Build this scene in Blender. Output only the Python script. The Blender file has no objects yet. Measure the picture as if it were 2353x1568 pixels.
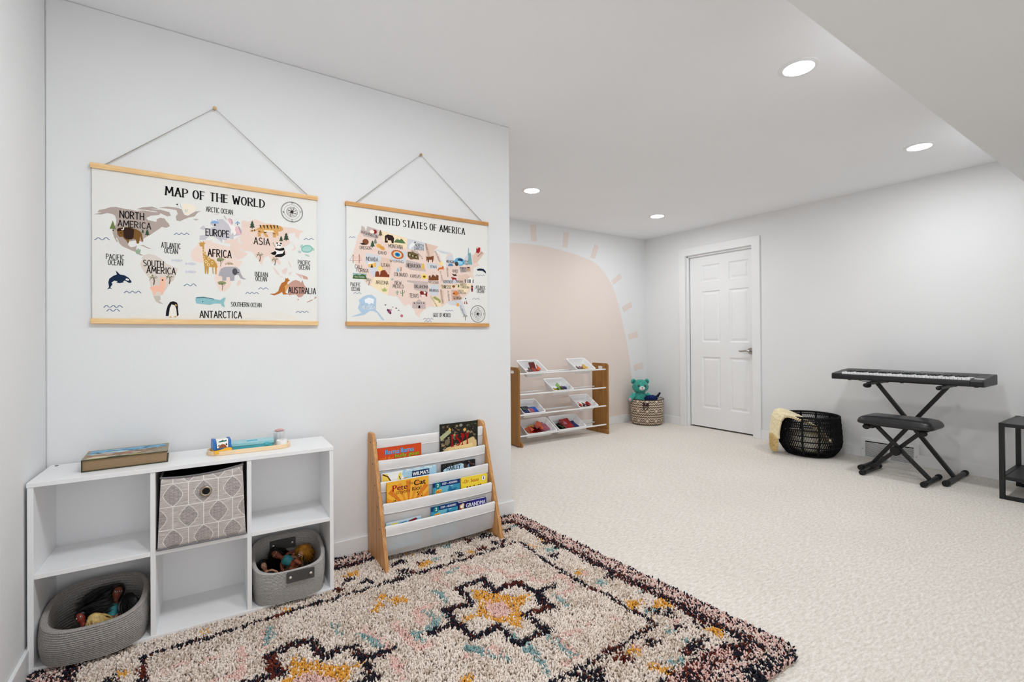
import bpy, bmesh, math, random
import numpy as np
from mathutils import Vector, Matrix
from mathutils.geometry import tessellate_polygon

random.seed(7); np.random.seed(7)
SC = bpy.context.scene
COL = SC.collection
PI = math.pi

# ------------------------------------------------------------------ camera, world, exposure
cd = bpy.data.cameras.new('camera'); cam = bpy.data.objects.new('camera', cd); COL.objects.link(cam)
cd.sensor_width = 36.0
cd.lens = 1089.2 / 2353.0 * 36.0
cd.shift_y = -12.14 / 2353.0
cd.clip_start = 0.02
_yaw, _pit, _rol = 0.5892, 0.0047, -0.0073
_f = Vector((math.sin(_yaw) * math.cos(_pit), math.cos(_yaw) * math.cos(_pit), math.sin(_pit)))
_r = Vector((math.cos(_yaw), -math.sin(_yaw), 0)); _u = _r.cross(_f)
_rr = _r * math.cos(_rol) + _u * math.sin(_rol); _uu = -_r * math.sin(_rol) + _u * math.cos(_rol)
cam.matrix_world = Matrix(((_rr.x, _uu.x, -_f.x, 0), (_rr.y, _uu.y, -_f.y, 0), (_rr.z, _uu.z, -_f.z, 1.092), (0, 0, 0, 1)))
SC.camera = cam

wd = bpy.data.worlds.new('world'); SC.world = wd; wd.use_nodes = True
wd.node_tree.nodes['Background'].inputs[0].default_value = (0.95, 0.975, 1.0, 1)
wd.node_tree.nodes['Background'].inputs[1].default_value = WORLD_STRENGTH = 1.7
LAMP_STRENGTH = 225.0
SC.view_settings.view_transform = 'Standard'
SC.view_settings.look = 'None'
SC.view_settings.exposure = 0.15
SC.view_settings.gamma = 1.0
SC.view_settings.use_curve_mapping = False
try:
    SC.cycles.max_bounces = 10; SC.cycles.diffuse_bounces = 6
    SC.cycles.transparent_max_bounces = 12
    SC.cycles.use_denoising = True
    SC.cycles.caustics_reflective = False; SC.cycles.caustics_refractive = False
except Exception:
    pass

# room numbers (metres): x along the map wall, y into the room, z up
XA, YL, XE, YB, XR, ZC = -0.463, 2.43, 1.614, 4.275, 5.005, 2.39
YF = -2.4

# ------------------------------------------------------------------ materials
def lin(c):
    c = c / 255.0
    return c / 12.92 if c <= 0.04045 else ((c + 0.055) / 1.055) ** 2.4
def rgb(r, g, b, k=1.0):
    return (min(lin(r) * k, .93), min(lin(g) * k, .93), min(lin(b) * k, .93), 1.0)
MATS = {}
def mat(name, color, rough=0.5, metal=0.0, noise=None, bump=None, spec=0.4, coat=0.0, alpha=1.0, transm=0.0, ior=1.45, sheen=0.0):
    """noise=(scale, amount[, stretch xyz]) mixes lighter/darker tone; bump=(scale, strength[, stretch])"""
    if name in MATS: return MATS[name]
    m = bpy.data.materials.new(name); m.use_nodes = True; MATS[name] = m
    nt = m.node_tree; b = nt.nodes['Principled BSDF']
    b.inputs['Base Color'].default_value = color
    b.inputs['Roughness'].default_value = rough
    b.inputs['Metallic'].default_value = metal
    b.inputs['Specular IOR Level'].default_value = spec
    b.inputs['Coat Weight'].default_value = coat
    b.inputs['Transmission Weight'].default_value = transm
    b.inputs['IOR'].default_value = ior
    b.inputs['Alpha'].default_value = alpha
    b.inputs['Sheen Weight'].default_value = sheen
    def texcoord(stretch):
        tc = nt.nodes.new('ShaderNodeTexCoord'); mp = nt.nodes.new('ShaderNodeMapping')
        mp.inputs['Scale'].default_value = stretch
        nt.links.new(tc.outputs['Object'], mp.inputs[0]); return mp
    if noise:
        mp = texcoord(noise[2] if len(noise) > 2 else (1, 1, 1))
        n = nt.nodes.new('ShaderNodeTexNoise'); n.inputs['Scale'].default_value = noise[0]; n.inputs['Detail'].default_value = 5
        nt.links.new(mp.outputs[0], n.inputs['Vector'])
        cr = nt.nodes.new('ShaderNodeValToRGB'); nt.links.new(n.outputs['Fac'], cr.inputs[0])
        a = noise[1]
        cr.color_ramp.elements[0].position = .3; cr.color_ramp.elements[1].position = .7
        cr.color_ramp.elements[0].color = (color[0] * (1 - a), color[1] * (1 - a), color[2] * (1 - a), 1)
        cr.color_ramp.elements[1].color = (min(color[0] * (1 + a), 1), min(color[1] * (1 + a), 1), min(color[2] * (1 + a), 1), 1)
        nt.links.new(cr.outputs[0], b.inputs['Base Color'])
    if bump:
        mp = texcoord(bump[2] if len(bump) > 2 else (1, 1, 1))
        n = nt.nodes.new('ShaderNodeTexNoise'); n.inputs['Scale'].default_value = bump[0]; n.inputs['Detail'].default_value = 4
        nt.links.new(mp.outputs[0], n.inputs['Vector'])
        bp = nt.nodes.new('ShaderNodeBump'); bp.inputs['Strength'].default_value = bump[1]; bp.inputs['Distance'].default_value = .01
        nt.links.new(n.outputs['Fac'], bp.inputs['Height']); nt.links.new(bp.outputs[0], b.inputs['Normal'])
    return m
def wood(name, c1, c2, axis='z', scale=1.0, rough=.45):
    """long-grain wood: noise stretched along one axis plus fine fibre lines"""
    if name in MATS: return MATS[name]
    m = bpy.data.materials.new(name); m.use_nodes = True; MATS[name] = m
    nt = m.node_tree; b = nt.nodes['Principled BSDF']; b.inputs['Roughness'].default_value = rough; b.inputs['Specular IOR Level'].default_value = .3
    st = {'x': (1.2, 30, 30), 'y': (30, 1.2, 30), 'z': (30, 30, 1.2)}[axis]
    tc = nt.nodes.new('ShaderNodeTexCoord'); mp = nt.nodes.new('ShaderNodeMapping'); mp.inputs['Scale'].default_value = st
    nt.links.new(tc.outputs['Object'], mp.inputs[0])
    n1 = nt.nodes.new('ShaderNodeTexNoise'); n1.inputs['Scale'].default_value = 1.6 * scale; n1.inputs['Detail'].default_value = 6; n1.inputs['Distortion'].default_value = .6
    n2 = nt.nodes.new('ShaderNodeTexNoise'); n2.inputs['Scale'].default_value = 9 * scale; n2.inputs['Detail'].default_value = 3
    for n in (n1, n2): nt.links.new(mp.outputs[0], n.inputs['Vector'])
    mx = nt.nodes.new('ShaderNodeMath'); mx.operation = 'MULTIPLY_ADD'; mx.inputs[1].default_value = .45
    nt.links.new(n2.outputs['Fac'], mx.inputs[0])
    ms = nt.nodes.new('ShaderNodeMath'); ms.operation = 'MULTIPLY'; ms.inputs[1].default_value = .6
    nt.links.new(n1.outputs['Fac'], ms.inputs[0]); nt.links.new(ms.outputs[0], mx.inputs[2])
    cr = nt.nodes.new('ShaderNodeValToRGB'); cr.color_ramp.elements[0].position = .36; cr.color_ramp.elements[1].position = .66
    cr.color_ramp.elements[0].color = c1; cr.color_ramp.elements[1].color = c2
    nt.links.new(mx.outputs[0], cr.inputs[0]); nt.links.new(cr.outputs[0], b.inputs['Base Color'])
    bp = nt.nodes.new('ShaderNodeBump'); bp.inputs['Strength'].default_value = .12; bp.inputs['Distance'].default_value = .002
    nt.links.new(mx.outputs[0], bp.inputs['Height']); nt.links.new(bp.outputs[0], b.inputs['Normal'])
    return m
def print_mat(key):
    """flat printing ink; key 'r,g,b' as it looks on paper in daylight"""
    r, g, b = [int(v) for v in key.split(',')]
    return mat('ink_' + key.replace(',', '_'), rgb(r, g, b, 1.08), .75, spec=.15)

# ------------------------------------------------------------------ mesh builder
class MB:
    def __init__(s): s.v = []; s.f = []; s.m = []; s.uv = None
    def add(s, vs, fs, mi=0):
        o = len(s.v); s.v += [tuple(v) for v in vs]; s.f += [tuple(i + o for i in f) for f in fs]; s.m += [mi] * len(fs); return s
    def box(s, a, b, mi=0, M=None):
        (x0, y0, z0), (x1, y1, z1) = a, b
        vs = [(x0, y0, z0), (x1, y0, z0), (x1, y1, z0), (x0, y1, z0), (x0, y0, z1), (x1, y0, z1), (x1, y1, z1), (x0, y1, z1)]
        if M is not None: vs = [M @ Vector(v) for v in vs]
        return s.add(vs, [(0, 3, 2, 1), (4, 5, 6, 7), (0, 1, 5, 4), (1, 2, 6, 5), (2, 3, 7, 6), (3, 0, 4, 7)], mi)
    def tube(s, pts, r, n=10, mi=0, cap=True, closed=False, flat=1.0):
        pts = [Vector(p) for p in pts]; N = len(pts); vs = []; fs = []
        rs = r if isinstance(r, (list, tuple)) else [r] * N
        up = None
        for i, p in enumerate(pts):
            if closed: t = pts[(i + 1) % N] - pts[i - 1]
            else: t = pts[min(i + 1, N - 1)] - pts[max(i - 1, 0)]
            t = t.normalized() if t.length > 1e-9 else Vector((0, 0, 1))
            if up is None:
                up = Vector((0, 0, 1)) if abs(t.z) < .9 else Vector((1, 0, 0))
            a = up - t * up.dot(t)
            if a.length < 1e-6: a = t.orthogonal()
            a.normalize(); up = a; b = t.cross(a)
            for k in range(n):
                w = 2 * PI * k / n
                vs.append(p + a * (math.cos(w) * rs[i] * flat) + b * (math.sin(w) * rs[i]))
        M = N if closed else N - 1
        for i in range(M):
            j = (i + 1) % N
            for k in range(n):
                k2 = (k + 1) % n
                fs.append((i * n + k, i * n + k2, j * n + k2, j * n + k))
        if cap and not closed:
            fs.append(tuple(reversed(range(n)))); fs.append(tuple((N - 1) * n + k for k in range(n)))
        return s.add(vs, fs, mi)
    def bar(s, p0, p1, w, h, mi=0, up=(0, 0, 1)):
        """rectangular bar, w across, h along 'up'"""
        p0, p1 = Vector(p0), Vector(p1); t = (p1 - p0).normalized(); u = Vector(up); u = (u - t * u.dot(t)).normalized(); c = t.cross(u)
        vs = [p + c * (sx * w / 2) + u * (sy * h / 2) for p in (p0, p1) for sx, sy in ((-1, -1), (1, -1), (1, 1), (-1, 1))]
        return s.add(vs, [(3, 2, 1, 0), (4, 5, 6, 7), (0, 1, 5, 4), (1, 2, 6, 5), (2, 3, 7, 6), (3, 0, 4, 7)], mi)
    def lathe(s, prof, n=32, c=(0, 0, 0), mi=0, sx=1, sy=1):
        vs = []; fs = []; N = len(prof)
        for r, z in prof:
            for k in range(n):
                w = 2 * PI * k / n; vs.append((c[0] + r * sx * math.cos(w), c[1] + r * sy * math.sin(w), c[2] + z))
        for i in range(N - 1):
            for k in range(n):
                k2 = (k + 1) % n; fs.append((i * n + k, i * n + k2, (i + 1) * n + k2, (i + 1) * n + k))
        if prof[0][0] > 1e-6: fs.append(tuple(reversed(range(n))))
        if prof[-1][0] > 1e-6: fs.append(tuple((N - 1) * n + k for k in range(n)))
        return s.add(vs, fs, mi)
    def cyl(s, p0, p1, r, n=20, mi=0): return s.tube([p0, p1], r, n, mi)
    def ell(s, c, r, n=16, m=10, mi=0, M=None):
        vs = [Vector((0, 0, -1))]; fs = []
        for i in range(1, m):
            a = -PI / 2 + PI * i / m
            for k in range(n):
                w = 2 * PI * k / n; vs.append(Vector((math.cos(a) * math.cos(w), math.cos(a) * math.sin(w), math.sin(a))))
        vs.append(Vector((0, 0, 1))); T = len(vs) - 1
        vs = [Vector((v.x * r[0], v.y * r[1], v.z * r[2])) for v in vs]
        if M is not None: vs = [M @ v for v in vs]
        vs = [v + Vector(c) for v in vs]
        for k in range(n):
            k2 = (k + 1) % n; fs.append((0, 1 + k2, 1 + k)); fs.append((T, T - n + k, T - n + k2))
        for i in range(m - 2):
            for k in range(n):
                k2 = (k + 1) % n; a = 1 + i * n; fs.append((a + k, a + k2, a + n + k2, a + n + k))
        return s.add(vs, fs, mi)
    def prism(s, poly, a, b, axis='y', mi=0):
        """extrude a 2-D outline from a to b along an axis; outline is in the two other axes (in x,y,z order)"""
        def P(u, w, t): return {'x': (t, u, w), 'y': (u, t, w), 'z': (u, w, t)}[axis]
        n = len(poly); vs = [P(u, w, a) for u, w in poly] + [P(u, w, b) for u, w in poly]
        tri = tessellate_polygon([[Vector((u, w, 0)) for u, w in poly]])
        fs = [tuple(t) for t in tri] + [tuple(reversed([i + n for i in t])) for t in tri]
        fs += [(i, (i + 1) % n, (i + 1) % n + n, i + n) for i in range(n)]
        return s.add(vs, fs, mi)
    def build(s, name, mats, parent=None, loc=None, smooth=40, bevel=0, fix=True):
        me = bpy.data.meshes.new(name); me.from_pydata([tuple(v) for v in s.v], [], s.f)
        if not isinstance(mats, (list, tuple)): mats = [mats]
        for m in mats: me.materials.append(m)
        if len(mats) > 1: me.polygons.foreach_set('material_index', s.m)
        if fix:
            bm = bmesh.new(); bm.from_mesh(me); bmesh.ops.recalc_face_normals(bm, faces=bm.faces); bm.to_mesh(me); bm.free()
        if smooth:
            me.polygons.foreach_set('use_smooth', [True] * len(me.polygons))
            try: me.set_sharp_from_angle(angle=math.radians(smooth))
            except Exception: pass
        me.update()
        o = bpy.data.objects.new(name, me); COL.objects.link(o)
        if parent is not None: o.parent = parent
        if loc is not None: o.location = loc
        if bevel:
            bv = o.modifiers.new('bevel', 'BEVEL'); bv.width = bevel; bv.segments = 2; bv.limit_method = 'ANGLE'; bv.angle_limit = math.radians(40)
            bv.harden_normals = False
        return o
def tag(o, label=None, cat=None, group=None, kind=None):
    if label: o['label'] = label
    if cat: o['category'] = cat
    if group: o['group'] = group
    if kind: o['kind'] = kind
    return o
def thing(name, label, cat, loc=(0, 0, 0), rz=0.0, group=None, rot=None):
    o = bpy.data.objects.new(name, None); COL.objects.link(o); o.empty_display_size = .05
    o.location = loc; o.rotation_euler = rot if rot else (0, 0, rz)
    return tag(o, label, cat, group)
def copy_tree(o, parent=None):
    c = o.copy(); COL.objects.link(c)
    if parent is not None: c.parent = parent
    for ch in list(o.children): copy_tree(ch, c)
    return c
def arc(cx, cy, r, a0, a1, n=8): return [(cx + r * math.cos(math.radians(a0 + (a1 - a0) * k / n)), cy + r * math.sin(math.radians(a0 + (a1 - a0) * k / n))) for k in range(n + 1)]
def rrect(x0, y0, x1, y1, r, n=6):
    return arc(x1 - r, y0 + r, r, -90, 0, n) + arc(x1 - r, y1 - r, r, 0, 90, n) + arc(x0 + r, y1 - r, r, 90, 180, n) + arc(x0 + r, y0 + r, r, 180, 270, n)

# ------------------------------------------------------------------ printed artwork (flat ink on paper, canvas or a cover)
_glyph = {}
def text_tris(s, offset=0.0):
    key = (s, offset)
    if key in _glyph: return _glyph[key]
    cu = bpy.data.curves.new('lettering', 'FONT'); cu.body = s; cu.size = 1.0; cu.offset = offset; cu.resolution_u = 4
    ob = bpy.data.objects.new('lettering', cu); COL.objects.link(ob)
    dg = bpy.context.evaluated_depsgraph_get(); me = ob.evaluated_get(dg).to_mesh()
    v = np.array([(p.co.x, p.co.y) for p in me.vertices]); f = [tuple(p.vertices) for p in me.polygons]
    ob.evaluated_get(dg).to_mesh_clear(); bpy.data.objects.remove(ob); bpy.data.curves.remove(cu)
    lo = v.min(0); hi = v.max(0); v = (v - lo) / (hi - lo)
    _glyph[key] = (v, f); return _glyph[key]
def _el(cx, cy, rx, ry, a0, a1, n=10): return [(cx + rx * math.cos(math.radians(a0 + (a1 - a0) * k / n)), cy + ry * math.sin(math.radians(a0 + (a1 - a0) * k / n))) for k in range(n + 1)]
GLYPHS = {
    'A': (.52, [[(0, 0), (.26, 1)], [(.26, 1), (.52, 0)], [(.09, .34), (.43, .34)]]),
    'B': (.46, [[(0, 0), (0, 1)], [(0, 1)] + _el(.16, .76, .24, .24, 90, -90) + [(0, .52)], [(0, .52)] + _el(.18, .26, .28, .26, 90, -90) + [(0, 0)]]),
    'C': (.46, [_el(.25, .5, .25, .5, 48, 312, 16)]),
    'D': (.48, [[(0, 0), (0, 1)], [(0, 1)] + _el(.1, .5, .38, .5, 90, -90, 14) + [(0, 0)]]),
    'E': (.40, [[(0, 0), (0, 1)], [(0, .97), (.4, .97)], [(0, .52), (.33, .52)], [(0, .03), (.4, .03)]]),
    'F': (.40, [[(0, 0), (0, 1)], [(0, .97), (.4, .97)], [(0, .5), (.32, .5)]]),
    'G': (.50, [_el(.25, .5, .25, .5, 50, 345, 18), [(.28, .44), (.5, .44)], [(.49, .44), (.49, .1)]]),
    'H': (.48, [[(0, 0), (0, 1)], [(.48, 0), (.48, 1)], [(0, .5), (.48, .5)]]),
    'I': (.16, [[(.08, 0), (.08, 1)]]),
    'J': (.38, [[(.36, 1)] + _el(.18, .2, .18, .2, 0, -160)]),
    'K': (.46, [[(0, 0), (0, 1)], [(.44, 1), (.02, .42)], [(.14, .56), (.46, 0)]]),
    'L': (.40, [[(0, 0), (0, 1)], [(0, .03), (.4, .03)]]),
    'M': (.66, [[(0, 0), (.06, 1)], [(.06, 1), (.33, .3)], [(.33, .3), (.6, 1)], [(.6, 1), (.66, 0)]]),
    'N': (.50, [[(0, 0), (0, 1)], [(0, 1), (.5, 0)], [(.5, 0), (.5, 1)]]),
    'O': (.50, [_el(.25, .5, .25, .5, 90, 450, 20)]),
    'P': (.44, [[(0, 0), (0, 1)], [(0, 1)] + _el(.16, .74, .28, .26, 90, -90) + [(0, .48)]]),
    'R': (.46, [[(0, 0), (0, 1)], [(0, 1)] + _el(.16, .74, .28, .26, 90, -90) + [(0, .48)], [(.16, .48), (.46, 0)]]),
    'S': (.44, [_el(.22, .745, .2, .255, 40, 200, 10) + _el(.22, .255, .22, .255, 110, -140, 14)[1:]]),
    'T': (.48, [[(.24, 0), (.24, 1)], [(0, .97), (.48, .97)]]),
    'U': (.48, [[(0, 1)] + _el(.24, .26, .24, .26, 180, 360, 10) + [(.48, 1)]]),
    'V': (.50, [[(0, 1), (.25, 0)], [(.25, 0), (.5, 1)]]),
    'W': (.70, [[(0, 1), (.17, 0)], [(.17, 0), (.35, .75)], [(.35, .75), (.53, 0)], [(.53, 0), (.7, 1)]]),
    'X': (.48, [[(0, 0), (.48, 1)], [(0, 1), (.48, 0)]]),
    'Y': (.48, [[(0, 1), (.24, .45)], [(.48, 1), (.24, .45)], [(.24, .45), (.24, 0)]]),
    'Z': (.46, [[(0, .97), (.46, .97)], [(.46, .97), (0, .03)], [(0, .03), (.46, .03)]])}
class Art:
    """collects flat polygons in a local (u, v) plane; place() maps them onto a mesh builder"""
    def __init__(s): s.items = []; s.keys = []
    def poly(s, col, pts): s.items.append((col, pts, None))
    def ell(s, col, c, rx, ry, n=20, rot=0):
        cr, sr = math.cos(rot), math.sin(rot)
        s.poly(col, [(c[0] + rx * math.cos(2 * PI * k / n) * cr - ry * math.sin(2 * PI * k / n) * sr, c[1] + rx * math.cos(2 * PI * k / n) * sr + ry * math.sin(2 * PI * k / n) * cr) for k in range(n)])
    def line(s, col, w, pts):
        pts = [Vector((p[0], p[1])) for p in pts]; L = []; R = []
        for i, p in enumerate(pts):
            t = pts[min(i + 1, len(pts) - 1)] - pts[max(i - 1, 0)]
            if t.length < 1e-9: t = Vector((1, 0))
            t.normalize(); n = Vector((-t.y, t.x)) * (w / 2); L.append(p + n); R.append(p - n)
        q = [tuple(v) for v in L + R]; N = len(pts)
        s.items.append((col, q, [(i, i + 1, N + i + 1, N + i) for i in range(N - 1)]))
    def letters(s, col, txt, x, y, w, h, ang=0, serif=False, sw=.115):
        """hand-lettered narrow capitals: every letter is a few pen strokes"""
        x0 = 0.0; strokes = []
        for ch in txt:
            if ch == ' ': x0 += .34; continue
            gw, st = GLYPHS[ch]
            for p in st: strokes.append([(x0 + a, b) for a, b in p])
            x0 += gw + (.22 if serif else .17)
        W = x0 - (.22 if serif else .17); c, sn = math.cos(ang), math.sin(ang); Q = []; F = []
        kx = w / W
        def put(pts, wd):
            pts = [Vector((p[0] * kx, p[1] * h)) for p in pts]; N = len(pts); o = len(Q); A_ = []; B_ = []
            for i, p in enumerate(pts):
                t = pts[min(i + 1, N - 1)] - pts[max(i - 1, 0)]
                if t.length < 1e-9: t = Vector((1, 0))
                t.normalize(); k = wd * h
                if serif: k *= .62 + .75 * abs(t.y) ** 2
                n = Vector((-t.y, t.x)) * (k / 2)
                e = -t * k * .3 if i == 0 else (t * k * .3 if i == N - 1 else Vector((0, 0)))
                A_.append(p + n + e); B_.append(p - n + e)
            for v in A_ + B_: Q.append((x + v.x * c - v.y * sn, y + v.x * sn + v.y * c))
            F.extend([(o + i, o + i + 1, o + N + i + 1, o + N + i) for i in range(N - 1)])
        for p in strokes:
            # sharp corners get their own segments, curves stay joined
            seg = [p[0]]
            for i in range(1, len(p)):
                seg.append(p[i])
                if i < len(p) - 1:
                    a = Vector(p[i]) - Vector(p[i - 1]); b = Vector(p[i + 1]) - Vector(p[i])
                    if a.length > 0 and b.length > 0 and a.angle(b) > .75: put(seg, sw); seg = [p[i]]
            put(seg, sw)
            if serif:
                for q in (p[0], p[-1]):
                    if q[1] in (0, 1): put([(q[0] - .12, q[1] + (.02 if q[1] == 0 else -.02)), (q[0] + .12, q[1] + (.02 if q[1] == 0 else -.02))], .07)
        s.items.append((col, Q, F))
    def text(s, col, txt, x, y, w, h, ang=0, bold=0.0):
        v, f = text_tris(txt); c, sn = math.cos(ang), math.sin(ang)
        for k in ((0,) if bold < .3 else (-.5, 0, .5)):
            d = k * .055 * h * bold
            s.items.append((col, [(x + (a * w + d) * c - b * h * sn, y + (a * w + d) * sn + b * h * c) for a, b in v], f))
    def place(s, mb, P, mats, lift0=.0004, step=.000012):
        """P(u, v, h) -> 3-D point"""
        idx = {}
        for k, (col, q, f) in enumerate(s.items):
            if col not in idx: idx[col] = len(mats); mats.append(print_mat(col))
            h = lift0 + step * k
            if f is None:
                f = [tuple(t) for t in tessellate_polygon([[Vector((a, b, 0)) for a, b in q]])]
            mb.add([P(a, b, h) for a, b in q], f, idx[col])

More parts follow.
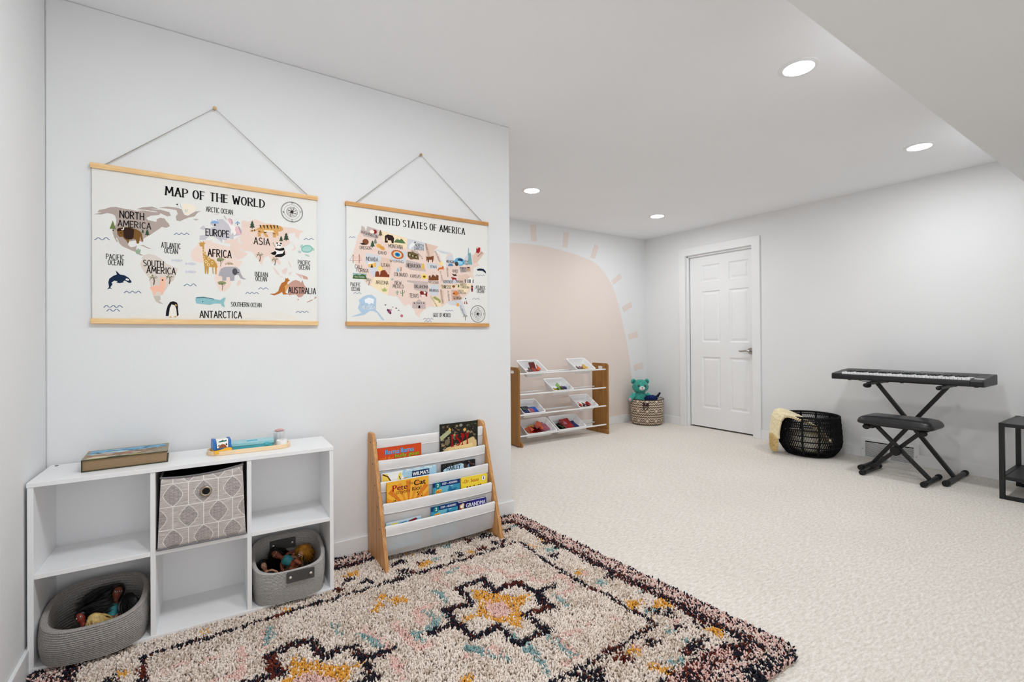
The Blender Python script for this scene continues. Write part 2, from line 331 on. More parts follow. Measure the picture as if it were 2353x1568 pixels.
# ------------------------------------------------------------------ artwork and pattern outlines (millimetres on the map, metres on rug and wall)
WORLD=(
('176,161,153',((10,-181),(33,-170),(19,-172),(25,-162),(41,-156),(59,-146),(75,-143),(96,-146),(118,-147),(139,-150),(159,-145),(172,-145),(195,-147),(218,-144),(212,-156),(184,-163),(170,-174),(175,-182),(189,-184),(202,-186),(204,-175),(215,-167),(229,-168),(235,-178),(243,-187),(247,-198),(235,-206),(220,-204),(212,-213),(195,-229),(183,-241),(172,-249),(161,-259),(157,-272),(160,-277),(153,-272),(144,-268),(128,-271),(114,-276),(112,-290),(120,-298),(132,-295),(139,-288),(137,-302),(142,-315),(155,-324),(159,-327),(150,-328),(136,-316),(122,-310),(109,-304),(93,-296),(85,-286),(77,-263),(75,-267),(80,-280),(77,-282),(69,-264),(64,-244),(67,-227),(75,-212),(76,-195),(72,-178),(64,-173),(49,-171),(31,-179))),
('176,161,153',((139,-142),(161,-131),(189,-135),(218,-134),(246,-140),(251,-154),(238,-158),(223,-151),(201,-143),(172,-142))),
('176,161,153',((156,-133),(189,-125),(209,-131),(178,-135))),
('176,161,153',((209,-126),(238,-118),(270,-117),(288,-121),(292,-134),(297,-144),(309,-146),(336,-124),(357,-119),(345,-126),(333,-145),(312,-153),(297,-162),(282,-173),(270,-171),(267,-155),(274,-143),(270,-128),(252,-126))),
('240,228,210',((286,-98),(312,-93),(333,-97),(339,-111),(327,-129),(310,-144),(300,-140),(294,-123))),
('176,161,153',((147,-287),(161,-286),(178,-295),(188,-297),(176,-298),(161,-291))),
('190,184,176',((327,-159),(336,-155),(348,-156),(339,-163))),
('216,205,196',((159,-327),(177,-319),(197,-322),(214,-333),(228,-346),(237,-356),(257,-364),(275,-373),(269,-390),(263,-412),(257,-425),(246,-431),(237,-456),(225,-475),(214,-491),(216,-504),(211,-509),(225,-522),(211,-520),(199,-511),(192,-494),(188,-476),(183,-449),(177,-417),(166,-400),(155,-380),(150,-363),(155,-345))),
('196,186,178',((192,-489),(214,-489),(216,-504),(211,-509),(225,-522),(211,-520),(199,-511))),
('197,193,199',((350,-244),(351,-225),(372,-219),(375,-201),(392,-185),(404,-182),(389,-172),(391,-161),(413,-147),(437,-144),(446,-155),(461,-169),(480,-174),(495,-165),(508,-185),(504,-204),(476,-214),(475,-229),(455,-225),(446,-237),(434,-231),(432,-247),(422,-238),(407,-227),(395,-220),(380,-228),(371,-242))),
('197,193,199',((351,-195),(359,-184),(367,-178),(369,-188),(373,-194),(364,-199))),
('214,208,204',((400,-126),(422,-121),(416,-128))),
('214,208,204',((468,-119),(483,-122),(471,-124))),
('197,193,199',((475,-141),(500,-132),(486,-138))),
('229,206,194',((503,-207),(508,-185),(505,-146),(514,-138),(530,-143),(549,-133),(562,-128),(578,-133),(598,-140),(624,-140),(654,-144),(682,-148),(716,-147),(765,-158),(748,-168),(740,-198),(725,-182),(728,-170),(709,-173),(695,-178),(702,-208),(705,-219),(688,-235),(674,-241),(686,-262),(688,-273),(667,-290),(654,-295),(665,-317),(657,-328),(647,-314),(637,-311),(630,-319),(614,-287),(597,-296),(587,-327),(581,-330),(571,-310),(561,-296),(548,-277),(529,-273),(517,-274),(500,-264),(498,-268),(514,-278),(529,-286),(517,-303),(490,-318),(479,-303),(467,-279),(461,-262),(464,-247),(440,-246),(443,-236),(455,-231),(476,-230),(492,-216))),
('222,222,216',((494,-216),(503,-218),(501,-229),(507,-243),(500,-244),(492,-230))),
('229,206,194',((535,-122),(549,-126),(536,-125))),
('233,211,199',((337,-275),(345,-260),(354,-250),(377,-243),(395,-242),(399,-251),(416,-253),(434,-258),(458,-261),(467,-279),(476,-300),(485,-317),(490,-322),(510,-319),(499,-344),(479,-371),(470,-393),(463,-411),(466,-425),(454,-447),(442,-459),(424,-461),(418,-446),(409,-425),(403,-404),(409,-387),(403,-352),(380,-336),(351,-340),(328,-334),(319,-317),(322,-293))),
('229,206,194',((501,-405),(504,-416),(494,-433),(486,-428),(491,-411))),
('226,207,198',((630,-338),(638,-341),(657,-366),(660,-377),(647,-367))),
('226,207,198',((669,-350),(688,-335),(693,-345),(686,-366),(672,-365))),
('226,207,198',((660,-377),(677,-380),(663,-383))),
('226,207,198',((695,-299),(703,-313),(710,-328),(707,-336),(698,-318))),
('226,207,198',((696,-359),(712,-354),(701,-374))),
('226,207,198',((716,-221),(730,-239),(723,-251),(710,-256),(712,-248),(724,-241),(712,-206))),
('226,207,198',((732,-170),(742,-197),(735,-193))),
('226,207,198',((585,-327),(590,-336),(586,-334))),
('214,186,176',((726,-359),(754,-365),(755,-384),(740,-372))),
('200,160,146',((754,-365),(779,-373),(782,-386),(761,-384))),
('192,150,136',((697,-412),(715,-396),(729,-391),(747,-398),(750,-405),(757,-390),(764,-412),(775,-427),(771,-450),(753,-470),(739,-473),(729,-460),(715,-461),(697,-465),(694,-439))),
('192,150,136',((734,-481),(743,-482),(736,-489))),
('192,150,136',((775,-494),(800,-480),(802,-484),(780,-496))),
('192,150,136',((807,-480),(815,-464),(820,-471))),
('228,224,216',((116,-574),(170,-567),(240,-568),(313,-562),(401,-565),(482,-555),(572,-550),(660,-545),(709,-557),(731,-573),(111,-583))),
('112,128,72',((65,-198),(75,-232),(55,-232))),
('60,44,36',((64,-234),(68,-233),(68,-239),(64,-239))),
('150,172,146',((136,-321),(144,-325),(150,-318),(152,-305),(148,-303),(147,-309),(145,-301),(142,-300),(139,-310),(136,-307),(135,-312))),
('122,86,44',((77,-232),(83,-225),(93,-223),(104,-219),(120,-219),(139,-224),(150,-231),(155,-239),(160,-271),(155,-270),(150,-251),(146,-280),(139,-282),(136,-265),(129,-264),(116,-267),(114,-281),(110,-282),(106,-272),(98,-264),(96,-259),(85,-261),(79,-251),(78,-239))),
('52,32,26',((97,-223),(117,-219),(131,-226),(129,-257),(123,-267),(106,-267),(98,-257))),
('52,32,26',((77,-234),(83,-226),(98,-222),(98,-233),(90,-236),(80,-239))),
('236,230,220',((89,-228),(94,-230),(97,-223),(96,-217),(100,-221),(99,-230),(93,-233))),
('30,20,16',((92,-244),(91.9,-243.3),(91.5,-242.7),(91,-242.3),(90.3,-242),(89.7,-242),(89,-242.3),(88.5,-242.7),(88.1,-243.3),(88,-244),(88.1,-244.7),(88.5,-245.3),(89,-245.7),(89.7,-246),(90.3,-246),(91,-245.7),(91.5,-245.3),(91.9,-244.7))),
('86,62,44',((158,-238),(159,-238),(159,-235),(158,-235))),
('52,78,58',((158,-221),(161,-226),(160,-226),(162,-231),(160,-231),(163,-235),(153,-236),(156,-231),(155,-231),(157,-226),(156,-226))),
('86,62,44',((172,-247),(174,-247),(174,-241),(172,-241))),
('52,78,58',((173,-219),(176,-227),(175,-227),(179,-235),(176,-235),(180,-242),(165,-244),(169,-236),(167,-236),(170,-228),(169,-228))),
('22,40,66',((47,-471),(53,-461),(51,-442),(54,-428),(66,-416),(77,-410),(74,-398),(71,-395),(78,-399),(86,-409),(101,-412),(114,-421),(122,-435),(121,-440),(114,-441),(101,-432),(97,-440),(85,-444),(74,-441),(64,-448),(57,-462),(63,-469),(56,-466))),
('226,226,222',((60,-444),(69,-435),(79,-437),(75,-442),(64,-448))),
('226,226,222',((114.4,-430.5),(114.7,-429.1),(114.3,-427.6),(113.2,-426.1),(111.6,-424.9),(109.7,-424),(107.7,-423.6),(105.9,-423.7),(104.5,-424.4),(103.6,-425.5),(103.3,-426.9),(103.7,-428.4),(104.8,-429.9),(106.4,-431.1),(108.3,-432),(110.3,-432.4),(112.1,-432.3),(113.5,-431.6))),
('226,226,222',((95,-438),(101,-432),(113,-441),(103,-437))),
('240,188,164',((180,-456),(194,-448),(212,-447),(214,-415),(217,-409),(222,-411),(228,-408),(232,-412),(232,-449),(225,-471),(223,-484),(219,-484),(217,-473),(199,-472),(198,-485),(191,-486),(190,-471),(184,-466))),
('60,40,40',((225,-423),(224.8,-422),(224.3,-421.1),(223.5,-420.4),(222.5,-420),(221.5,-420),(220.5,-420.4),(219.7,-421.1),(219.2,-422),(219,-423),(219.2,-424),(219.7,-424.9),(220.5,-425.6),(221.5,-426),(222.5,-426),(223.5,-425.6),(224.3,-424.9),(224.8,-424))),
('92,66,42',('line',3.524,((193,-414),(195,-429),(193,-445)))),
('104,108,58',((193,-414),(199,-415),(208,-427),(201,-419))),
('104,108,58',((193,-414),(201,-409),(208,-415),(201,-413))),
('104,108,58',((193,-414),(199,-403),(201,-403),(197,-407))),
('104,108,58',((193,-414),(191,-403),(185,-404),(188,-408))),
('104,108,58',((193,-414),(185,-410),(177,-417),(184,-414))),
('104,108,58',((193,-414),(184,-416),(177,-429),(184,-420))),
('92,66,42',('line',3.357,((246,-409),(247,-422),(245,-438)))),
('104,108,58',((245,-409),(251,-410),(259,-421),(253,-414))),
('104,108,58',((245,-409),(253,-404),(260,-409),(253,-408))),
('104,108,58',((245,-409),(251,-398),(253,-398),(249,-402))),
('104,108,58',((245,-409),(243,-399),(237,-400),(241,-403))),
('104,108,58',((245,-409),(238,-405),(230,-411),(237,-409))),
('104,108,58',((245,-409),(237,-411),(231,-423),(237,-415))),
('24,22,26',((232,-571),(234,-549),(239,-528),(247,-513),(258,-509),(270,-514),(273,-523),(274,-545),(276,-566),(270,-572))),
('232,228,218',((242,-572),(246,-538),(252,-522),(263,-526),(268,-541),(270,-570),(257,-575))),
('204,160,92',((263,-520),(272,-524),(266,-531))),
('204,160,92',((242,-577),(249,-570),(254,-577))),
('204,160,92',((258,-576),(264,-569),(269,-576))),
('62,96,138',('line',2.2,((10,-281),(14,-278),(18,-273),(22,-270),(25,-272),(29,-276),(33,-279),(37,-276),(41,-270),(44,-267),(48,-269),(52,-274),(56,-276)))),
('62,96,138',('line',2.2,((261,-232),(264,-230),(267,-226),(270,-223),(272,-225),(275,-228),(278,-230),(281,-228),(284,-224),(287,-221),(290,-223),(293,-226),(296,-228),(299,-226),(302,-222),(305,-219),(308,-221),(311,-224),(314,-226)))),
('62,96,138',('line',2.2,((98,-482),(101,-480),(104,-476),(107,-474),(110,-476),(113,-480),(116,-482),(119,-479),(122,-475),(125,-473),(128,-475),(131,-479),(134,-481),(137,-479),(140,-474),(144,-472),(147,-474),(150,-478),(153,-480)))),
('62,96,138',('line',2.2,((294,-443),(298,-441),(302,-436),(305,-434),(309,-436),(313,-440),(317,-442),(320,-440),(324,-435),(328,-432),(332,-434),(335,-439),(339,-441)))),
('62,96,138',('line',2.2,((36,-542),(39,-540),(42,-535),(46,-533),(49,-535),(52,-539),(55,-541),(59,-539),(62,-535),(65,-532),(69,-534),(72,-539),(75,-541),(79,-539),(82,-534),(85,-532),(89,-534),(92,-538),(95,-540)))),
('62,96,138',('line',2.2,((45,-556),(48,-554),(51,-549),(55,-547),(58,-549),(62,-554),(65,-556),(69,-553),(72,-549),(76,-546),(79,-549),(83,-553),(86,-555)))),
('62,96,138',('line',2.2,((520,-466),(523,-464),(526,-461),(529,-459),(532,-460),(534,-464),(537,-465),(540,-463),(543,-460),(546,-458),(549,-459),(552,-463),(555,-464),(558,-462),(561,-459),(564,-457),(567,-459),(570,-462),(573,-464)))),
('62,96,138',('line',2.2,((571,-443),(575,-441),(578,-437),(582,-435),(585,-437),(588,-440),(592,-442),(595,-440),(599,-436),(602,-434),(606,-436),(609,-439),(612,-441)))),
('62,96,138',('line',2.2,((763,-199),(767,-196),(771,-192),(775,-189),(778,-191),(782,-195),(786,-196),(790,-194),(793,-189),(797,-187),(801,-189),(805,-192),(809,-194)))),
('62,96,138',('line',2.2,((727,-545),(731,-543),(734,-540),(737,-538),(740,-540),(743,-543),(746,-545),(749,-543),(752,-539),(756,-538),(759,-539),(762,-543),(765,-544),(768,-542),(771,-539),(775,-537),(778,-539),(781,-542),(784,-544)))),
('196,150,76',((346,-256),(354,-256),(351,-245),(356,-254),(362,-253),(364,-244),(366,-253),(372,-254),(367,-260),(366,-268),(367,-289),(374,-306),(383,-319),(401,-324),(412,-341),(415,-356),(412,-358),(411,-386),(406,-387),(405,-355),(399,-359),(400,-385),(397,-386),(395,-356),(383,-357),(381,-388),(377,-388),(375,-361),(373,-387),(369,-387),(367,-358),(364,-327),(360,-290),(360,-272),(351,-271),(350,-261))),
('240,220,180',((368,-289),(367.7,-286.6),(366.8,-284.5),(365.5,-282.9),(363.9,-282.1),(362.1,-282.1),(360.5,-282.9),(359.2,-284.5),(358.3,-286.6),(358,-289),(358.3,-291.4),(359.2,-293.5),(360.5,-295.1),(362.1,-295.9),(363.9,-295.9),(365.5,-295.1),(366.8,-293.5),(367.7,-291.4))),
('196,150,76',((366,-289),(365.8,-287.3),(365.3,-285.8),(364.5,-284.7),(363.5,-284.1),(362.5,-284.1),(361.5,-284.7),(360.7,-285.8),(360.2,-287.3),(360,-289),(360.2,-290.7),(360.7,-292.2),(361.5,-293.3),(362.5,-293.9),(363.5,-293.9),(364.5,-293.3),(365.3,-292.2),(365.8,-290.7))),
('240,220,180',((374,-297),(373.7,-294.6),(372.8,-292.5),(371.5,-290.9),(369.9,-290.1),(368.1,-290.1),(366.5,-290.9),(365.2,-292.5),(364.3,-294.6),(364,-297),(364.3,-299.4),(365.2,-301.5),(366.5,-303.1),(368.1,-303.9),(369.9,-303.9),(371.5,-303.1),(372.8,-301.5),(373.7,-299.4))),
('196,150,76',((372,-297),(371.8,-295.3),(371.3,-293.8),(370.5,-292.7),(369.5,-292.1),(368.5,-292.1),(367.5,-292.7),(366.7,-293.8),(366.2,-295.3),(366,-297),(366.2,-298.7),(366.7,-300.2),(367.5,-301.3),(368.5,-301.9),(369.5,-301.9),(370.5,-301.3),(371.3,-300.2),(371.8,-298.7))),
('240,220,180',((369,-317),(368.8,-314.6),(368.1,-312.5),(367,-310.9),(365.7,-310.1),(364.3,-310.1),(363,-310.9),(361.9,-312.5),(361.2,-314.6),(361,-317),(361.2,-319.4),(361.9,-321.5),(363,-323.1),(364.3,-323.9),(365.7,-323.9),(367,-323.1),(368.1,-321.5),(368.8,-319.4))),
('196,150,76',((368,-317),(367.8,-315.3),(367.3,-313.8),(366.5,-312.7),(365.5,-312.1),(364.5,-312.1),(363.5,-312.7),(362.7,-313.8),(362.2,-315.3),(362,-317),(362.2,-318.7),(362.7,-320.2),(363.5,-321.3),(364.5,-321.9),(365.5,-321.9),(366.5,-321.3),(367.3,-320.2),(367.8,-318.7))),
('240,220,180',((378,-334),(377.7,-331.6),(376.8,-329.5),(375.5,-327.9),(373.9,-327.1),(372.1,-327.1),(370.5,-327.9),(369.2,-329.5),(368.3,-331.6),(368,-334),(368.3,-336.4),(369.2,-338.5),(370.5,-340.1),(372.1,-340.9),(373.9,-340.9),(375.5,-340.1),(376.8,-338.5),(377.7,-336.4))),
('196,150,76',((376,-334),(375.8,-332.3),(375.3,-330.8),(374.5,-329.7),(373.5,-329.1),(372.5,-329.1),(371.5,-329.7),(370.7,-330.8),(370.2,-332.3),(370,-334),(370.2,-335.7),(370.7,-337.2),(371.5,-338.3),(372.5,-338.9),(373.5,-338.9),(374.5,-338.3),(375.3,-337.2),(375.8,-335.7))),
('240,220,180',((389,-320),(388.7,-317.6),(387.8,-315.5),(386.5,-313.9),(384.9,-313.1),(383.1,-313.1),(381.5,-313.9),(380.2,-315.5),(379.3,-317.6),(379,-320),(379.3,-322.4),(380.2,-324.5),(381.5,-326.1),(383.1,-326.9),(384.9,-326.9),(386.5,-326.1),(387.8,-324.5),(388.7,-322.4))),
('196,150,76',((387,-320),(386.8,-318.3),(386.3,-316.8),(385.5,-315.7),(384.5,-315.1),(383.5,-315.1),(382.5,-315.7),(381.7,-316.8),(381.2,-318.3),(381,-320),(381.2,-321.7),(381.7,-323.2),(382.5,-324.3),(383.5,-324.9),(384.5,-324.9),(385.5,-324.3),(386.3,-323.2),(386.8,-321.7))),
('240,220,180',((399,-337),(398.8,-334.6),(398.1,-332.5),(397,-330.9),(395.7,-330.1),(394.3,-330.1),(393,-330.9),(391.9,-332.5),(391.2,-334.6),(391,-337),(391.2,-339.4),(391.9,-341.5),(393,-343.1),(394.3,-343.9),(395.7,-343.9),(397,-343.1),(398.1,-341.5),(398.8,-339.4))),
('196,150,76',((398,-337),(397.8,-335.3),(397.3,-333.8),(396.5,-332.7),(395.5,-332.1),(394.5,-332.1),(393.5,-332.7),(392.7,-333.8),(392.2,-335.3),(392,-337),(392.2,-338.7),(392.7,-340.2),(393.5,-341.3),(394.5,-341.9),(395.5,-341.9),(396.5,-341.3),(397.3,-340.2),(397.8,-338.7))),
('240,220,180',((386,-347),(385.7,-344.6),(384.8,-342.5),(383.5,-340.9),(381.9,-340.1),(380.1,-340.1),(378.5,-340.9),(377.2,-342.5),(376.3,-344.6),(376,-347),(376.3,-349.4),(377.2,-351.5),(378.5,-353.1),(380.1,-353.9),(381.9,-353.9),(383.5,-353.1),(384.8,-351.5),(385.7,-349.4))),
('196,150,76',((384,-347),(383.8,-345.3),(383.3,-343.8),(382.5,-342.7),(381.5,-342.1),(380.5,-342.1),(379.5,-342.7),(378.7,-343.8),(378.2,-345.3),(378,-347),(378.2,-348.7),(378.7,-350.2),(379.5,-351.3),(380.5,-351.9),(381.5,-351.9),(382.5,-351.3),(383.3,-350.2),(383.8,-348.7))),
('168,165,170',((421,-379),(427,-361),(442,-352),(467,-349),(485,-349),(498,-359),(504,-380),(512,-395),(523,-399),(516,-403),(502,-398),(493,-383),(485,-383),(479,-389),(477,-411),(462,-412),(460,-395),(448,-396),(447,-412),(432,-413),(432,-396),(424,-391),(418,-395))),
('84,80,86',((490,-370),(489.4,-364.9),(487.7,-360.4),(485,-357),(481.7,-355.2),(478.3,-355.2),(475,-357),(472.3,-360.4),(470.6,-364.9),(470,-370),(470.6,-375.1),(472.3,-379.6),(475,-383),(478.3,-384.8),(481.7,-384.8),(485,-383),(487.7,-379.6),(489.4,-375.1))),
('24,22,24',((496,-373),(495.8,-372.3),(495.3,-371.7),(494.5,-371.3),(493.5,-371),(492.5,-371),(491.5,-371.3),(490.7,-371.7),(490.2,-372.3),(490,-373),(490.2,-373.7),(490.7,-374.3),(491.5,-374.7),(492.5,-375),(493.5,-375),(494.5,-374.7),(495.3,-374.3),(495.8,-373.7))),
('140,146,104',((440,-320),(439.2,-317.6),(436.7,-315.5),(433,-313.9),(428.4,-313.1),(423.6,-313.1),(419,-313.9),(415.3,-315.5),(412.8,-317.6),(412,-320),(412.8,-322.4),(415.3,-324.5),(419,-326.1),(423.6,-326.9),(428.4,-326.9),(433,-326.1),(436.7,-324.5),(439.2,-322.4))),
('126,134,92',((432,-325),(431.4,-323.3),(429.7,-321.8),(427,-320.7),(423.7,-320.1),(420.3,-320.1),(417,-320.7),(414.3,-321.8),(412.6,-323.3),(412,-325),(412.6,-326.7),(414.3,-328.2),(417,-329.3),(420.3,-329.9),(423.7,-329.9),(427,-329.3),(429.7,-328.2),(431.4,-326.7))),
('96,72,50',('line',1.8,((426,-324),(427,-338),(426,-352)))),
('96,72,50',('line',1,((427,-338),(436,-326)))),
('140,146,104',((447,-422),(446,-419.6),(443.3,-417.5),(439,-415.9),(433.8,-415.1),(428.2,-415.1),(423,-415.9),(418.7,-417.5),(416,-419.6),(415,-422),(416,-424.4),(418.7,-426.5),(423,-428.1),(428.2,-428.9),(433.8,-428.9),(439,-428.1),(443.3,-426.5),(446,-424.4))),
('126,134,92',((439,-427),(438.3,-425.6),(436.4,-424.4),(433.5,-423.5),(429.9,-423.1),(426.1,-423.1),(422.5,-423.5),(419.6,-424.4),(417.7,-425.6),(417,-427),(417.7,-428.4),(419.6,-429.6),(422.5,-430.5),(426.1,-430.9),(429.9,-430.9),(433.5,-430.5),(436.4,-429.6),(438.3,-428.4))),
('96,72,50',('line',1.8,((431,-426),(433,-440),(432,-455)))),
('96,72,50',('line',1,((433,-440),(442,-428)))),
('120,104,52',((443,-341),(444,-334),(447,-341))),
('120,104,52',((448,-341),(448,-331),(451,-340))),
('120,104,52',((452,-340),(453,-328),(456,-340))),
('120,104,52',((456,-340),(458,-325),(460,-340))),
('120,104,52',((460,-340),(463,-327),(464,-339))),
('120,104,52',((465,-339),(468,-329),(469,-339))),
('120,104,52',((469,-339),(473,-332),(473,-339))),
('240,232,230',((471,-167),(480,-169),(492,-173),(497,-187),(489,-195),(478,-211),(473,-198),(464,-209),(466,-187),(455,-160),(450,-144),(460,-136),(469,-147))),
('224,186,190',((452,-142),(460,-135),(469,-140),(473,-154),(467,-167),(459,-157),(455,-149))),
('176,150,164',((461,-136),(470,-142),(473,-156),(469,-164),(468,-147))),
('224,186,190',((483,-169),(495,-171),(502,-186),(506,-200),(495,-207),(486,-199),(481,-185))),
('176,150,164',((492,-169),(501,-175),(505,-193),(508,-202),(501,-193))),
('40,36,40',('line',1.5,((440,-128),(448,-143)))),
('138,172,208',((390,-168),(395,-152),(400,-153),(406,-143),(412,-152),(415,-147),(420,-165))),
('226,230,236',((392,-159),(406,-144),(418,-156),(406,-153))),
('40,36,44',((403,-168),(408,-167),(409,-176),(403,-177))),
('138,172,208',((480,-157),(491,-144),(501,-154))),
('40,36,44',((489,-157),(493,-156),(492,-162),(489,-162))),
('210,160,96',((575,-163),(588,-150),(614,-145),(641,-143),(661,-145),(673,-152),(675,-162),(664,-170),(654,-172),(656,-190),(649,-193),(647,-184),(644,-201),(632,-201),(631,-178),(614,-178),(598,-178),(612,-197),(614,-202),(601,-202),(591,-186),(581,-189),(583,-203),(571,-204),(570,-185),(571,-172),(562,-181),(542,-186),(539,-181),(562,-173))),
('238,226,204',((593,-172),(634,-170),(636,-176),(598,-178))),
('34,26,24',((577,-151),(583,-151),(585,-167),(584,-169),(580,-160))),
('34,26,24',((591,-150),(597,-150),(599,-165),(598,-167),(594,-158))),
('34,26,24',((605,-148),(611,-148),(613,-164),(611,-166),(608,-157))),
('34,26,24',((620,-147),(625,-146),(628,-162),(626,-164),(623,-155))),
('34,26,24',((633,-146),(639,-144),(641,-160),(640,-162),(636,-153))),
('34,26,24',((647,-144),(652,-143),(655,-158),(653,-160),(650,-152))),
('34,26,24',((573,-178),(581,-180),(581,-183),(572,-181))),
('34,26,24',((631,-182),(642,-183),(642,-186),(632,-185))),
('34,26,24',((594,-182),(607,-179),(607,-182),(598,-186))),
('34,26,24',((546,-177),(549,-177),(549,-184),(546,-184))),
('34,26,24',((555,-174),(559,-173),(559,-181),(556,-182))),
('236,234,230',((642,-259),(678,-252),(683,-270),(667,-287),(637,-283))),
('236,234,230',((668,-237),(667.3,-232.9),(665.2,-229.3),(662,-226.6),(658.1,-225.2),(653.9,-225.2),(650,-226.6),(646.8,-229.3),(644.7,-232.9),(644,-237),(644.7,-241.1),(646.8,-244.7),(650,-247.4),(653.9,-248.8),(658.1,-248.8),(662,-247.4),(665.2,-244.7),(667.3,-241.1))),
('26,24,26',((640,-250),(657,-251),(678,-244),(680,-256),(661,-261),(642,-258))),
('26,24,26',((621,-275),(642,-263),(647,-270),(642,-282),(632,-282))),
('26,24,26',((680,-255),(683,-277),(667,-289),(642,-291),(638,-287),(650,-277),(672,-272))),
('26,24,26',((652,-226),(651.8,-224.6),(651.3,-223.4),(650.5,-222.5),(649.5,-222.1),(648.5,-222.1),(647.5,-222.5),(646.7,-223.4),(646.2,-224.6),(646,-226),(646.2,-227.4),(646.7,-228.6),(647.5,-229.5),(648.5,-229.9),(649.5,-229.9),(650.5,-229.5),(651.3,-228.6),(651.8,-227.4))),
('26,24,26',((669,-226),(668.8,-224.6),(668.1,-223.4),(667,-222.5),(665.7,-222.1),(664.3,-222.1),(663,-222.5),(661.9,-223.4),(661.2,-224.6),(661,-226),(661.2,-227.4),(661.9,-228.6),(663,-229.5),(664.3,-229.9),(665.7,-229.9),(667,-229.5),(668.1,-228.6),(668.8,-227.4))),
('26,24,26',((655,-235),(654.8,-233.6),(654.3,-232.4),(653.5,-231.5),(652.5,-231.1),(651.5,-231.1),(650.5,-231.5),(649.7,-232.4),(649.2,-233.6),(649,-235),(649.2,-236.4),(649.7,-237.6),(650.5,-238.5),(651.5,-238.9),(652.5,-238.9),(653.5,-238.5),(654.3,-237.6),(654.8,-236.4))),
('26,24,26',((664,-235),(663.8,-233.6),(663.3,-232.4),(662.5,-231.5),(661.5,-231.1),(660.5,-231.1),(659.5,-231.5),(658.7,-232.4),(658.2,-233.6),(658,-235),(658.2,-236.4),(658.7,-237.6),(659.5,-238.5),(660.5,-238.9),(661.5,-238.9),(662.5,-238.5),(663.3,-237.6),(663.8,-236.4))),
('128,140,84',((632,-223),(642,-244),(640,-245),(630,-225))),
('128,184,174',((803.2,-233.7),(800.2,-228.1),(794.5,-224),(786.8,-221.7),(778.1,-221.7),(769.3,-223.9),(761.6,-228),(755.9,-233.6),(752.8,-239.9),(752.8,-246.3),(755.8,-251.9),(761.5,-256),(769.2,-258.3),(777.9,-258.3),(786.7,-256.1),(794.4,-252),(800.1,-246.4),(803.2,-240.1))),
('168,206,196',((798.4,-234.9),(796.1,-230.9),(791.6,-228),(785.5,-226.5),(778.4,-226.7),(771.4,-228.5),(765.1,-231.6),(760.4,-235.8),(757.8,-240.5),(757.6,-245.1),(759.9,-249.1),(764.4,-252),(770.5,-253.5),(777.6,-253.3),(784.6,-251.5),(790.9,-248.4),(795.6,-244.2),(798.2,-239.5))),
('176,200,190',((753,-257),(752.5,-254.9),(751.1,-253.1),(749,-251.8),(746.4,-251.1),(743.6,-251.1),(741,-251.8),(738.9,-253.1),(737.5,-254.9),(737,-257),(737.5,-259.1),(738.9,-260.9),(741,-262.2),(743.6,-262.9),(746.4,-262.9),(749,-262.2),(751.1,-260.9),(752.5,-259.1))),
('176,200,190',((758.3,-231.5),(759.6,-228.7),(760.2,-225.9),(760.1,-223.5),(759.2,-221.8),(757.7,-220.9),(755.7,-221),(753.6,-222.1),(751.5,-224),(749.7,-226.5),(748.4,-229.3),(747.8,-232.1),(747.9,-234.5),(748.8,-236.2),(750.3,-237.1),(752.3,-237),(754.4,-235.9),(756.5,-234))),
('176,200,190',((789.3,-274.8),(789.2,-273.2),(787.8,-271.5),(785.4,-269.6),(782.1,-268),(778.6,-266.6),(775,-265.9),(772,-265.7),(769.8,-266.2),(768.7,-267.2),(768.8,-268.8),(770.2,-270.5),(772.6,-272.4),(775.9,-274),(779.4,-275.4),(783,-276.1),(786,-276.3),(788.2,-275.8))),
('176,200,190',((810.8,-237.6),(809.7,-235.5),(808.3,-233.7),(806.8,-232.6),(805.3,-232.3),(804,-232.8),(803,-234),(802.6,-235.8),(802.6,-238),(803.2,-240.4),(804.3,-242.5),(805.7,-244.3),(807.2,-245.4),(808.7,-245.7),(810,-245.2),(811,-244),(811.4,-242.2),(811.4,-240))),
('178,108,52',((617,-462),(639,-459),(653,-448),(658,-429),(667,-410),(680,-401),(683,-390),(682,-384),(689,-388),(695,-383),(695,-390),(703,-395),(694,-401),(691,-410),(699,-420),(689,-424),(683,-443),(684,-455),(701,-460),(673,-463),(669,-451),(653,-461),(636,-468))),
('214,160,96',((679,-425),(691,-411),(697,-422),(687,-447),(683,-443))),
('140,188,194',((334,-501),(336,-490),(363,-487),(401,-494),(424,-498),(438,-486),(445,-486),(438,-509),(441,-529),(431,-524),(426,-512),(401,-514),(387,-520),(338,-515))),
('60,104,118',((338,-489),(363,-486),(401,-493),(403,-496),(363,-490),(338,-493))),
('28,30,40',((362,-507),(361.9,-506.3),(361.5,-505.7),(361,-505.3),(360.3,-505),(359.7,-505),(359,-505.3),(358.5,-505.7),(358.1,-506.3),(358,-507),(358.1,-507.7),(358.5,-508.3),(359,-508.7),(359.7,-509),(360.3,-509),(361,-508.7),(361.5,-508.3),(361.9,-507.7))),
('92,66,42',('line',3.321,((578,-286),(580,-300),(577,-317)))),
('104,108,58',((577,-286),(585,-287),(594,-298),(587,-291))),
('104,108,58',((577,-286),(587,-280),(595,-286),(587,-284))),
('104,108,58',((577,-286),(584,-275),(586,-274),(582,-279))),
('104,108,58',((577,-286),(575,-275),(569,-276),(573,-280))),
('104,108,58',((577,-286),(570,-282),(560,-289),(568,-286))),
('104,108,58',((577,-286),(568,-288),(561,-301),(568,-292))),
('92,66,42',('line',3.087,((640,-303),(641,-315),(639,-329)))),
('104,108,58',((639,-302),(646,-303),(654,-313),(648,-306))),
('104,108,58',((639,-302),(648,-297),(655,-302),(648,-301))),
('104,108,58',((639,-302),(645,-292),(647,-292),(644,-296))),
('104,108,58',((639,-302),(637,-293),(632,-294),(635,-297))),
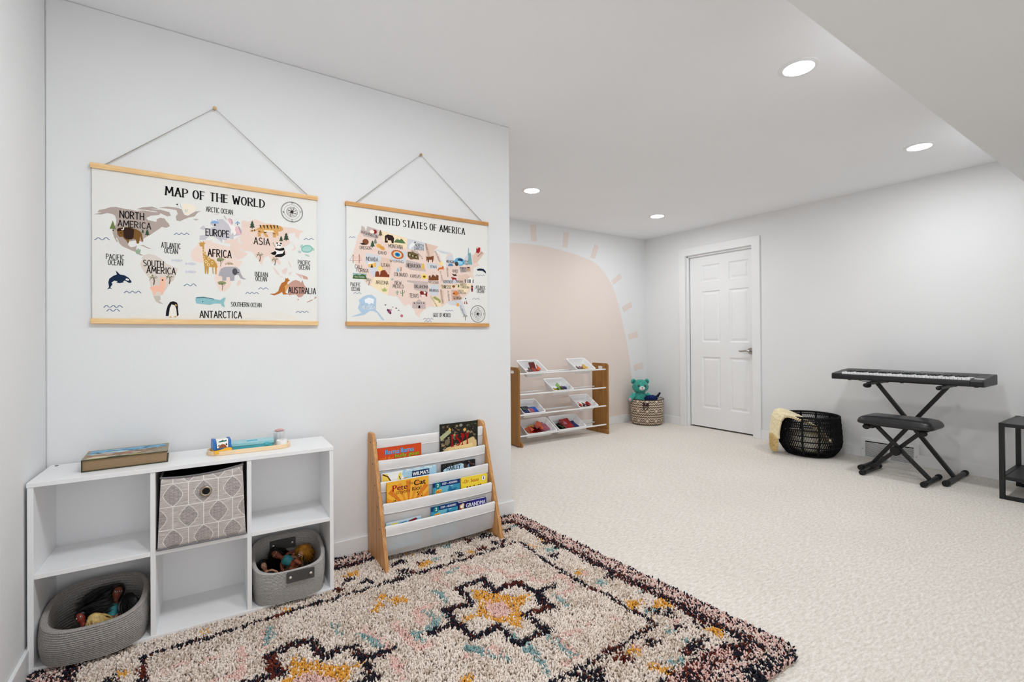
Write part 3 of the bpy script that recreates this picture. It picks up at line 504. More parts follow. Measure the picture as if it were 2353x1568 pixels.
('104,108,58',((639,-302),(632,-299),(624,-305),(631,-302))),
('104,108,58',((639,-302),(631,-304),(624,-316),(631,-308))),
('86,62,44',((546,-172),(550,-171),(550,-164),(546,-164))),
('52,78,58',((548,-135),(554,-145),(551,-145),(557,-155),(553,-155),(559,-165),(537,-168),(543,-157),(539,-157),(545,-146),(543,-147))),
('86,62,44',((665,-218),(667,-218),(667,-212),(665,-213))),
('52,78,58',((666,-190),(670,-198),(669,-198),(673,-205),(670,-206),(675,-213),(657,-215),(662,-207),(659,-207),(663,-199),(662,-199))),
('86,62,44',((686,-212),(689,-212),(689,-204),(686,-204))),
('52,78,58',((688,-173),(694,-184),(691,-184),(697,-194),(693,-195),(700,-205),(675,-208),(682,-196),(678,-196),(684,-185),(681,-185))),
('204,204,214',((287,-338),(286.2,-336.3),(283.7,-334.8),(280,-333.7),(275.4,-333.1),(270.6,-333.1),(266,-333.7),(262.3,-334.8),(259.8,-336.3),(259,-338),(259.8,-339.7),(262.3,-341.2),(266,-342.3),(270.6,-342.9),(275.4,-342.9),(280,-342.3),(283.7,-341.2),(286.2,-339.7))),
('204,204,214',((262,-338),(253,-333),(253,-346))),
('40,40,50',((289,-336),(288.9,-335.7),(288.8,-335.4),(288.5,-335.1),(288.2,-335),(287.8,-335),(287.5,-335.1),(287.2,-335.4),(287.1,-335.7),(287,-336),(287.1,-336.3),(287.2,-336.6),(287.5,-336.9),(287.8,-337),(288.2,-337),(288.5,-336.9),(288.8,-336.6),(288.9,-336.3))),
('204,204,214',((335,-348),(334.2,-346.3),(331.7,-344.8),(328,-343.7),(323.4,-343.1),(318.6,-343.1),(314,-343.7),(310.3,-344.8),(307.8,-346.3),(307,-348),(307.8,-349.7),(310.3,-351.2),(314,-352.3),(318.6,-352.9),(323.4,-352.9),(328,-352.3),(331.7,-351.2),(334.2,-349.7))),
('204,204,214',((309,-349),(300,-343),(300,-356))),
('40,40,50',((337,-347),(336.9,-346.7),(336.8,-346.4),(336.5,-346.1),(336.2,-346),(335.8,-346),(335.5,-346.1),(335.2,-346.4),(335.1,-346.7),(335,-347),(335.1,-347.3),(335.2,-347.6),(335.5,-347.9),(335.8,-348),(336.2,-348),(336.5,-347.9),(336.8,-347.6),(336.9,-347.3))),
('204,204,214',((335,-382),(334.2,-380.3),(331.7,-378.8),(328,-377.7),(323.4,-377.1),(318.6,-377.1),(314,-377.7),(310.3,-378.8),(307.8,-380.3),(307,-382),(307.8,-383.7),(310.3,-385.2),(314,-386.3),(318.6,-386.9),(323.4,-386.9),(328,-386.3),(331.7,-385.2),(334.2,-383.7))),
('204,204,214',((309,-383),(300,-377),(300,-390))),
('40,40,50',((337,-381),(336.9,-380.7),(336.8,-380.4),(336.5,-380.1),(336.2,-380),(335.8,-380),(335.5,-380.1),(335.2,-380.4),(335.1,-380.7),(335,-381),(335.1,-381.3),(335.2,-381.6),(335.5,-381.9),(335.8,-382),(336.2,-382),(336.5,-381.9),(336.8,-381.6),(336.9,-381.3))),
('30,28,30',((268,-103),(276,-100),(273,-108))),
('232,232,230',((276,-99),(288,-98),(290,-112),(280,-112))),
('110,160,180',('line',1.2,((300,-120),(301,-131),(306,-130),(306,-119)))),
('110,160,180',('line',1.2,((283,-99),(286,-116)))),
('30,28,28',('line',1.6,((760,-73),(759.4,-65.6),(757.7,-58.5),(754.9,-51.7),(751,-45.4),(746.2,-39.8),(740.6,-35),(734.3,-31.1),(727.5,-28.3),(720.4,-26.6),(713,-26),(705.6,-26.6),(698.5,-28.3),(691.7,-31.1),(685.4,-35),(679.8,-39.8),(675,-45.4),(671.1,-51.7),(668.3,-58.5),(666.6,-65.6),(666,-73),(666.6,-80.4),(668.3,-87.5),(671.1,-94.3),(675,-100.6),(679.8,-106.2),(685.4,-111),(691.7,-114.9),(698.5,-117.7),(705.6,-119.4),(713,-120),(720.4,-119.4),(727.5,-117.7),(734.3,-114.9),(740.6,-111),(746.2,-106.2),(751,-100.6),(754.9,-94.3),(757.7,-87.5),(759.4,-80.4),(760,-73)))),
('30,28,28',('line',0.9,((757,-73),(756.5,-66.1),(754.8,-59.4),(752.2,-53),(748.6,-47.1),(744.1,-41.9),(738.9,-37.4),(733,-33.8),(726.6,-31.2),(719.9,-29.5),(713,-29),(706.1,-29.5),(699.4,-31.2),(693,-33.8),(687.1,-37.4),(681.9,-41.9),(677.4,-47.1),(673.8,-53),(671.2,-59.4),(669.5,-66.1),(669,-73),(669.5,-79.9),(671.2,-86.6),(673.8,-93),(677.4,-98.9),(681.9,-104.1),(687.1,-108.6),(693,-112.2),(699.4,-114.8),(706.1,-116.5),(713,-117),(719.9,-116.5),(726.6,-114.8),(733,-112.2),(738.9,-108.6),(744.1,-104.1),(748.6,-98.9),(752.2,-93),(754.8,-86.6),(756.5,-79.9),(757,-73)))),
('30,28,28',('line',0.7,((747,-73),(746.6,-67.7),(745.3,-62.5),(743.3,-57.6),(740.5,-53),(737,-49),(733,-45.5),(728.4,-42.7),(723.5,-40.7),(718.3,-39.4),(713,-39),(707.7,-39.4),(702.5,-40.7),(697.6,-42.7),(693,-45.5),(689,-49),(685.5,-53),(682.7,-57.6),(680.7,-62.5),(679.4,-67.7),(679,-73),(679.4,-78.3),(680.7,-83.5),(682.7,-88.4),(685.5,-93),(689,-97),(693,-100.5),(697.6,-103.3),(702.5,-105.3),(707.7,-106.6),(713,-107),(718.3,-106.6),(723.5,-105.3),(728.4,-103.3),(733,-100.5),(737,-97),(740.5,-93),(743.3,-88.4),(745.3,-83.5),(746.6,-78.3),(747,-73)))),
('30,28,28',('line',1.4,((736,-73),(735.7,-69.4),(734.9,-65.9),(733.5,-62.6),(731.6,-59.5),(729.3,-56.7),(726.5,-54.4),(723.4,-52.5),(720.1,-51.1),(716.6,-50.3),(713,-50),(709.4,-50.3),(705.9,-51.1),(702.6,-52.5),(699.5,-54.4),(696.7,-56.7),(694.4,-59.5),(692.5,-62.6),(691.1,-65.9),(690.3,-69.4),(690,-73),(690.3,-76.6),(691.1,-80.1),(692.5,-83.4),(694.4,-86.5),(696.7,-89.3),(699.5,-91.6),(702.6,-93.5),(705.9,-94.9),(709.4,-95.7),(713,-96),(716.6,-95.7),(720.1,-94.9),(723.4,-93.5),(726.5,-91.6),(729.3,-89.3),(731.6,-86.5),(733.5,-83.4),(734.9,-80.1),(735.7,-76.6),(736,-73)))),
('30,28,28',('line',0.8,((730,-73),(729.8,-70.3),(729.2,-67.7),(728.1,-65.3),(726.8,-63),(725,-61),(723,-59.2),(720.7,-57.9),(718.3,-56.8),(715.7,-56.2),(713,-56),(710.3,-56.2),(707.7,-56.8),(705.3,-57.9),(703,-59.2),(701,-61),(699.2,-63),(697.9,-65.3),(696.8,-67.7),(696.2,-70.3),(696,-73),(696.2,-75.7),(696.8,-78.3),(697.9,-80.7),(699.2,-83),(701,-85),(703,-86.8),(705.3,-88.1),(707.7,-89.2),(710.3,-89.8),(713,-90),(715.7,-89.8),(718.3,-89.2),(720.7,-88.1),(723,-86.8),(725,-85),(726.8,-83),(728.1,-80.7),(729.2,-78.3),(729.8,-75.7),(730,-73)))),
('30,28,28',((739,-81),(716,-78),(713,-73))),
('30,28,28',((721,-93),(712,-79),(713,-73))),
('30,28,28',((703,-102),(708,-76),(713,-73))),
('30,28,28',((694,-84),(708,-72),(713,-73))),
('30,28,28',((688,-65),(711,-68),(713,-73))),
('30,28,28',((705,-53),(715,-67),(713,-73))),
('30,28,28',((724,-43),(718,-69),(713,-73))),
('30,28,28',((732,-61),(718,-74),(713,-73))),
)
WORLD_TEXT=(
('N',711,-35.5,6.1,9,0,'24,22,22',0),
('S',710,-118.5,6.1,10,0,'24,22,22',0),
('E',749,-71.5,6.1,9,0,'24,22,22',0),
('W',673,-82,6,9,0,'24,22,22',0),
('MAP OF THE WORLD',234,-70,363,35,0,'28,26,26',1),
('NORTH',87,-184,74.7,28,0,'24,22,22',0.6),
('AMERICA',81,-218.5,103.2,25,0,'24,22,22',0.6),
('SOUTH',160,-369.5,65.2,24,0,'24,22,22',0.6),
('AMERICA',171,-397,94.3,26,0,'24,22,22',0.6),
('EUROPE',373,-221.5,85.1,29,0,'24,22,22',0.6),
('AFRICA',380,-311,86.2,32,0,'24,22,22',0.6),
('ASIA',555,-239.5,63.2,30,0,'24,22,22',0.6),
('AUSTRALIA',696,-454,120.1,28,0,'24,22,22',0.6),
('ANTARCTICA',350,-575.5,155,29,0,'24,22,22',0.6),
('ARCTIC OCEAN',374,-118.5,98.1,21,0,'40,40,40',0),
('ATLANTIC',219,-289,64.1,22,0,'40,40,40',0),
('OCEAN',229,-310.5,44.1,21,0,'40,40,40',0),
('PACIFIC',45,-351.5,54.1,20,0,'40,40,40',0),
('OCEAN',51,-373.5,44.1,20,0,'40,40,40',0),
('INDIAN',557,-384.5,52,20,0,'40,40,40',0),
('OCEAN',561,-406,44,21,0,'40,40,40',0),
('PACIFIC',738,-317.5,54.1,21,0,'40,40,40',0),
('OCEAN',742,-340,46,21,0,'40,40,40',0),
('SOUTHERN OCEAN',465,-524,118,19,0,'40,40,40',0),
)
USA=(
('229,206,194',((82,-90),(97,-96),(103,-115),(111,-89),(174,-101),(251,-115),(327,-128),(423,-141),(505,-153),(479,-180),(511,-197),(526,-232),(540,-271),(555,-263),(552,-210),(563,-182),(593,-187),(600,-226),(630,-252),(677,-228),(697,-169),(724,-181),(749,-157),(753,-129),(777,-130),(781,-154),(801,-163),(764,-195),(756,-220),(768,-240),(732,-253),(724,-292),(731,-320),(719,-369),(683,-420),(648,-442),(667,-489),(682,-530),(674,-551),(651,-524),(629,-477),(614,-470),(583,-478),(554,-466),(531,-487),(488,-491),(445,-489),(410,-516),(392,-536),(395,-553),(371,-537),(358,-505),(334,-480),(307,-490),(288,-469),(268,-444),(216,-437),(172,-417),(129,-395),(110,-389),(86,-360),(62,-320),(45,-279),(36,-243),(51,-194),(63,-144),(79,-112))),
('194,178,174',((79,-112),(82,-90),(97,-96),(103,-115),(111,-89),(166,-101),(161,-148),(91,-144))),
('238,218,184',((183,-103),(325,-128),(320,-185),(218,-170),(186,-149))),
('204,207,212',((327,-130),(425,-141),(422,-185),(323,-185))),
('204,207,212',((237,-197),(323,-198),(316,-259),(227,-254))),
('204,207,212',((105,-225),(183,-236),(167,-300),(144,-357),(96,-268))),
('220,192,176',((183,-241),(240,-249),(230,-326),(166,-318))),
('238,218,184',((148,-341),(230,-345),(216,-437),(172,-420),(126,-389))),
('194,178,174',((319,-243),(418,-258),(432,-299),(342,-296),(312,-282))),
('220,192,176',((428,-142),(505,-153),(479,-180),(475,-203),(436,-240))),
('194,178,174',((322,-352),(442,-354),(442,-417),(362,-401),(359,-366),(322,-362))),
('204,207,212',((449,-370),(510,-367),(503,-427),(452,-426))),
('204,207,212',((436,-250),(500,-251),(500,-281),(436,-282))),
('204,207,212',((557,-206),(593,-189),(604,-239),(555,-253))),
('204,207,212',((490,-172),(534,-176),(589,-183),(563,-192),(526,-189))),
('194,178,174',((638,-257),(708,-252),(712,-279),(642,-291))),
('220,192,176',((514,-394),(539,-396),(539,-473),(517,-470))),
('212,176,156',((584,-390),(629,-391),(648,-442),(587,-458))),
('238,218,184',((456,-433),(510,-441),(524,-487),(480,-491))),
('238,218,184',((521,-370),(630,-357),(622,-378),(517,-387))),
('238,218,184',((622,-354),(715,-349),(699,-384),(668,-413),(626,-388))),
('204,207,212',((554,-459),(644,-445),(659,-476),(681,-527),(674,-550),(651,-524),(629,-478),(583,-478))),
('220,192,176',((626,-306),(684,-295),(723,-320),(630,-350))),
('204,207,212',((536,-345),(622,-320),(630,-350),(532,-359))),
('220,192,176',((724,-195),(749,-157),(753,-129),(777,-130),(781,-154),(801,-163),(756,-220),(728,-229))),
('204,207,212',((669,-206),(697,-169),(720,-184),(720,-240),(673,-244))),
('172,196,216',((86,-452),(107,-442),(132,-439),(155,-456),(153,-517),(171,-535),(198,-569),(184,-567),(159,-532),(140,-522),(122,-522),(91,-544),(26,-555),(79,-534),(61,-510),(70,-483),(65,-468))),
('232,236,238',((95,-466),(116,-453),(144,-462),(140,-486),(129,-481),(119,-490),(107,-481),(98,-482))),
('150,30,36',((160,-113),(159.3,-109.2),(157.2,-105.9),(154,-103.5),(150.1,-102.2),(145.9,-102.2),(142,-103.5),(138.8,-105.9),(136.7,-109.2),(136,-113),(136.7,-116.8),(138.8,-120.1),(142,-122.5),(145.9,-123.8),(150.1,-123.8),(154,-122.5),(157.2,-120.1),(159.3,-116.8))),
('238,226,210',((147,-115),(146.3,-111.6),(144.2,-108.6),(141,-106.3),(137.1,-105.2),(132.9,-105.2),(129,-106.3),(125.8,-108.6),(123.7,-111.6),(123,-115),(123.7,-118.4),(125.8,-121.4),(129,-123.7),(132.9,-124.8),(137.1,-124.8),(141,-123.7),(144.2,-121.4),(146.3,-118.4))),
('86,62,44',((177,-133),(181,-133),(181,-126),(177,-126))),
('96,92,70',((179,-99),(185,-108),(183,-109),(188,-117),(184,-118),(191,-127),(167,-130),(174,-119),(170,-120),(175,-109),(173,-110))),
('86,62,44',((135,-196),(139,-196),(139,-188),(135,-189))),
('52,78,58',((138,-159),(144,-169),(141,-170),(148,-179),(143,-180),(151,-189),(124,-192),(132,-181),(127,-181),(134,-170),(131,-171))),
('86,62,44',((151,-177),(154,-176),(154,-170),(151,-171))),
('120,130,112',((152,-147),(158,-155),(155,-155),(161,-163),(157,-163),(163,-171),(142,-173),(148,-164),(144,-165),(149,-156),(147,-156))),
('48,32,30',((202,-163),(202,-128),(218,-119),(244,-122),(252,-135),(249,-162),(239,-163),(236,-149),(219,-150),(217,-163))),
('238,218,184',((210,-152),(214,-134),(219,-151))),
('86,116,76',((250,-157),(270,-132),(281,-143),(293,-132),(316,-157))),
('206,206,190',((264,-140),(270,-131),(277,-139))),
('122,74,48',((118,-170),(117,-164.9),(114.3,-160.4),(110,-157),(104.8,-155.2),(99.2,-155.2),(94,-157),(89.7,-160.4),(87,-164.9),(86,-170),(87,-175.1),(89.7,-179.6),(94,-183),(99.2,-184.8),(104.8,-184.8),(110,-183),(114.3,-179.6),(117,-175.1))),
('44,30,28',((72,-180),(90,-177),(109,-185),(84,-187))),
('226,172,92',((183,-184),(182.2,-180.2),(180,-176.9),(176.5,-174.5),(172.3,-173.2),(167.7,-173.2),(163.5,-174.5),(160,-176.9),(157.8,-180.2),(157,-184),(157.8,-187.8),(160,-191.1),(163.5,-193.5),(167.7,-194.8),(172.3,-194.8),(176.5,-193.5),(180,-191.1),(182.2,-187.8))),
('214,158,78',((201.5,-199.8),(202.1,-196.3),(200.8,-192.4),(197.9,-188.5),(193.7,-185.2),(188.6,-182.9),(183.4,-181.8),(178.6,-182),(174.8,-183.5),(172.5,-186.2),(171.9,-189.7),(173.2,-193.6),(176.1,-197.5),(180.3,-200.8),(185.4,-203.1),(190.6,-204.2),(195.4,-204),(199.2,-202.5))),
('176,92,52',((303.7,-224.7),(302.8,-216.3),(297.9,-208.3),(289.7,-201.8),(279.1,-197.4),(267.4,-195.8),(256.1,-197.1),(246.4,-201.1),(239.5,-207.4),(236.3,-215.3),(237.2,-223.7),(242.1,-231.7),(250.3,-238.2),(260.9,-242.6),(272.6,-244.2),(283.9,-242.9),(293.6,-238.9),(300.5,-232.6))),
('222,140,84',((296.7,-223.8),(296,-217.1),(292.2,-210.8),(285.7,-205.6),(277.2,-202.1),(268,-200.8),(258.9,-201.8),(251.2,-205),(245.8,-210),(243.3,-216.2),(244,-222.9),(247.8,-229.2),(254.3,-234.4),(262.8,-237.9),(272,-239.2),(281.1,-238.2),(288.8,-235),(294.2,-230))),
('236,222,190',((290.8,-222.9),(290.3,-217.7),(287.3,-212.7),(282.2,-208.6),(275.7,-205.9),(268.4,-204.9),(261.4,-205.7),(255.4,-208.2),(251.2,-212.2),(249.2,-217.1),(249.7,-222.3),(252.7,-227.3),(257.8,-231.4),(264.3,-234.1),(271.6,-235.1),(278.6,-234.3),(284.6,-231.8),(288.8,-227.8))),
('120,180,190',((286.8,-222.4),(286.4,-218.2),(284,-214.2),(279.9,-210.9),(274.6,-208.7),(268.7,-207.9),(263,-208.5),(258.2,-210.5),(254.8,-213.7),(253.2,-217.6),(253.6,-221.8),(256,-225.8),(260.1,-229.1),(265.4,-231.3),(271.3,-232.1),(277,-231.5),(281.8,-229.5),(285.2,-226.3))),
('40,120,180',((282.9,-221.8),(282.6,-218.3),(280.8,-215),(277.6,-212.3),(273.6,-210.6),(269.1,-209.9),(264.8,-210.5),(261,-212.2),(258.4,-214.9),(257.1,-218.2),(257.4,-221.7),(259.2,-225),(262.4,-227.7),(266.4,-229.4),(270.9,-230.1),(275.2,-229.5),(279,-227.8),(281.6,-225.1))),
('24,70,130',((276.9,-221),(276.8,-219.2),(275.8,-217.6),(274.1,-216.2),(271.9,-215.3),(269.5,-215),(267.1,-215.2),(265.1,-216.1),(263.7,-217.4),(263.1,-219),(263.2,-220.8),(264.2,-222.4),(265.9,-223.8),(268.1,-224.7),(270.5,-225),(272.9,-224.8),(274.9,-223.9),(276.3,-222.6))),
('128,44,36',('line',2.6,((39,-240),(39,-285)))),
('128,44,36',('line',2.6,((69,-237),(69,-283)))),
('176,84,70',('line',1,((22,-271),(39,-243),(54,-257),(69,-240),(81,-267)))),
('176,84,70',('line',1.2,((22,-273),(81,-268)))),
('232,184,104',((111,-278),(157,-272),(155,-296),(117,-299))),
('48,36,34',((126,-300),(133,-279),(140,-299))),
('232,232,226',((110,-284),(117,-274),(154,-270),(136,-278))),
('128,62,36',((149,-345),(152,-320),(161,-315),(170,-319),(174,-340),(180,-310),(202,-307),(213,-321),(216,-328),(225,-328),(225,-343))),
('238,210,128',((190,-301),(189.2,-296.6),(186.7,-292.6),(183,-289.7),(178.4,-288.2),(173.6,-288.2),(169,-289.7),(165.3,-292.6),(162.8,-296.6),(162,-301),(162.8,-305.4),(165.3,-309.4),(169,-312.3),(173.6,-313.8),(178.4,-313.8),(183,-312.3),(186.7,-309.4),(189.2,-305.4))),
('150,176,178',((37,-333),(106,-333),(106,-344),(37,-347))),
('72,106,56',((36,-362),(39,-345),(56,-339),(71,-344),(83,-336),(100,-340),(109,-361))),
('92,66,42',('line',2.946,((118,-365),(119,-377),(117,-391)))),
('104,108,58',((117,-363),(125,-365),(134,-375),(126,-368))),
('104,108,58',((117,-363),(126,-360),(134,-365),(127,-363))),
('104,108,58',((117,-363),(124,-354),(126,-354),(122,-358))),
('104,108,58',((117,-363),(115,-355),(108,-355),(112,-359))),
('104,108,58',((117,-363),(109,-361),(100,-367),(108,-364))),
('104,108,58',((117,-363),(108,-366),(101,-377),(108,-370))),
('136,158,128',('line',4.2,((267,-410),(267,-435)))),
('136,158,128',('line',2.6,((267,-426),(260,-424),(260,-416)))),
('136,158,128',('line',2.6,((267,-424),(274,-422),(274,-414)))),
('96,128,78',('line',4.2,((297,-404),(297,-440)))),
('96,128,78',('line',2.6,((297,-426),(286,-424),(286,-413)))),
('96,128,78',('line',2.6,((297,-423),(307,-420),(307,-409)))),
('164,182,108',((188,-419),(182,-403),(200,-419))),
('168,188,168',((237,-358),(230,-349),(244,-358))),
('164,182,108',((190,-419),(190,-399),(202,-419))),
('168,188,168',((237,-358),(236,-345),(244,-358))),
('164,182,108',((192,-419),(198,-394),(204,-419))),
('168,188,168',((237,-358),(241,-341),(244,-358))),
('164,182,108',((194,-419),(206,-398),(206,-418))),
('168,188,168',((237,-358),(246,-345),(244,-358))),
('164,182,108',((196,-419),(215,-402),(208,-418))),
('168,188,168',((237,-358),(251,-348),(244,-358))),
('150,190,206',((262,-311),(272,-285),(282,-310))),
('140,40,44',('line',2.4,((284,-284),(286,-307)))),
('140,40,44',('line',2.4,((291,-284),(290,-307)))),
('224,186,92',((420.8,-275.7),(421.7,-269.2),(421.5,-263.3),(420.3,-258.7),(418.2,-256),(415.5,-255.4),(412.5,-257.1),(409.5,-260.8),(407,-266.1),(405.2,-272.3),(404.3,-278.8),(404.5,-284.7),(405.7,-289.3),(407.8,-292),(410.5,-292.6),(413.5,-290.9),(416.5,-287.2),(419,-281.9))),
('238,206,98',((438,-327),(437,-322.2),(434,-318),(429.5,-314.9),(424,-313.2),(418,-313.2),(412.5,-314.9),(408,-318),(405,-322.2),(404,-327),(405,-331.8),(408,-336),(412.5,-339.1),(418,-340.8),(424,-340.8),(429.5,-339.1),(434,-336),(437,-331.8))),
('110,76,36',((429,-327),(428.5,-324.9),(427.1,-323.1),(425,-321.8),(422.4,-321.1),(419.6,-321.1),(417,-321.8),(414.9,-323.1),(413.5,-324.9),(413,-327),(413.5,-329.1),(414.9,-330.9),(417,-332.2),(419.6,-332.9),(422.4,-332.9),(425,-332.2),(427.1,-330.9),(428.5,-329.1))),
('120,70,40',((446,-346),(447,-321),(457,-317),(460,-330),(471,-311),(489,-322),(493,-311),(506,-315),(506,-342))),
('196,176,160',('line',1,((462,-327),(471,-302),(483,-301),(492,-325)))),
('126,40,32',((393,-413),(403,-406),(417,-410),(428,-406),(438,-414),(437,-436),(430,-436),(426,-426),(409,-426),(406,-438),(400,-438),(398,-424))),
('238,232,224',((429,-415),(428.6,-412.9),(427.6,-411.1),(426,-409.8),(424,-409.1),(422,-409.1),(420,-409.8),(418.4,-411.1),(417.4,-412.9),(417,-415),(417.4,-417.1),(418.4,-418.9),(420,-420.2),(422,-420.9),(424,-420.9),(426,-420.2),(427.6,-418.9),(428.6,-417.1))),
('238,232,224',((410,-432),(409.8,-430.3),(409.1,-428.8),(408,-427.7),(406.7,-427.1),(405.3,-427.1),(404,-427.7),(402.9,-428.8),(402.2,-430.3),(402,-432),(402.2,-433.7),(402.9,-435.2),(404,-436.3),(405.3,-436.9),(406.7,-436.9),(408,-436.3),(409.1,-435.2),(409.8,-433.7))),
('194,178,174',((350,-502),(352,-466),(372,-466),(382,-455),(395,-453),(406,-464),(427,-464),(428,-503))),
('44,36,40',((366,-474),(365.8,-472.6),(365.3,-471.4),(364.5,-470.5),(363.5,-470.1),(362.5,-470.1),(361.5,-470.5),(360.7,-471.4),(360.2,-472.6),(360,-474),(360.2,-475.4),(360.7,-476.6),(361.5,-477.5),(362.5,-477.9),(363.5,-477.9),(364.5,-477.5),(365.3,-476.6),(365.8,-475.4))),
('44,36,40',((381,-473),(380.9,-471.3),(380.5,-469.8),(380,-468.7),(379.3,-468.1),(378.7,-468.1),(378,-468.7),(377.5,-469.8),(377.1,-471.3),(377,-473),(377.1,-474.7),(377.5,-476.2),(378,-477.3),(378.7,-477.9),(379.3,-477.9),(380,-477.3),(380.5,-476.2),(380.9,-474.7))),
('44,36,40',((392,-473),(391.8,-471.6),(391.3,-470.4),(390.5,-469.5),(389.5,-469.1),(388.5,-469.1),(387.5,-469.5),(386.7,-470.4),(386.2,-471.6),(386,-473),(386.2,-474.4),(386.7,-475.6),(387.5,-476.5),(388.5,-476.9),(389.5,-476.9),(390.5,-476.5),(391.3,-475.6),(391.8,-474.4))),
('44,36,40',((404,-472),(403.9,-470.3),(403.5,-468.8),(403,-467.7),(402.3,-467.1),(401.7,-467.1),(401,-467.7),(400.5,-468.8),(400.1,-470.3),(400,-472),(400.1,-473.7),(400.5,-475.2),(401,-476.3),(401.7,-476.9),(402.3,-476.9),(403,-476.3),(403.5,-475.2),(403.9,-473.7))),
('44,36,40',((420,-472),(419.8,-470.6),(419.3,-469.4),(418.5,-468.5),(417.5,-468.1),(416.5,-468.1),(415.5,-468.5),(414.7,-469.4),(414.2,-470.6),(414,-472),(414.2,-473.4),(414.7,-474.6),(415.5,-475.5),(416.5,-475.9),(417.5,-475.9),(418.5,-475.5),(419.3,-474.6),(419.8,-473.4))),
('44,30,32',((385,-501),(385,-490),(391,-484),(397,-489),(396,-501))),
('150,134,136',('line',1.4,((375,-482),(375,-502)))),
('150,134,136',('line',1.4,((410,-481),(410,-501)))),
('152,158,96',((472,-437),(484,-432),(510,-446),(518,-457),(515,-467),(504,-466),(506,-457),(488,-451),(474,-443))),
('96,168,206',((671,-227),(669,-219.1),(663.3,-212.2),(654.5,-207.1),(643.7,-204.3),(632.3,-204.3),(621.5,-207.1),(612.7,-212.2),(607,-219.1),(605,-227),(607,-234.9),(612.7,-241.8),(621.5,-246.9),(632.3,-249.7),(643.7,-249.7),(654.5,-246.9),(663.3,-241.8),(669,-234.9))),
('56,66,96',((660,-217),(659,-213.9),(656,-211.2),(651.5,-209.2),(646,-208.1),(640,-208.1),(634.5,-209.2),(630,-211.2),(627,-213.9),(626,-217),(627,-220.1),(630,-222.8),(634.5,-224.8),(640,-225.9),(646,-225.9),(651.5,-224.8),(656,-222.8),(659,-220.1))),
('150,206,228',((658,-233),(656.8,-229.2),(653.3,-225.9),(648,-223.5),(641.5,-222.2),(634.5,-222.2),(628,-223.5),(622.7,-225.9),(619.2,-229.2),(618,-233),(619.2,-236.8),(622.7,-240.1),(628,-242.5),(634.5,-243.8),(641.5,-243.8),(648,-242.5),(653.3,-240.1),(656.8,-236.8))),
('70,66,70',((630,-241),(629.3,-236.6),(627.4,-232.6),(624.5,-229.7),(620.9,-228.2),(617.1,-228.2),(613.5,-229.7),(610.6,-232.6),(608.7,-236.6),(608,-241),(608.7,-245.4),(610.6,-249.4),(613.5,-252.3),(617.1,-253.8),(620.9,-253.8),(624.5,-252.3),(627.4,-249.4),(629.3,-245.4))),
('118,164,168',((691,-239),(696,-187),(693,-183),(695,-143),(699,-143),(700,-174),(710,-168),(713,-196),(721,-237))),
('122,72,46',((434,-215),(450,-217),(468,-211),(477,-206),(477,-226),(472,-245),(468,-245),(467,-231),(450,-232),(448,-247),(443,-247),(440,-233),(434,-245))),
('206,112,52',((500,-284),(507,-272),(526,-267),(532,-259),(539,-265),(537,-277),(542,-287),(534,-278),(512,-281),(505,-290))),
('98,132,166',((564,-256),(572,-243),(589,-242),(597,-249),(595,-256),(564,-259))),
('246,216,140',((534,-247),(533.3,-243.6),(531.4,-240.6),(528.5,-238.3),(524.9,-237.2),(521.1,-237.2),(517.5,-238.3),(514.6,-240.6),(512.7,-243.6),(512,-247),(512.7,-250.4),(514.6,-253.4),(517.5,-255.7),(521.1,-256.8),(524.9,-256.8),(528.5,-255.7),(531.4,-253.4),(533.3,-250.4))),
('70,46,42',((588,-299),(607,-302),(622,-294),(613,-304),(624,-310),(600,-312))),
('152,48,48',((583,-317),(592,-319),(616,-322),(618,-341),(612,-333),(598,-331),(595,-342),(589,-327))),
('140,84,50',((609,-371),(608.4,-368.6),(606.7,-366.5),(604,-364.9),(600.7,-364.1),(597.3,-364.1),(594,-364.9),(591.3,-366.5),(589.6,-368.6),(589,-371),(589.6,-373.4),(591.3,-375.5),(594,-377.1),(597.3,-377.9),(600.7,-377.9),(604,-377.1),(606.7,-375.5),(608.4,-373.4))),
('140,84,50',('line',2,((605,-367),(622,-357)))),
('110,126,92',((636,-367),(635.6,-363.9),(634.6,-361.2),(633,-359.2),(631,-358.1),(629,-358.1),(627,-359.2),(625.4,-361.2),(624.4,-363.9),(624,-367),(624.4,-370.1),(625.4,-372.8),(627,-374.8),(629,-375.9),(631,-375.9),(633,-374.8),(634.6,-372.8),(635.6,-370.1))),
('214,130,70',((628,-410),(627,-405.6),(624.3,-401.6),(620,-398.7),(614.8,-397.2),(609.2,-397.2),(604,-398.7),(599.7,-401.6),(597,-405.6),(596,-410),(597,-414.4),(599.7,-418.4),(604,-421.3),(609.2,-422.8),(614.8,-422.8),(620,-421.3),(624.3,-418.4),(627,-414.4))),
('90,50,36',((605,-411),(604.7,-409.6),(603.8,-408.4),(602.5,-407.5),(600.9,-407.1),(599.1,-407.1),(597.5,-407.5),(596.2,-408.4),(595.3,-409.6),(595,-411),(595.3,-412.4),(596.2,-413.6),(597.5,-414.5),(599.1,-414.9),(600.9,-414.9),(602.5,-414.5),(603.8,-413.6),(604.7,-412.4))),
('232,168,92',((634,-474),(633.4,-470.6),(631.7,-467.6),(629,-465.3),(625.7,-464.2),(622.3,-464.2),(619,-465.3),(616.3,-467.6),(614.6,-470.6),(614,-474),(614.6,-477.4),(616.3,-480.4),(619,-482.7),(622.3,-483.8),(625.7,-483.8),(629,-482.7),(631.7,-480.4),(633.4,-477.4))),
('236,234,230',((684,-326),(708,-311),(731,-323),(731,-346),(684,-349))),
('48,46,52',((671,-326),(676,-326),(676,-347),(671,-347))),
('48,46,52',((688,-325),(693,-325),(693,-346),(688,-346))),
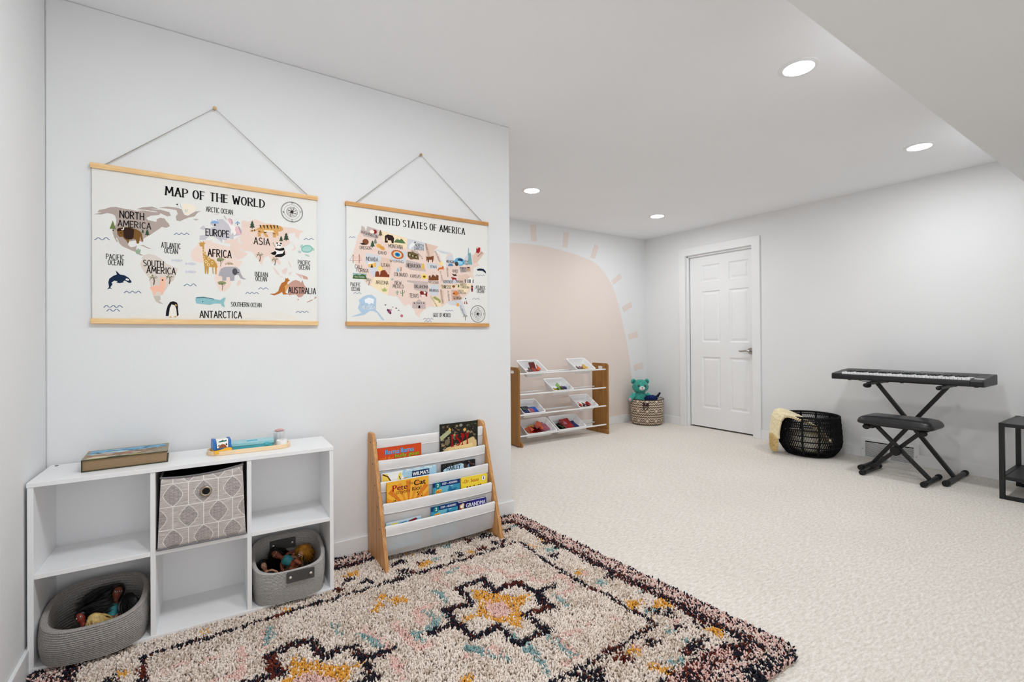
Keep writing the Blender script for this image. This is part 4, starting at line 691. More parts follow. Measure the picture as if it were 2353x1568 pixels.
('48,46,52',((696,-325),(701,-324),(701,-345),(696,-346))),
('48,46,52',((704,-324),(709,-324),(709,-345),(703,-345))),
('48,46,52',((723,-323),(728,-323),(728,-344),(722,-344))),
('164,40,44',((747,-165),(749,-136),(757,-143),(765,-132),(775,-135),(773,-155),(763,-167))),
('24,38,62',((749,-263),(768,-256),(796,-256),(811,-269),(813,-283),(804,-277),(788,-268),(756,-270))),
('40,36,40',((714,-359),(723,-359),(725,-368),(712,-368))),
('164,60,56',((713,-368),(723,-368),(724,-377),(712,-377))),
('40,36,40',((713,-377),(723,-377),(724,-386),(712,-386))),
('164,60,56',((713,-386),(723,-386),(724,-395),(712,-395))),
('232,230,226',((670,-465),(675,-435),(680,-465))),
('164,70,50',((664,-467),(671,-448),(672,-468))),
('164,70,50',((678,-468),(680,-447),(688,-467))),
('40,40,50',((678,-437),(677.8,-435.6),(677.3,-434.4),(676.5,-433.5),(675.5,-433.1),(674.5,-433.1),(673.5,-433.5),(672.7,-434.4),(672.2,-435.6),(672,-437),(672.2,-438.4),(672.7,-439.6),(673.5,-440.5),(674.5,-440.9),(675.5,-440.9),(676.5,-440.5),(677.3,-439.6),(677.8,-438.4))),
('92,66,42',('line',2.714,((673,-539),(674,-550),(672,-564)))),
('104,108,58',((672,-537),(680,-540),(690,-549),(682,-543))),
('104,108,58',((672,-537),(682,-534),(690,-539),(682,-538))),
('104,108,58',((672,-537),(679,-530),(682,-530),(677,-533))),
('104,108,58',((672,-537),(670,-530),(663,-530),(667,-533))),
('104,108,58',((672,-537),(664,-535),(654,-540),(662,-538))),
('104,108,58',((672,-537),(663,-540),(655,-550),(662,-543))),
('190,150,110',((686,-253),(704,-252),(704,-273),(686,-276))),
('60,40,38',((686,-253),(704,-252),(702,-259),(689,-260))),
('112,94,62',((326,-199),(357,-198),(387,-208),(391,-237),(363,-236),(343,-240),(326,-225))),
('70,58,44',((344,-213),(343.5,-209.6),(342.1,-206.6),(340,-204.3),(337.4,-203.2),(334.6,-203.2),(332,-204.3),(329.9,-206.6),(328.5,-209.6),(328,-213),(328.5,-216.4),(329.9,-219.4),(332,-221.7),(334.6,-222.8),(337.4,-222.8),(340,-221.7),(342.1,-219.4),(343.5,-216.4))),
('190,172,128',((342,-214),(341.8,-211.9),(341.1,-210.1),(340,-208.8),(338.7,-208.1),(337.3,-208.1),(336,-208.8),(334.9,-210.1),(334.2,-211.9),(334,-214),(334.2,-216.1),(334.9,-217.9),(336,-219.2),(337.3,-219.9),(338.7,-219.9),(340,-219.2),(341.1,-217.9),(341.8,-216.1))),
('70,58,44',((361,-218),(360.5,-214.6),(359.1,-211.6),(357,-209.3),(354.4,-208.2),(351.6,-208.2),(349,-209.3),(346.9,-211.6),(345.5,-214.6),(345,-218),(345.5,-221.4),(346.9,-224.4),(349,-226.7),(351.6,-227.8),(354.4,-227.8),(357,-226.7),(359.1,-224.4),(360.5,-221.4))),
('190,172,128',((359,-219),(358.8,-216.9),(358.1,-215.1),(357,-213.8),(355.7,-213.1),(354.3,-213.1),(353,-213.8),(351.9,-215.1),(351.2,-216.9),(351,-219),(351.2,-221.1),(351.9,-222.9),(353,-224.2),(354.3,-224.9),(355.7,-224.9),(357,-224.2),(358.1,-222.9),(358.8,-221.1))),
('70,58,44',((380,-222),(379.5,-218.2),(377.9,-214.9),(375.5,-212.5),(372.6,-211.2),(369.4,-211.2),(366.5,-212.5),(364.1,-214.9),(362.5,-218.2),(362,-222),(362.5,-225.8),(364.1,-229.1),(366.5,-231.5),(369.4,-232.8),(372.6,-232.8),(375.5,-231.5),(377.9,-229.1),(379.5,-225.8))),
('190,172,128',((378,-224),(377.8,-222.3),(377.1,-220.8),(376,-219.7),(374.7,-219.1),(373.3,-219.1),(372,-219.7),(370.9,-220.8),(370.2,-222.3),(370,-224),(370.2,-225.7),(370.9,-227.2),(372,-228.3),(373.3,-228.9),(374.7,-228.9),(376,-228.3),(377.1,-227.2),(377.8,-225.7))),
('232,232,232',((333,-171),(347,-150),(372,-141),(367,-158),(350,-173),(340,-187))),
('40,38,44',((360,-149),(373,-138),(371,-148))),
('140,70,96',((233,-522),(232.5,-518.6),(230.9,-515.6),(228.5,-513.3),(225.6,-512.2),(222.4,-512.2),(219.5,-513.3),(217.1,-515.6),(215.5,-518.6),(215,-522),(215.5,-525.4),(217.1,-528.4),(219.5,-530.7),(222.4,-531.8),(225.6,-531.8),(228.5,-530.7),(230.9,-528.4),(232.5,-525.4))),
('84,52,70',((222,-516),(221.6,-513.9),(220.6,-512.1),(219,-510.8),(217,-510.1),(215,-510.1),(213,-510.8),(211.4,-512.1),(210.4,-513.9),(210,-516),(210.4,-518.1),(211.4,-519.9),(213,-521.2),(215,-521.9),(217,-521.9),(219,-521.2),(220.6,-519.9),(221.6,-518.1))),
('200,150,168',((238,-515),(237.6,-513.3),(236.6,-511.8),(235,-510.7),(233,-510.1),(231,-510.1),(229,-510.7),(227.4,-511.8),(226.4,-513.3),(226,-515),(226.4,-516.7),(227.4,-518.2),(229,-519.3),(231,-519.9),(233,-519.9),(235,-519.3),(236.6,-518.2),(237.6,-516.7))),
('120,60,90',((235,-530),(234.6,-527.6),(233.6,-525.5),(232,-523.9),(230,-523.1),(228,-523.1),(226,-523.9),(224.4,-525.5),(223.4,-527.6),(223,-530),(223.4,-532.4),(224.4,-534.5),(226,-536.1),(228,-536.9),(230,-536.9),(232,-536.1),(233.6,-534.5),(234.6,-532.4))),
('190,110,120',((299,-544),(298.5,-541.3),(297.1,-538.9),(295,-537.1),(292.4,-536.1),(289.6,-536.1),(287,-537.1),(284.9,-538.9),(283.5,-541.3),(283,-544),(283.5,-546.7),(284.9,-549.1),(287,-550.9),(289.6,-551.9),(292.4,-551.9),(295,-550.9),(297.1,-549.1),(298.5,-546.7))),
('120,96,104',((208,-489),(207.7,-488),(206.8,-487.1),(205.5,-486.4),(203.9,-486),(202.1,-486),(200.5,-486.4),(199.2,-487.1),(198.3,-488),(198,-489),(198.3,-490),(199.2,-490.9),(200.5,-491.6),(202.1,-492),(203.9,-492),(205.5,-491.6),(206.8,-490.9),(207.7,-490))),
('120,96,104',((246,-499),(245.8,-498.3),(245.1,-497.7),(244,-497.3),(242.7,-497),(241.3,-497),(240,-497.3),(238.9,-497.7),(238.2,-498.3),(238,-499),(238.2,-499.7),(238.9,-500.3),(240,-500.7),(241.3,-501),(242.7,-501),(244,-500.7),(245.1,-500.3),(245.8,-499.7))),
('120,96,104',((266,-504),(265.7,-503),(264.8,-502.1),(263.5,-501.4),(261.9,-501),(260.1,-501),(258.5,-501.4),(257.2,-502.1),(256.3,-503),(256,-504),(256.3,-505),(257.2,-505.9),(258.5,-506.6),(260.1,-507),(261.9,-507),(263.5,-506.6),(264.8,-505.9),(265.7,-505))),
('120,96,104',((279,-515),(278.7,-514.3),(277.8,-513.7),(276.5,-513.3),(274.9,-513),(273.1,-513),(271.5,-513.3),(270.2,-513.7),(269.3,-514.3),(269,-515),(269.3,-515.7),(270.2,-516.3),(271.5,-516.7),(273.1,-517),(274.9,-517),(276.5,-516.7),(277.8,-516.3),(278.7,-515.7))),
('74,100,136',('line',1.8,((18,-159),(21,-157),(24,-154),(27,-152),(29,-153),(32,-156),(35,-157),(38,-155),(40,-152),(43,-151),(46,-152),(49,-154),(51,-155)))),
('74,100,136',('line',1.8,((39,-438),(42,-436),(46,-433),(49,-431),(52,-433),(56,-436),(59,-437),(62,-436),(65,-432),(69,-430),(72,-432),(75,-435),(79,-437)))),
('74,100,136',('line',1.8,((743,-301),(747,-299),(750,-296),(754,-294),(757,-296),(760,-298),(764,-300),(767,-298),(771,-295),(774,-293),(777,-294),(781,-297),(784,-298),(788,-297),(791,-293),(795,-291),(798,-293),(802,-296),(805,-297)))),
('74,100,136',('line',1.8,((719,-440),(723,-438),(727,-434),(731,-432),(735,-434),(739,-437),(743,-439),(747,-437),(751,-433),(755,-431),(759,-433),(763,-436),(767,-438)))),
('74,100,136',('line',1.8,((544,-512),(547,-511),(549,-508),(552,-507),(555,-508),(558,-511),(561,-512),(564,-511),(567,-508),(570,-506),(573,-508),(575,-510),(578,-511),(581,-510),(584,-507),(587,-506),(590,-507),(593,-510),(596,-511)))),
('74,100,136',('line',1.8,((413,-561),(417,-560),(420,-557),(423,-555),(427,-556),(430,-559),(433,-561),(436,-559),(440,-556),(443,-555),(446,-556),(450,-559),(453,-561),(456,-559),(460,-556),(463,-554),(466,-556),(469,-559),(473,-560)))),
('74,100,136',('line',1.8,((419,-574),(423,-572),(426,-569),(430,-567),(433,-569),(437,-572),(441,-574),(444,-572),(448,-568),(452,-567),(455,-568),(459,-572),(463,-573)))),
('30,28,28',('line',1.6,((806,-524),(805.4,-516.2),(803.6,-508.5),(800.6,-501.3),(796.5,-494.6),(791.4,-488.6),(785.4,-483.5),(778.7,-479.4),(771.5,-476.4),(763.8,-474.6),(756,-474),(748.2,-474.6),(740.5,-476.4),(733.3,-479.4),(726.6,-483.5),(720.6,-488.6),(715.5,-494.6),(711.4,-501.3),(708.4,-508.5),(706.6,-516.2),(706,-524),(706.6,-531.8),(708.4,-539.5),(711.4,-546.7),(715.5,-553.4),(720.6,-559.4),(726.6,-564.5),(733.3,-568.6),(740.5,-571.6),(748.2,-573.4),(756,-574),(763.8,-573.4),(771.5,-571.6),(778.7,-568.6),(785.4,-564.5),(791.4,-559.4),(796.5,-553.4),(800.6,-546.7),(803.6,-539.5),(805.4,-531.8),(806,-524)))),
('30,28,28',('line',0.9,((803,-524),(802.4,-516.6),(800.7,-509.5),(797.9,-502.7),(794,-496.4),(789.2,-490.8),(783.6,-486),(777.3,-482.1),(770.5,-479.3),(763.4,-477.6),(756,-477),(748.6,-477.6),(741.5,-479.3),(734.7,-482.1),(728.4,-486),(722.8,-490.8),(718,-496.4),(714.1,-502.7),(711.3,-509.5),(709.6,-516.6),(709,-524),(709.6,-531.4),(711.3,-538.5),(714.1,-545.3),(718,-551.6),(722.8,-557.2),(728.4,-562),(734.7,-565.9),(741.5,-568.7),(748.6,-570.4),(756,-571),(763.4,-570.4),(770.5,-568.7),(777.3,-565.9),(783.6,-562),(789.2,-557.2),(794,-551.6),(797.9,-545.3),(800.7,-538.5),(802.4,-531.4),(803,-524)))),
('30,28,28',('line',0.7,((792,-524),(791.6,-518.4),(790.2,-512.9),(788.1,-507.7),(785.1,-502.8),(781.5,-498.5),(777.2,-494.9),(772.3,-491.9),(767.1,-489.8),(761.6,-488.4),(756,-488),(750.4,-488.4),(744.9,-489.8),(739.7,-491.9),(734.8,-494.9),(730.5,-498.5),(726.9,-502.8),(723.9,-507.7),(721.8,-512.9),(720.4,-518.4),(720,-524),(720.4,-529.6),(721.8,-535.1),(723.9,-540.3),(726.9,-545.2),(730.5,-549.5),(734.8,-553.1),(739.7,-556.1),(744.9,-558.2),(750.4,-559.6),(756,-560),(761.6,-559.6),(767.1,-558.2),(772.3,-556.1),(777.2,-553.1),(781.5,-549.5),(785.1,-545.2),(788.1,-540.3),(790.2,-535.1),(791.6,-529.6),(792,-524)))),
('30,28,28',('line',1.4,((781,-524),(780.7,-520.1),(779.8,-516.3),(778.3,-512.7),(776.2,-509.3),(773.7,-506.3),(770.7,-503.8),(767.3,-501.7),(763.7,-500.2),(759.9,-499.3),(756,-499),(752.1,-499.3),(748.3,-500.2),(744.7,-501.7),(741.3,-503.8),(738.3,-506.3),(735.8,-509.3),(733.7,-512.7),(732.2,-516.3),(731.3,-520.1),(731,-524),(731.3,-527.9),(732.2,-531.7),(733.7,-535.3),(735.8,-538.7),(738.3,-541.7),(741.3,-544.2),(744.7,-546.3),(748.3,-547.8),(752.1,-548.7),(756,-549),(759.9,-548.7),(763.7,-547.8),(767.3,-546.3),(770.7,-544.2),(773.7,-541.7),(776.2,-538.7),(778.3,-535.3),(779.8,-531.7),(780.7,-527.9),(781,-524)))),
('30,28,28',('line',0.8,((774,-524),(773.8,-521.2),(773.1,-518.4),(772,-515.8),(770.6,-513.4),(768.7,-511.3),(766.6,-509.4),(764.2,-508),(761.6,-506.9),(758.8,-506.2),(756,-506),(753.2,-506.2),(750.4,-506.9),(747.8,-508),(745.4,-509.4),(743.3,-511.3),(741.4,-513.4),(740,-515.8),(738.9,-518.4),(738.2,-521.2),(738,-524),(738.2,-526.8),(738.9,-529.6),(740,-532.2),(741.4,-534.6),(743.3,-536.7),(745.4,-538.6),(747.8,-540),(750.4,-541.1),(753.2,-541.8),(756,-542),(758.8,-541.8),(761.6,-541.1),(764.2,-540),(766.6,-538.6),(768.7,-536.7),(770.6,-534.6),(772,-532.2),(773.1,-529.6),(773.8,-526.8),(774,-524)))),
('30,28,28',((784,-533),(759,-528),(756,-524))),
('30,28,28',((765,-542),(754,-529),(756,-524))),
('30,28,28',((745,-548),(751,-526),(756,-524))),
('30,28,28',((735,-532),(750,-522),(756,-524))),
('30,28,28',((729,-515),(753,-519),(756,-524))),
('30,28,28',((747,-506),(758,-519),(756,-524))),
('30,28,28',((768,-499),(761,-521),(756,-524))),
('30,28,28',((777,-516),(762,-525),(756,-524))),
)
USA_TEXT=(
('HOLLYWOOD',46,-355,48,7,0,'238,238,232',0),
('N',753,-492,7,8,0,'24,22,22',0),
('S',753,-563,6,8,0,'24,22,22',0),
('E',794,-526.5,7.1,8,0,'24,22,22',0),
('W',713,-528,6,7,0,'24,22,22',0),
('UNITED STATES OF AMERICA',157,-67.5,515,35,0,'28,26,26',1),
('MONTANA',221,-188,78.1,20,0,'44,38,38',0),
('IDAHO',166,-226.5,43,17,0,'44,38,38',0),
('NEVADA',106,-265.5,58.1,19,0,'44,38,38',0),
('WYOMING',228,-263,74,13,0,'44,38,38',0),
('UTAH',185,-290.5,40,18,0,'44,38,38',0),
('COLORADO',251,-334.5,72.1,19,0,'44,38,38',0),
('KANSAS',341,-337,58,18,0,'44,38,38',0),
('NEBRASKA',322,-282,77,20,0,'44,38,38',0),
('NORTH',369,-167.5,48,17,0,'44,38,38',0),
('DAKOTA',365,-185.5,54.1,16,0,'44,38,38',0),
('IOWA',457,-275.5,38,15,0,'44,38,38',0),
('CALI',48,-309,34.1,18,0,'44,38,38',0),
('FORNIA',56,-327,59.1,19,0,'44,38,38',0),
('ARIZONA',154,-382,65,18,0,'44,38,38',0),
('NEW',255,-377.5,35,18,0,'44,38,38',0),
('MEXICO',244,-398,58,19,0,'44,38,38',0),
('OKLAHOMA',363,-392,80,18,0,'44,38,38',0),
('TEXAS',335,-444,53,21,0,'44,38,38',0),
('MISSOURI',446,-362,61,14,0,'44,38,38',0),
('ARKANSAS',449,-406.5,56,14,0,'44,38,38',0),
('TENNESSEE',521,-384.5,61.2,17,0,'44,38,38',0),
('KENTUCKY',537,-354.5,59.2,16,0,'44,38,38',0),
('OHIO',592,-290.5,34,17,0,'44,38,38',0),
('MICHIGAN',555,-239.5,49.1,15,0,'44,38,38',0),
('GEORGIA',597,-443.5,51.1,16,0,'44,38,38',0),
('VIRGINIA',614,-347.5,46.3,13,0,'44,38,38',0),
('PENNSYL',640,-270,44,13,0,'44,38,38',0),
('VANIA',644,-283.5,37.1,11,0,'44,38,38',0),
('NORTH',641,-364,37.1,13,0,'44,38,38',0),
('CAROLINA',645,-378,54,13,0,'44,38,38',0),
('SOUTH',629,-398.5,31,11,0,'44,38,38',0),
('CAROLINA',629,-410.5,48,10,0,'44,38,38',0),
('NEW',671,-226.5,22,11,0,'44,38,38',0),
('YORK',665,-242,27.1,11,0,'44,38,38',0),
('ATLANTIC',743,-378,65,20,0,'44,38,38',0),
('OCEAN',752,-399.5,46,21,0,'44,38,38',0),
('PACIFIC',26,-400,48,19,0,'44,38,38',0),
('OCEAN',30,-423.5,40,19,0,'44,38,38',0),
('GULF OF MEXICO',473,-546,105,21,0,'44,38,38',0),
('ALASKA',79,-513.5,69,20,0,'238,240,240',0.5),
('WASHINGTON',77,-128,89.8,15,-0.202,'44,38,38',0),
('OREGON',72,-210,58,16,0.034,'44,38,38',0),
('MINNESOTA',425,-146,72.8,10,-1.292,'44,38,38',0),
('WISCONSIN',483,-181,64.9,9,-1.142,'44,38,38',0),
('ILLINOIS',514,-290,56.9,9,-1.394,'44,38,38',0),
('INDIANA',555,-267,50.2,9,-1.491,'44,38,38',0),
('MISSISSIPPI',514,-394,76.9,9,-1.414,'44,38,38',0),
('ALABAMA',560,-398,57.3,9,-1.466,'44,38,38',0),
('LOUISIANA',456,-436,65.7,9,-0.991,'44,38,38',0),
('FLORIDA',636,-482,57.7,10,-1.123,'44,38,38',0),
('SOUTH',347,-198,25,9,0,'44,38,38',0),
('DAKOTA',374,-199,50.2,9,-0.771,'44,38,38',0),
('MAINE',760,-190,41.8,9,0.735,'44,38,38',0),
)
RUG=(
('l','p',0.024,((1.114,1.898),(1.078,1.955),(1.018,2.008),(0.931,2.014),(0.884,1.943),(0.911,1.886))),
('l','p',0.024,((1.014,2),(1.041,1.906),(1.126,1.9),(1.173,1.846),(1.168,1.777),(1.247,1.774),(1.245,1.714),(1.273,1.656),(1.356,1.668),(1.37,1.609),(1.345,1.55),(1.246,1.546))),
('l','p',0.024,((0.803,1.767),(0.738,1.78),(0.73,1.709),(0.75,1.666))),
('l','p',0.024,((0.616,1.758),(0.63,1.679),(0.638,1.608),(0.645,1.542),(0.684,1.552))),
('l','p',0.024,((0.753,1.422),(0.808,1.43),(0.861,1.406),(0.861,1.359))),
('l','p',0.024,((1.156,1.318),(1.079,1.331),(1.068,1.276),(1.066,1.207),(1.007,1.214))),
('l','p',0.024,((0.545,1.52),(0.543,1.449),(0.52,1.421))),
('b','p',0.018,((1.326,1.299),)),
('b','p',0.016,((1.251,1.903),)),
('b','p',0.015,((1.328,1.921),)),
('b','p',0.016,((1.22,1.329),)),
('b','p',0.012,((1.182,1.369),)),
('b','p',0.018,((1.629,1.469),)),
('b','p',0.014,((1.534,1.457),)),
('l','t',0.018,((0.842,1.878),(0.843,1.781))),
('l','t',0.018,((1.236,1.553),(1.232,1.448))),
('l','t',0.018,((1.055,1.354),(1.05,1.265),(1.064,1.214))),
('l','t',0.018,((0.943,1.35),(0.948,1.277),(0.946,1.235))),
('l','t',0.018,((0.781,1.473),(0.79,1.437),(0.856,1.351),(0.874,1.333))),
('l','t',0.018,((0.654,1.649),(0.674,1.577))),
('l','t',0.018,((0.955,1.976),(1.021,1.995))),
('l','t',0.018,((0.751,1.755),(0.745,1.655))),
('l','p',0.026,((0.217,1.97),(0.198,1.861))),
('l','p',0.026,((0.499,1.777),(0.527,1.71),(0.559,1.613))),
('l','p',0.026,((0.047,1.767),(0.096,1.77))),
('l','p',0.026,((0.62,1.646),(0.636,1.561),(0.672,1.55))),
('l','p',0.026,((0.546,1.553),(0.549,1.498))),
('l','p',0.026,((0.124,1.911),(0.13,1.81),(0.113,1.747))),
('l','p',0.026,((0.726,1.779),(0.705,1.686))),
('l','t',0.022,((0.227,1.963),(0.207,1.883))),
('l','t',0.022,((0.498,1.745),(0.531,1.647))),
('l','t',0.022,((0.847,1.856),(0.848,1.772))),
('l','t',0.022,((0.431,1.857),(0.431,1.791))),
('l','t',0.022,((0.834,1.704),(0.728,1.636),(0.66,1.619))),
('l','t',0.022,((0.788,1.456),(0.82,1.42))),
('l','t',0.022,((0.938,1.46),(0.96,1.339),(0.936,1.208))),
('b','p',0.011,((0.152,1.849),)),
('b','p',0.019,((-0.042,1.928),)),
('b','p',0.017,((-0.088,1.909),)),
('b','p',0.022,((0.039,1.899),)),
('b','p',0.018,((0.113,1.758),)),
('b','t',0.007,((0.156,1.853),)),
('b','t',0.017,((1.327,1.001),)),
('b','t',0.014,((0.784,1.447),)),
('b','o',0.035,((1.544,2.022),)),
('b','o',0.022,((1.457,1.633),)),
('b','o',0.035,((1.463,1.321),)),
('b','o',0.035,((1.552,1.255),)),
('b','o',0.031,((1.575,1.031),)),
('b','o',0.024,((1.236,1.126),)),
('b','o',0.022,((1.239,1.034),)),
('b','o',0.021,((1.251,1),)),
('b','o',0.032,((0.914,2.113),)),
('b','o',0.017,((0.874,2.247),)),
('b','o',0.018,((1.151,2.105),)),
('b','o',0.019,((1.445,1.98),)),
('b','o',0.022,((0.706,1.322),)),
('b','o',0.023,((0.689,1.887),)),
('b','o',0.012,((1.443,1.212),)),
('b','k',0.032,((0.809,2.198),)),
('b','k',0.029,((0.79,2.1),)),
('b','k',0.033,((0.978,2.213),)),
('b','k',0.024,((1.082,2.103),)),
('b','k',0.024,((1.463,1.828),)),
('b','k',0.024,((1.518,1.965),)),
('b','k',0.028,((1.544,1.898),)),
('b','k',0.035,((1.332,2.113),)),
('b','k',0.034,((1.308,2.224),)),
('b','k',0.024,((1.5,1.24),)),
('b','k',0.025,((1.521,1.195),)),
('b','k',0.02,((1.485,1.122),)),
('b','k',0.019,((1.544,1.082),)),
('b','k',0.027,((1.327,1.123),)),
('b','k',0.029,((1.438,1.023),)),
('b','k',0.035,((1.05,1.111),)),
('b','k',0.027,((1.554,2.119),)),
('b','k',0.023,((1.442,2.228),)),
('b','k',0.022,((1.541,1.53),)),
('b','k',0.018,((1.57,1.706),)),
('b','k',0.023,((1.019,1.128),)),
('b','k',0.019,((1.491,1.023),)),
('b','r',0.025,((1.207,2.227),)),
('b','r',0.024,((1.213,2.101),)),
('b','r',0.029,((1.185,1.128),)),
('b','r',0.016,((1.419,1.281),)),
('b','r',0.017,((0.836,2.079),)),
('b','r',0.016,((0.885,2.133),)),
('b','r',0.014,((1.18,2.218),)),
('b','r',0.018,((1.386,1.023),)),
('b','t',0.025,((1.505,2.248),)),
('b','t',0.028,((1.486,1.886),)),
('b','t',0.022,((1.472,1.518),)),
('b','t',0.018,((1.471,1.252),)),
('b','t',0.016,((1.434,1.128),)),
('b','t',0.024,((1.075,2.223),)),
('b','t',0.019,((0.967,2.123),)),
('b','t',0.019,((1.565,1.362),)),
('b','t',0.014,((1.296,1.028),)),
('b','t',0.014,((1.432,1.064),)),
('b','p',0.019,((1.047,1.649),)),
('b','p',0.02,((1.132,2.252),)),
('b','p',0.019,((1.416,1.483),)),
('b','p',0.019,((1.47,1.61),)),
('b','p',0.016,((1.28,1.131),)),
('b','p',0.012,((1.268,1.036),)),
('b','p',0.014,((1.498,1.153),)),
('b','o',0.024,((-0.195,1.971),)),
('b','o',0.031,((0.593,2.213),)),
('b','o',0.018,((0.303,2.073),)),
('b','o',0.016,((0.026,2.085),)),
('b','k',0.02,((-0.229,1.956),)),
('b','r',0.015,((-0.14,1.919),)),
('b','k',0.023,((0.561,2.166),)),
('b','k',0.026,((0.623,2.112),)),
('b','r',0.021,((0.509,2.111),)),
('l','o',0.03,((0.595,1.869),(0.639,1.947),(0.651,1.949))),
('l','o',0.03,((0.665,1.915),(0.707,1.875))),
('b','o',0.019,((0.703,1.322),)),
('l','k',0.019,((0.722,2.056),(0.896,2.049),(1.07,2.051),(1.267,2.064),(1.414,2.061),(1.403,1.869),(1.394,1.715),(1.398,1.532),(1.421,1.444),(1.415,1.296),(1.427,1.26),(1.427,1.185),(1.28,1.174),(1.099,1.162),(0.917,1.168),(0.862,1.172))),
('l','k',0.019,((0.772,2.045),(0.576,2.047),(0.399,2.052),(0.276,2.051),(0.162,2.045),(0.022,2.041),(-0.107,2.043),(-0.146,2.039),(-0.144,1.898),(-0.145,1.83))),
('l','r',0.016,((1.09,2.05),(1.166,2.057))),
('l','r',0.016,((1.399,1.522),(1.412,1.467))),
('l','r',0.018,((0.253,2.049),(0.284,2.049))),
('l','r',0.018,((-0.146,2.006),(-0.145,1.935))),
('l','r',0.018,((1.158,1.179),(1.221,1.171))),
('l','k',0.036,((1.323,2.311),(1.498,2.354),(1.591,2.317),(1.61,2.143),(1.59,1.879),(1.573,1.658),(1.573,1.43),(1.585,1.246),(1.585,1.079),(1.572,0.962))),
('l','r',0.02,((1.586,1.804),(1.574,1.684))),
('l','r',0.02,((1.57,1.491),(1.584,1.358))),
('l','r',0.024,((1.588,1.195),(1.585,1.079))),
('p','o',0,((0.981,1.773),(1.02,1.737),(1.066,1.679),(1.09,1.645),(1.169,1.617),(1.124,1.588),(1.075,1.564),(1.038,1.497),(0.999,1.45),(0.979,1.492),(0.94,1.535),(0.921,1.585),(0.882,1.602),(0.831,1.603),(0.861,1.631),(0.911,1.618),(0.943,1.655),(0.953,1.714))),
('p','p',0,((0.992,1.67),(1.044,1.618),(1.029,1.548),(0.978,1.542),(0.939,1.588),(0.95,1.642))),
('p','o',0,((0.276,1.771),(0.327,1.686),(0.382,1.618),(0.457,1.589),(0.408,1.557),(0.384,1.514),(0.2,1.629),(0.246,1.667),(0.259,1.709))),
('p','p',0,((0.273,1.649),(0.317,1.637),(0.369,1.565),(0.37,1.512),(0.231,1.585))),
('l','k',0.032,((1.065,1.835),(1.049,1.772),(1.057,1.716),(1.121,1.728),(1.179,1.721),(1.179,1.664),(1.191,1.602),(1.183,1.547),(1.156,1.524),(1.183,1.49),(1.135,1.491),(1.06,1.517),(1.065,1.469),(1.059,1.426),(1.073,1.378),(1.027,1.383),(0.949,1.376),(0.928,1.403),(0.934,1.437),(0.935,1.504),(0.888,1.502),(0.823,1.497),(0.821,1.548),(0.812,1.612),(0.817,1.661),(0.812,1.713),(0.879,1.703),(0.925,1.691),(0.935,1.761),(0.929,1.837),(0.993,1.835),(1.065,1.835))),
('l','k',0.03,((0.705,1.608),(0.811,1.61))),
('l','k',0.024,((1.192,1.615),(1.294,1.612))),
('l','r',0.034,((1.124,1.726),(1.184,1.713))),
('l','r',0.032,((1.108,1.497),(1.159,1.497))),
('l','k',0.034,((0.172,1.572),(0.152,1.639),(0.11,1.701),(0.183,1.698),(0.226,1.681),(0.21,1.753),(0.204,1.811),(0.273,1.823),(0.344,1.812),(0.349,1.757),(0.36,1.691),(0.403,1.706),(0.459,1.689),(0.458,1.639),(0.472,1.603),(0.465,1.556),(0.468,1.501),(0.406,1.499),(0.354,1.501))),
('l','k',0.032,((0.472,1.603),(0.57,1.598))),
('l','r',0.04,((0.206,1.798),(0.212,1.748),(0.221,1.695))),
)
MURAL=((3.002,2.118),(3.144,2.134),(3.336,2.132),(3.544,2.113),(3.865,2.067),(4.114,1.996),(4.329,1.822),(4.45,1.616),(4.572,1.266),(4.657,0.962),(4.718,0.632),(4.74,0.382),(4.745,0.12))
RAYS=(((3.113,2.356),(3.194,2.359),(3.202,2.177),(3.125,2.173)),((3.597,2.331),(3.68,2.334),(3.654,2.151),(3.578,2.155)),((4.092,2.238),(4.162,2.216),(4.09,2.056),(4.016,2.072)),((4.374,1.809),(4.524,1.907),(4.561,1.853),(4.415,1.759)),((4.557,1.478),(4.725,1.555),(4.75,1.484),(4.594,1.416)),((4.663,1.125),(4.836,1.17),(4.862,1.092),(4.682,1.053)),((4.762,0.722),(4.934,0.76),(4.954,0.674),(4.785,0.65)))
# ------------------------------------------------------------------ the setting
WALL = mat('wall_paint', (.80, .805, .81, 1), .85, noise=(2.0, .012), bump=(220, .06), spec=.15)
CEIL = mat('ceiling_paint', (.89, .90, .92, 1), .95, noise=(1.5, .012), bump=(260, .08), spec=.1)
TRIM = mat('trim_paint', (.84, .845, .85, 1), .38, noise=(3, .01), spec=.4)
WHITE = mat('white_laminate', (.86, .86, .865, 1), .35, noise=(4, .012), bump=(150, .02), spec=.4)
BLACK = mat('black_steel', (.012, .012, .013, 1), .38, noise=(30, .2), bump=(400, .05), spec=.45)
DARK = mat('dark_void', (.006, .006, .006, 1), .9, noise=(3, .2))
CHROME = mat('brushed_nickel', (.46, .44, .42, 1), .28, metal=1.0, noise=(60, .08))

def struct(o, label=None): return tag(o, label, kind='structure')
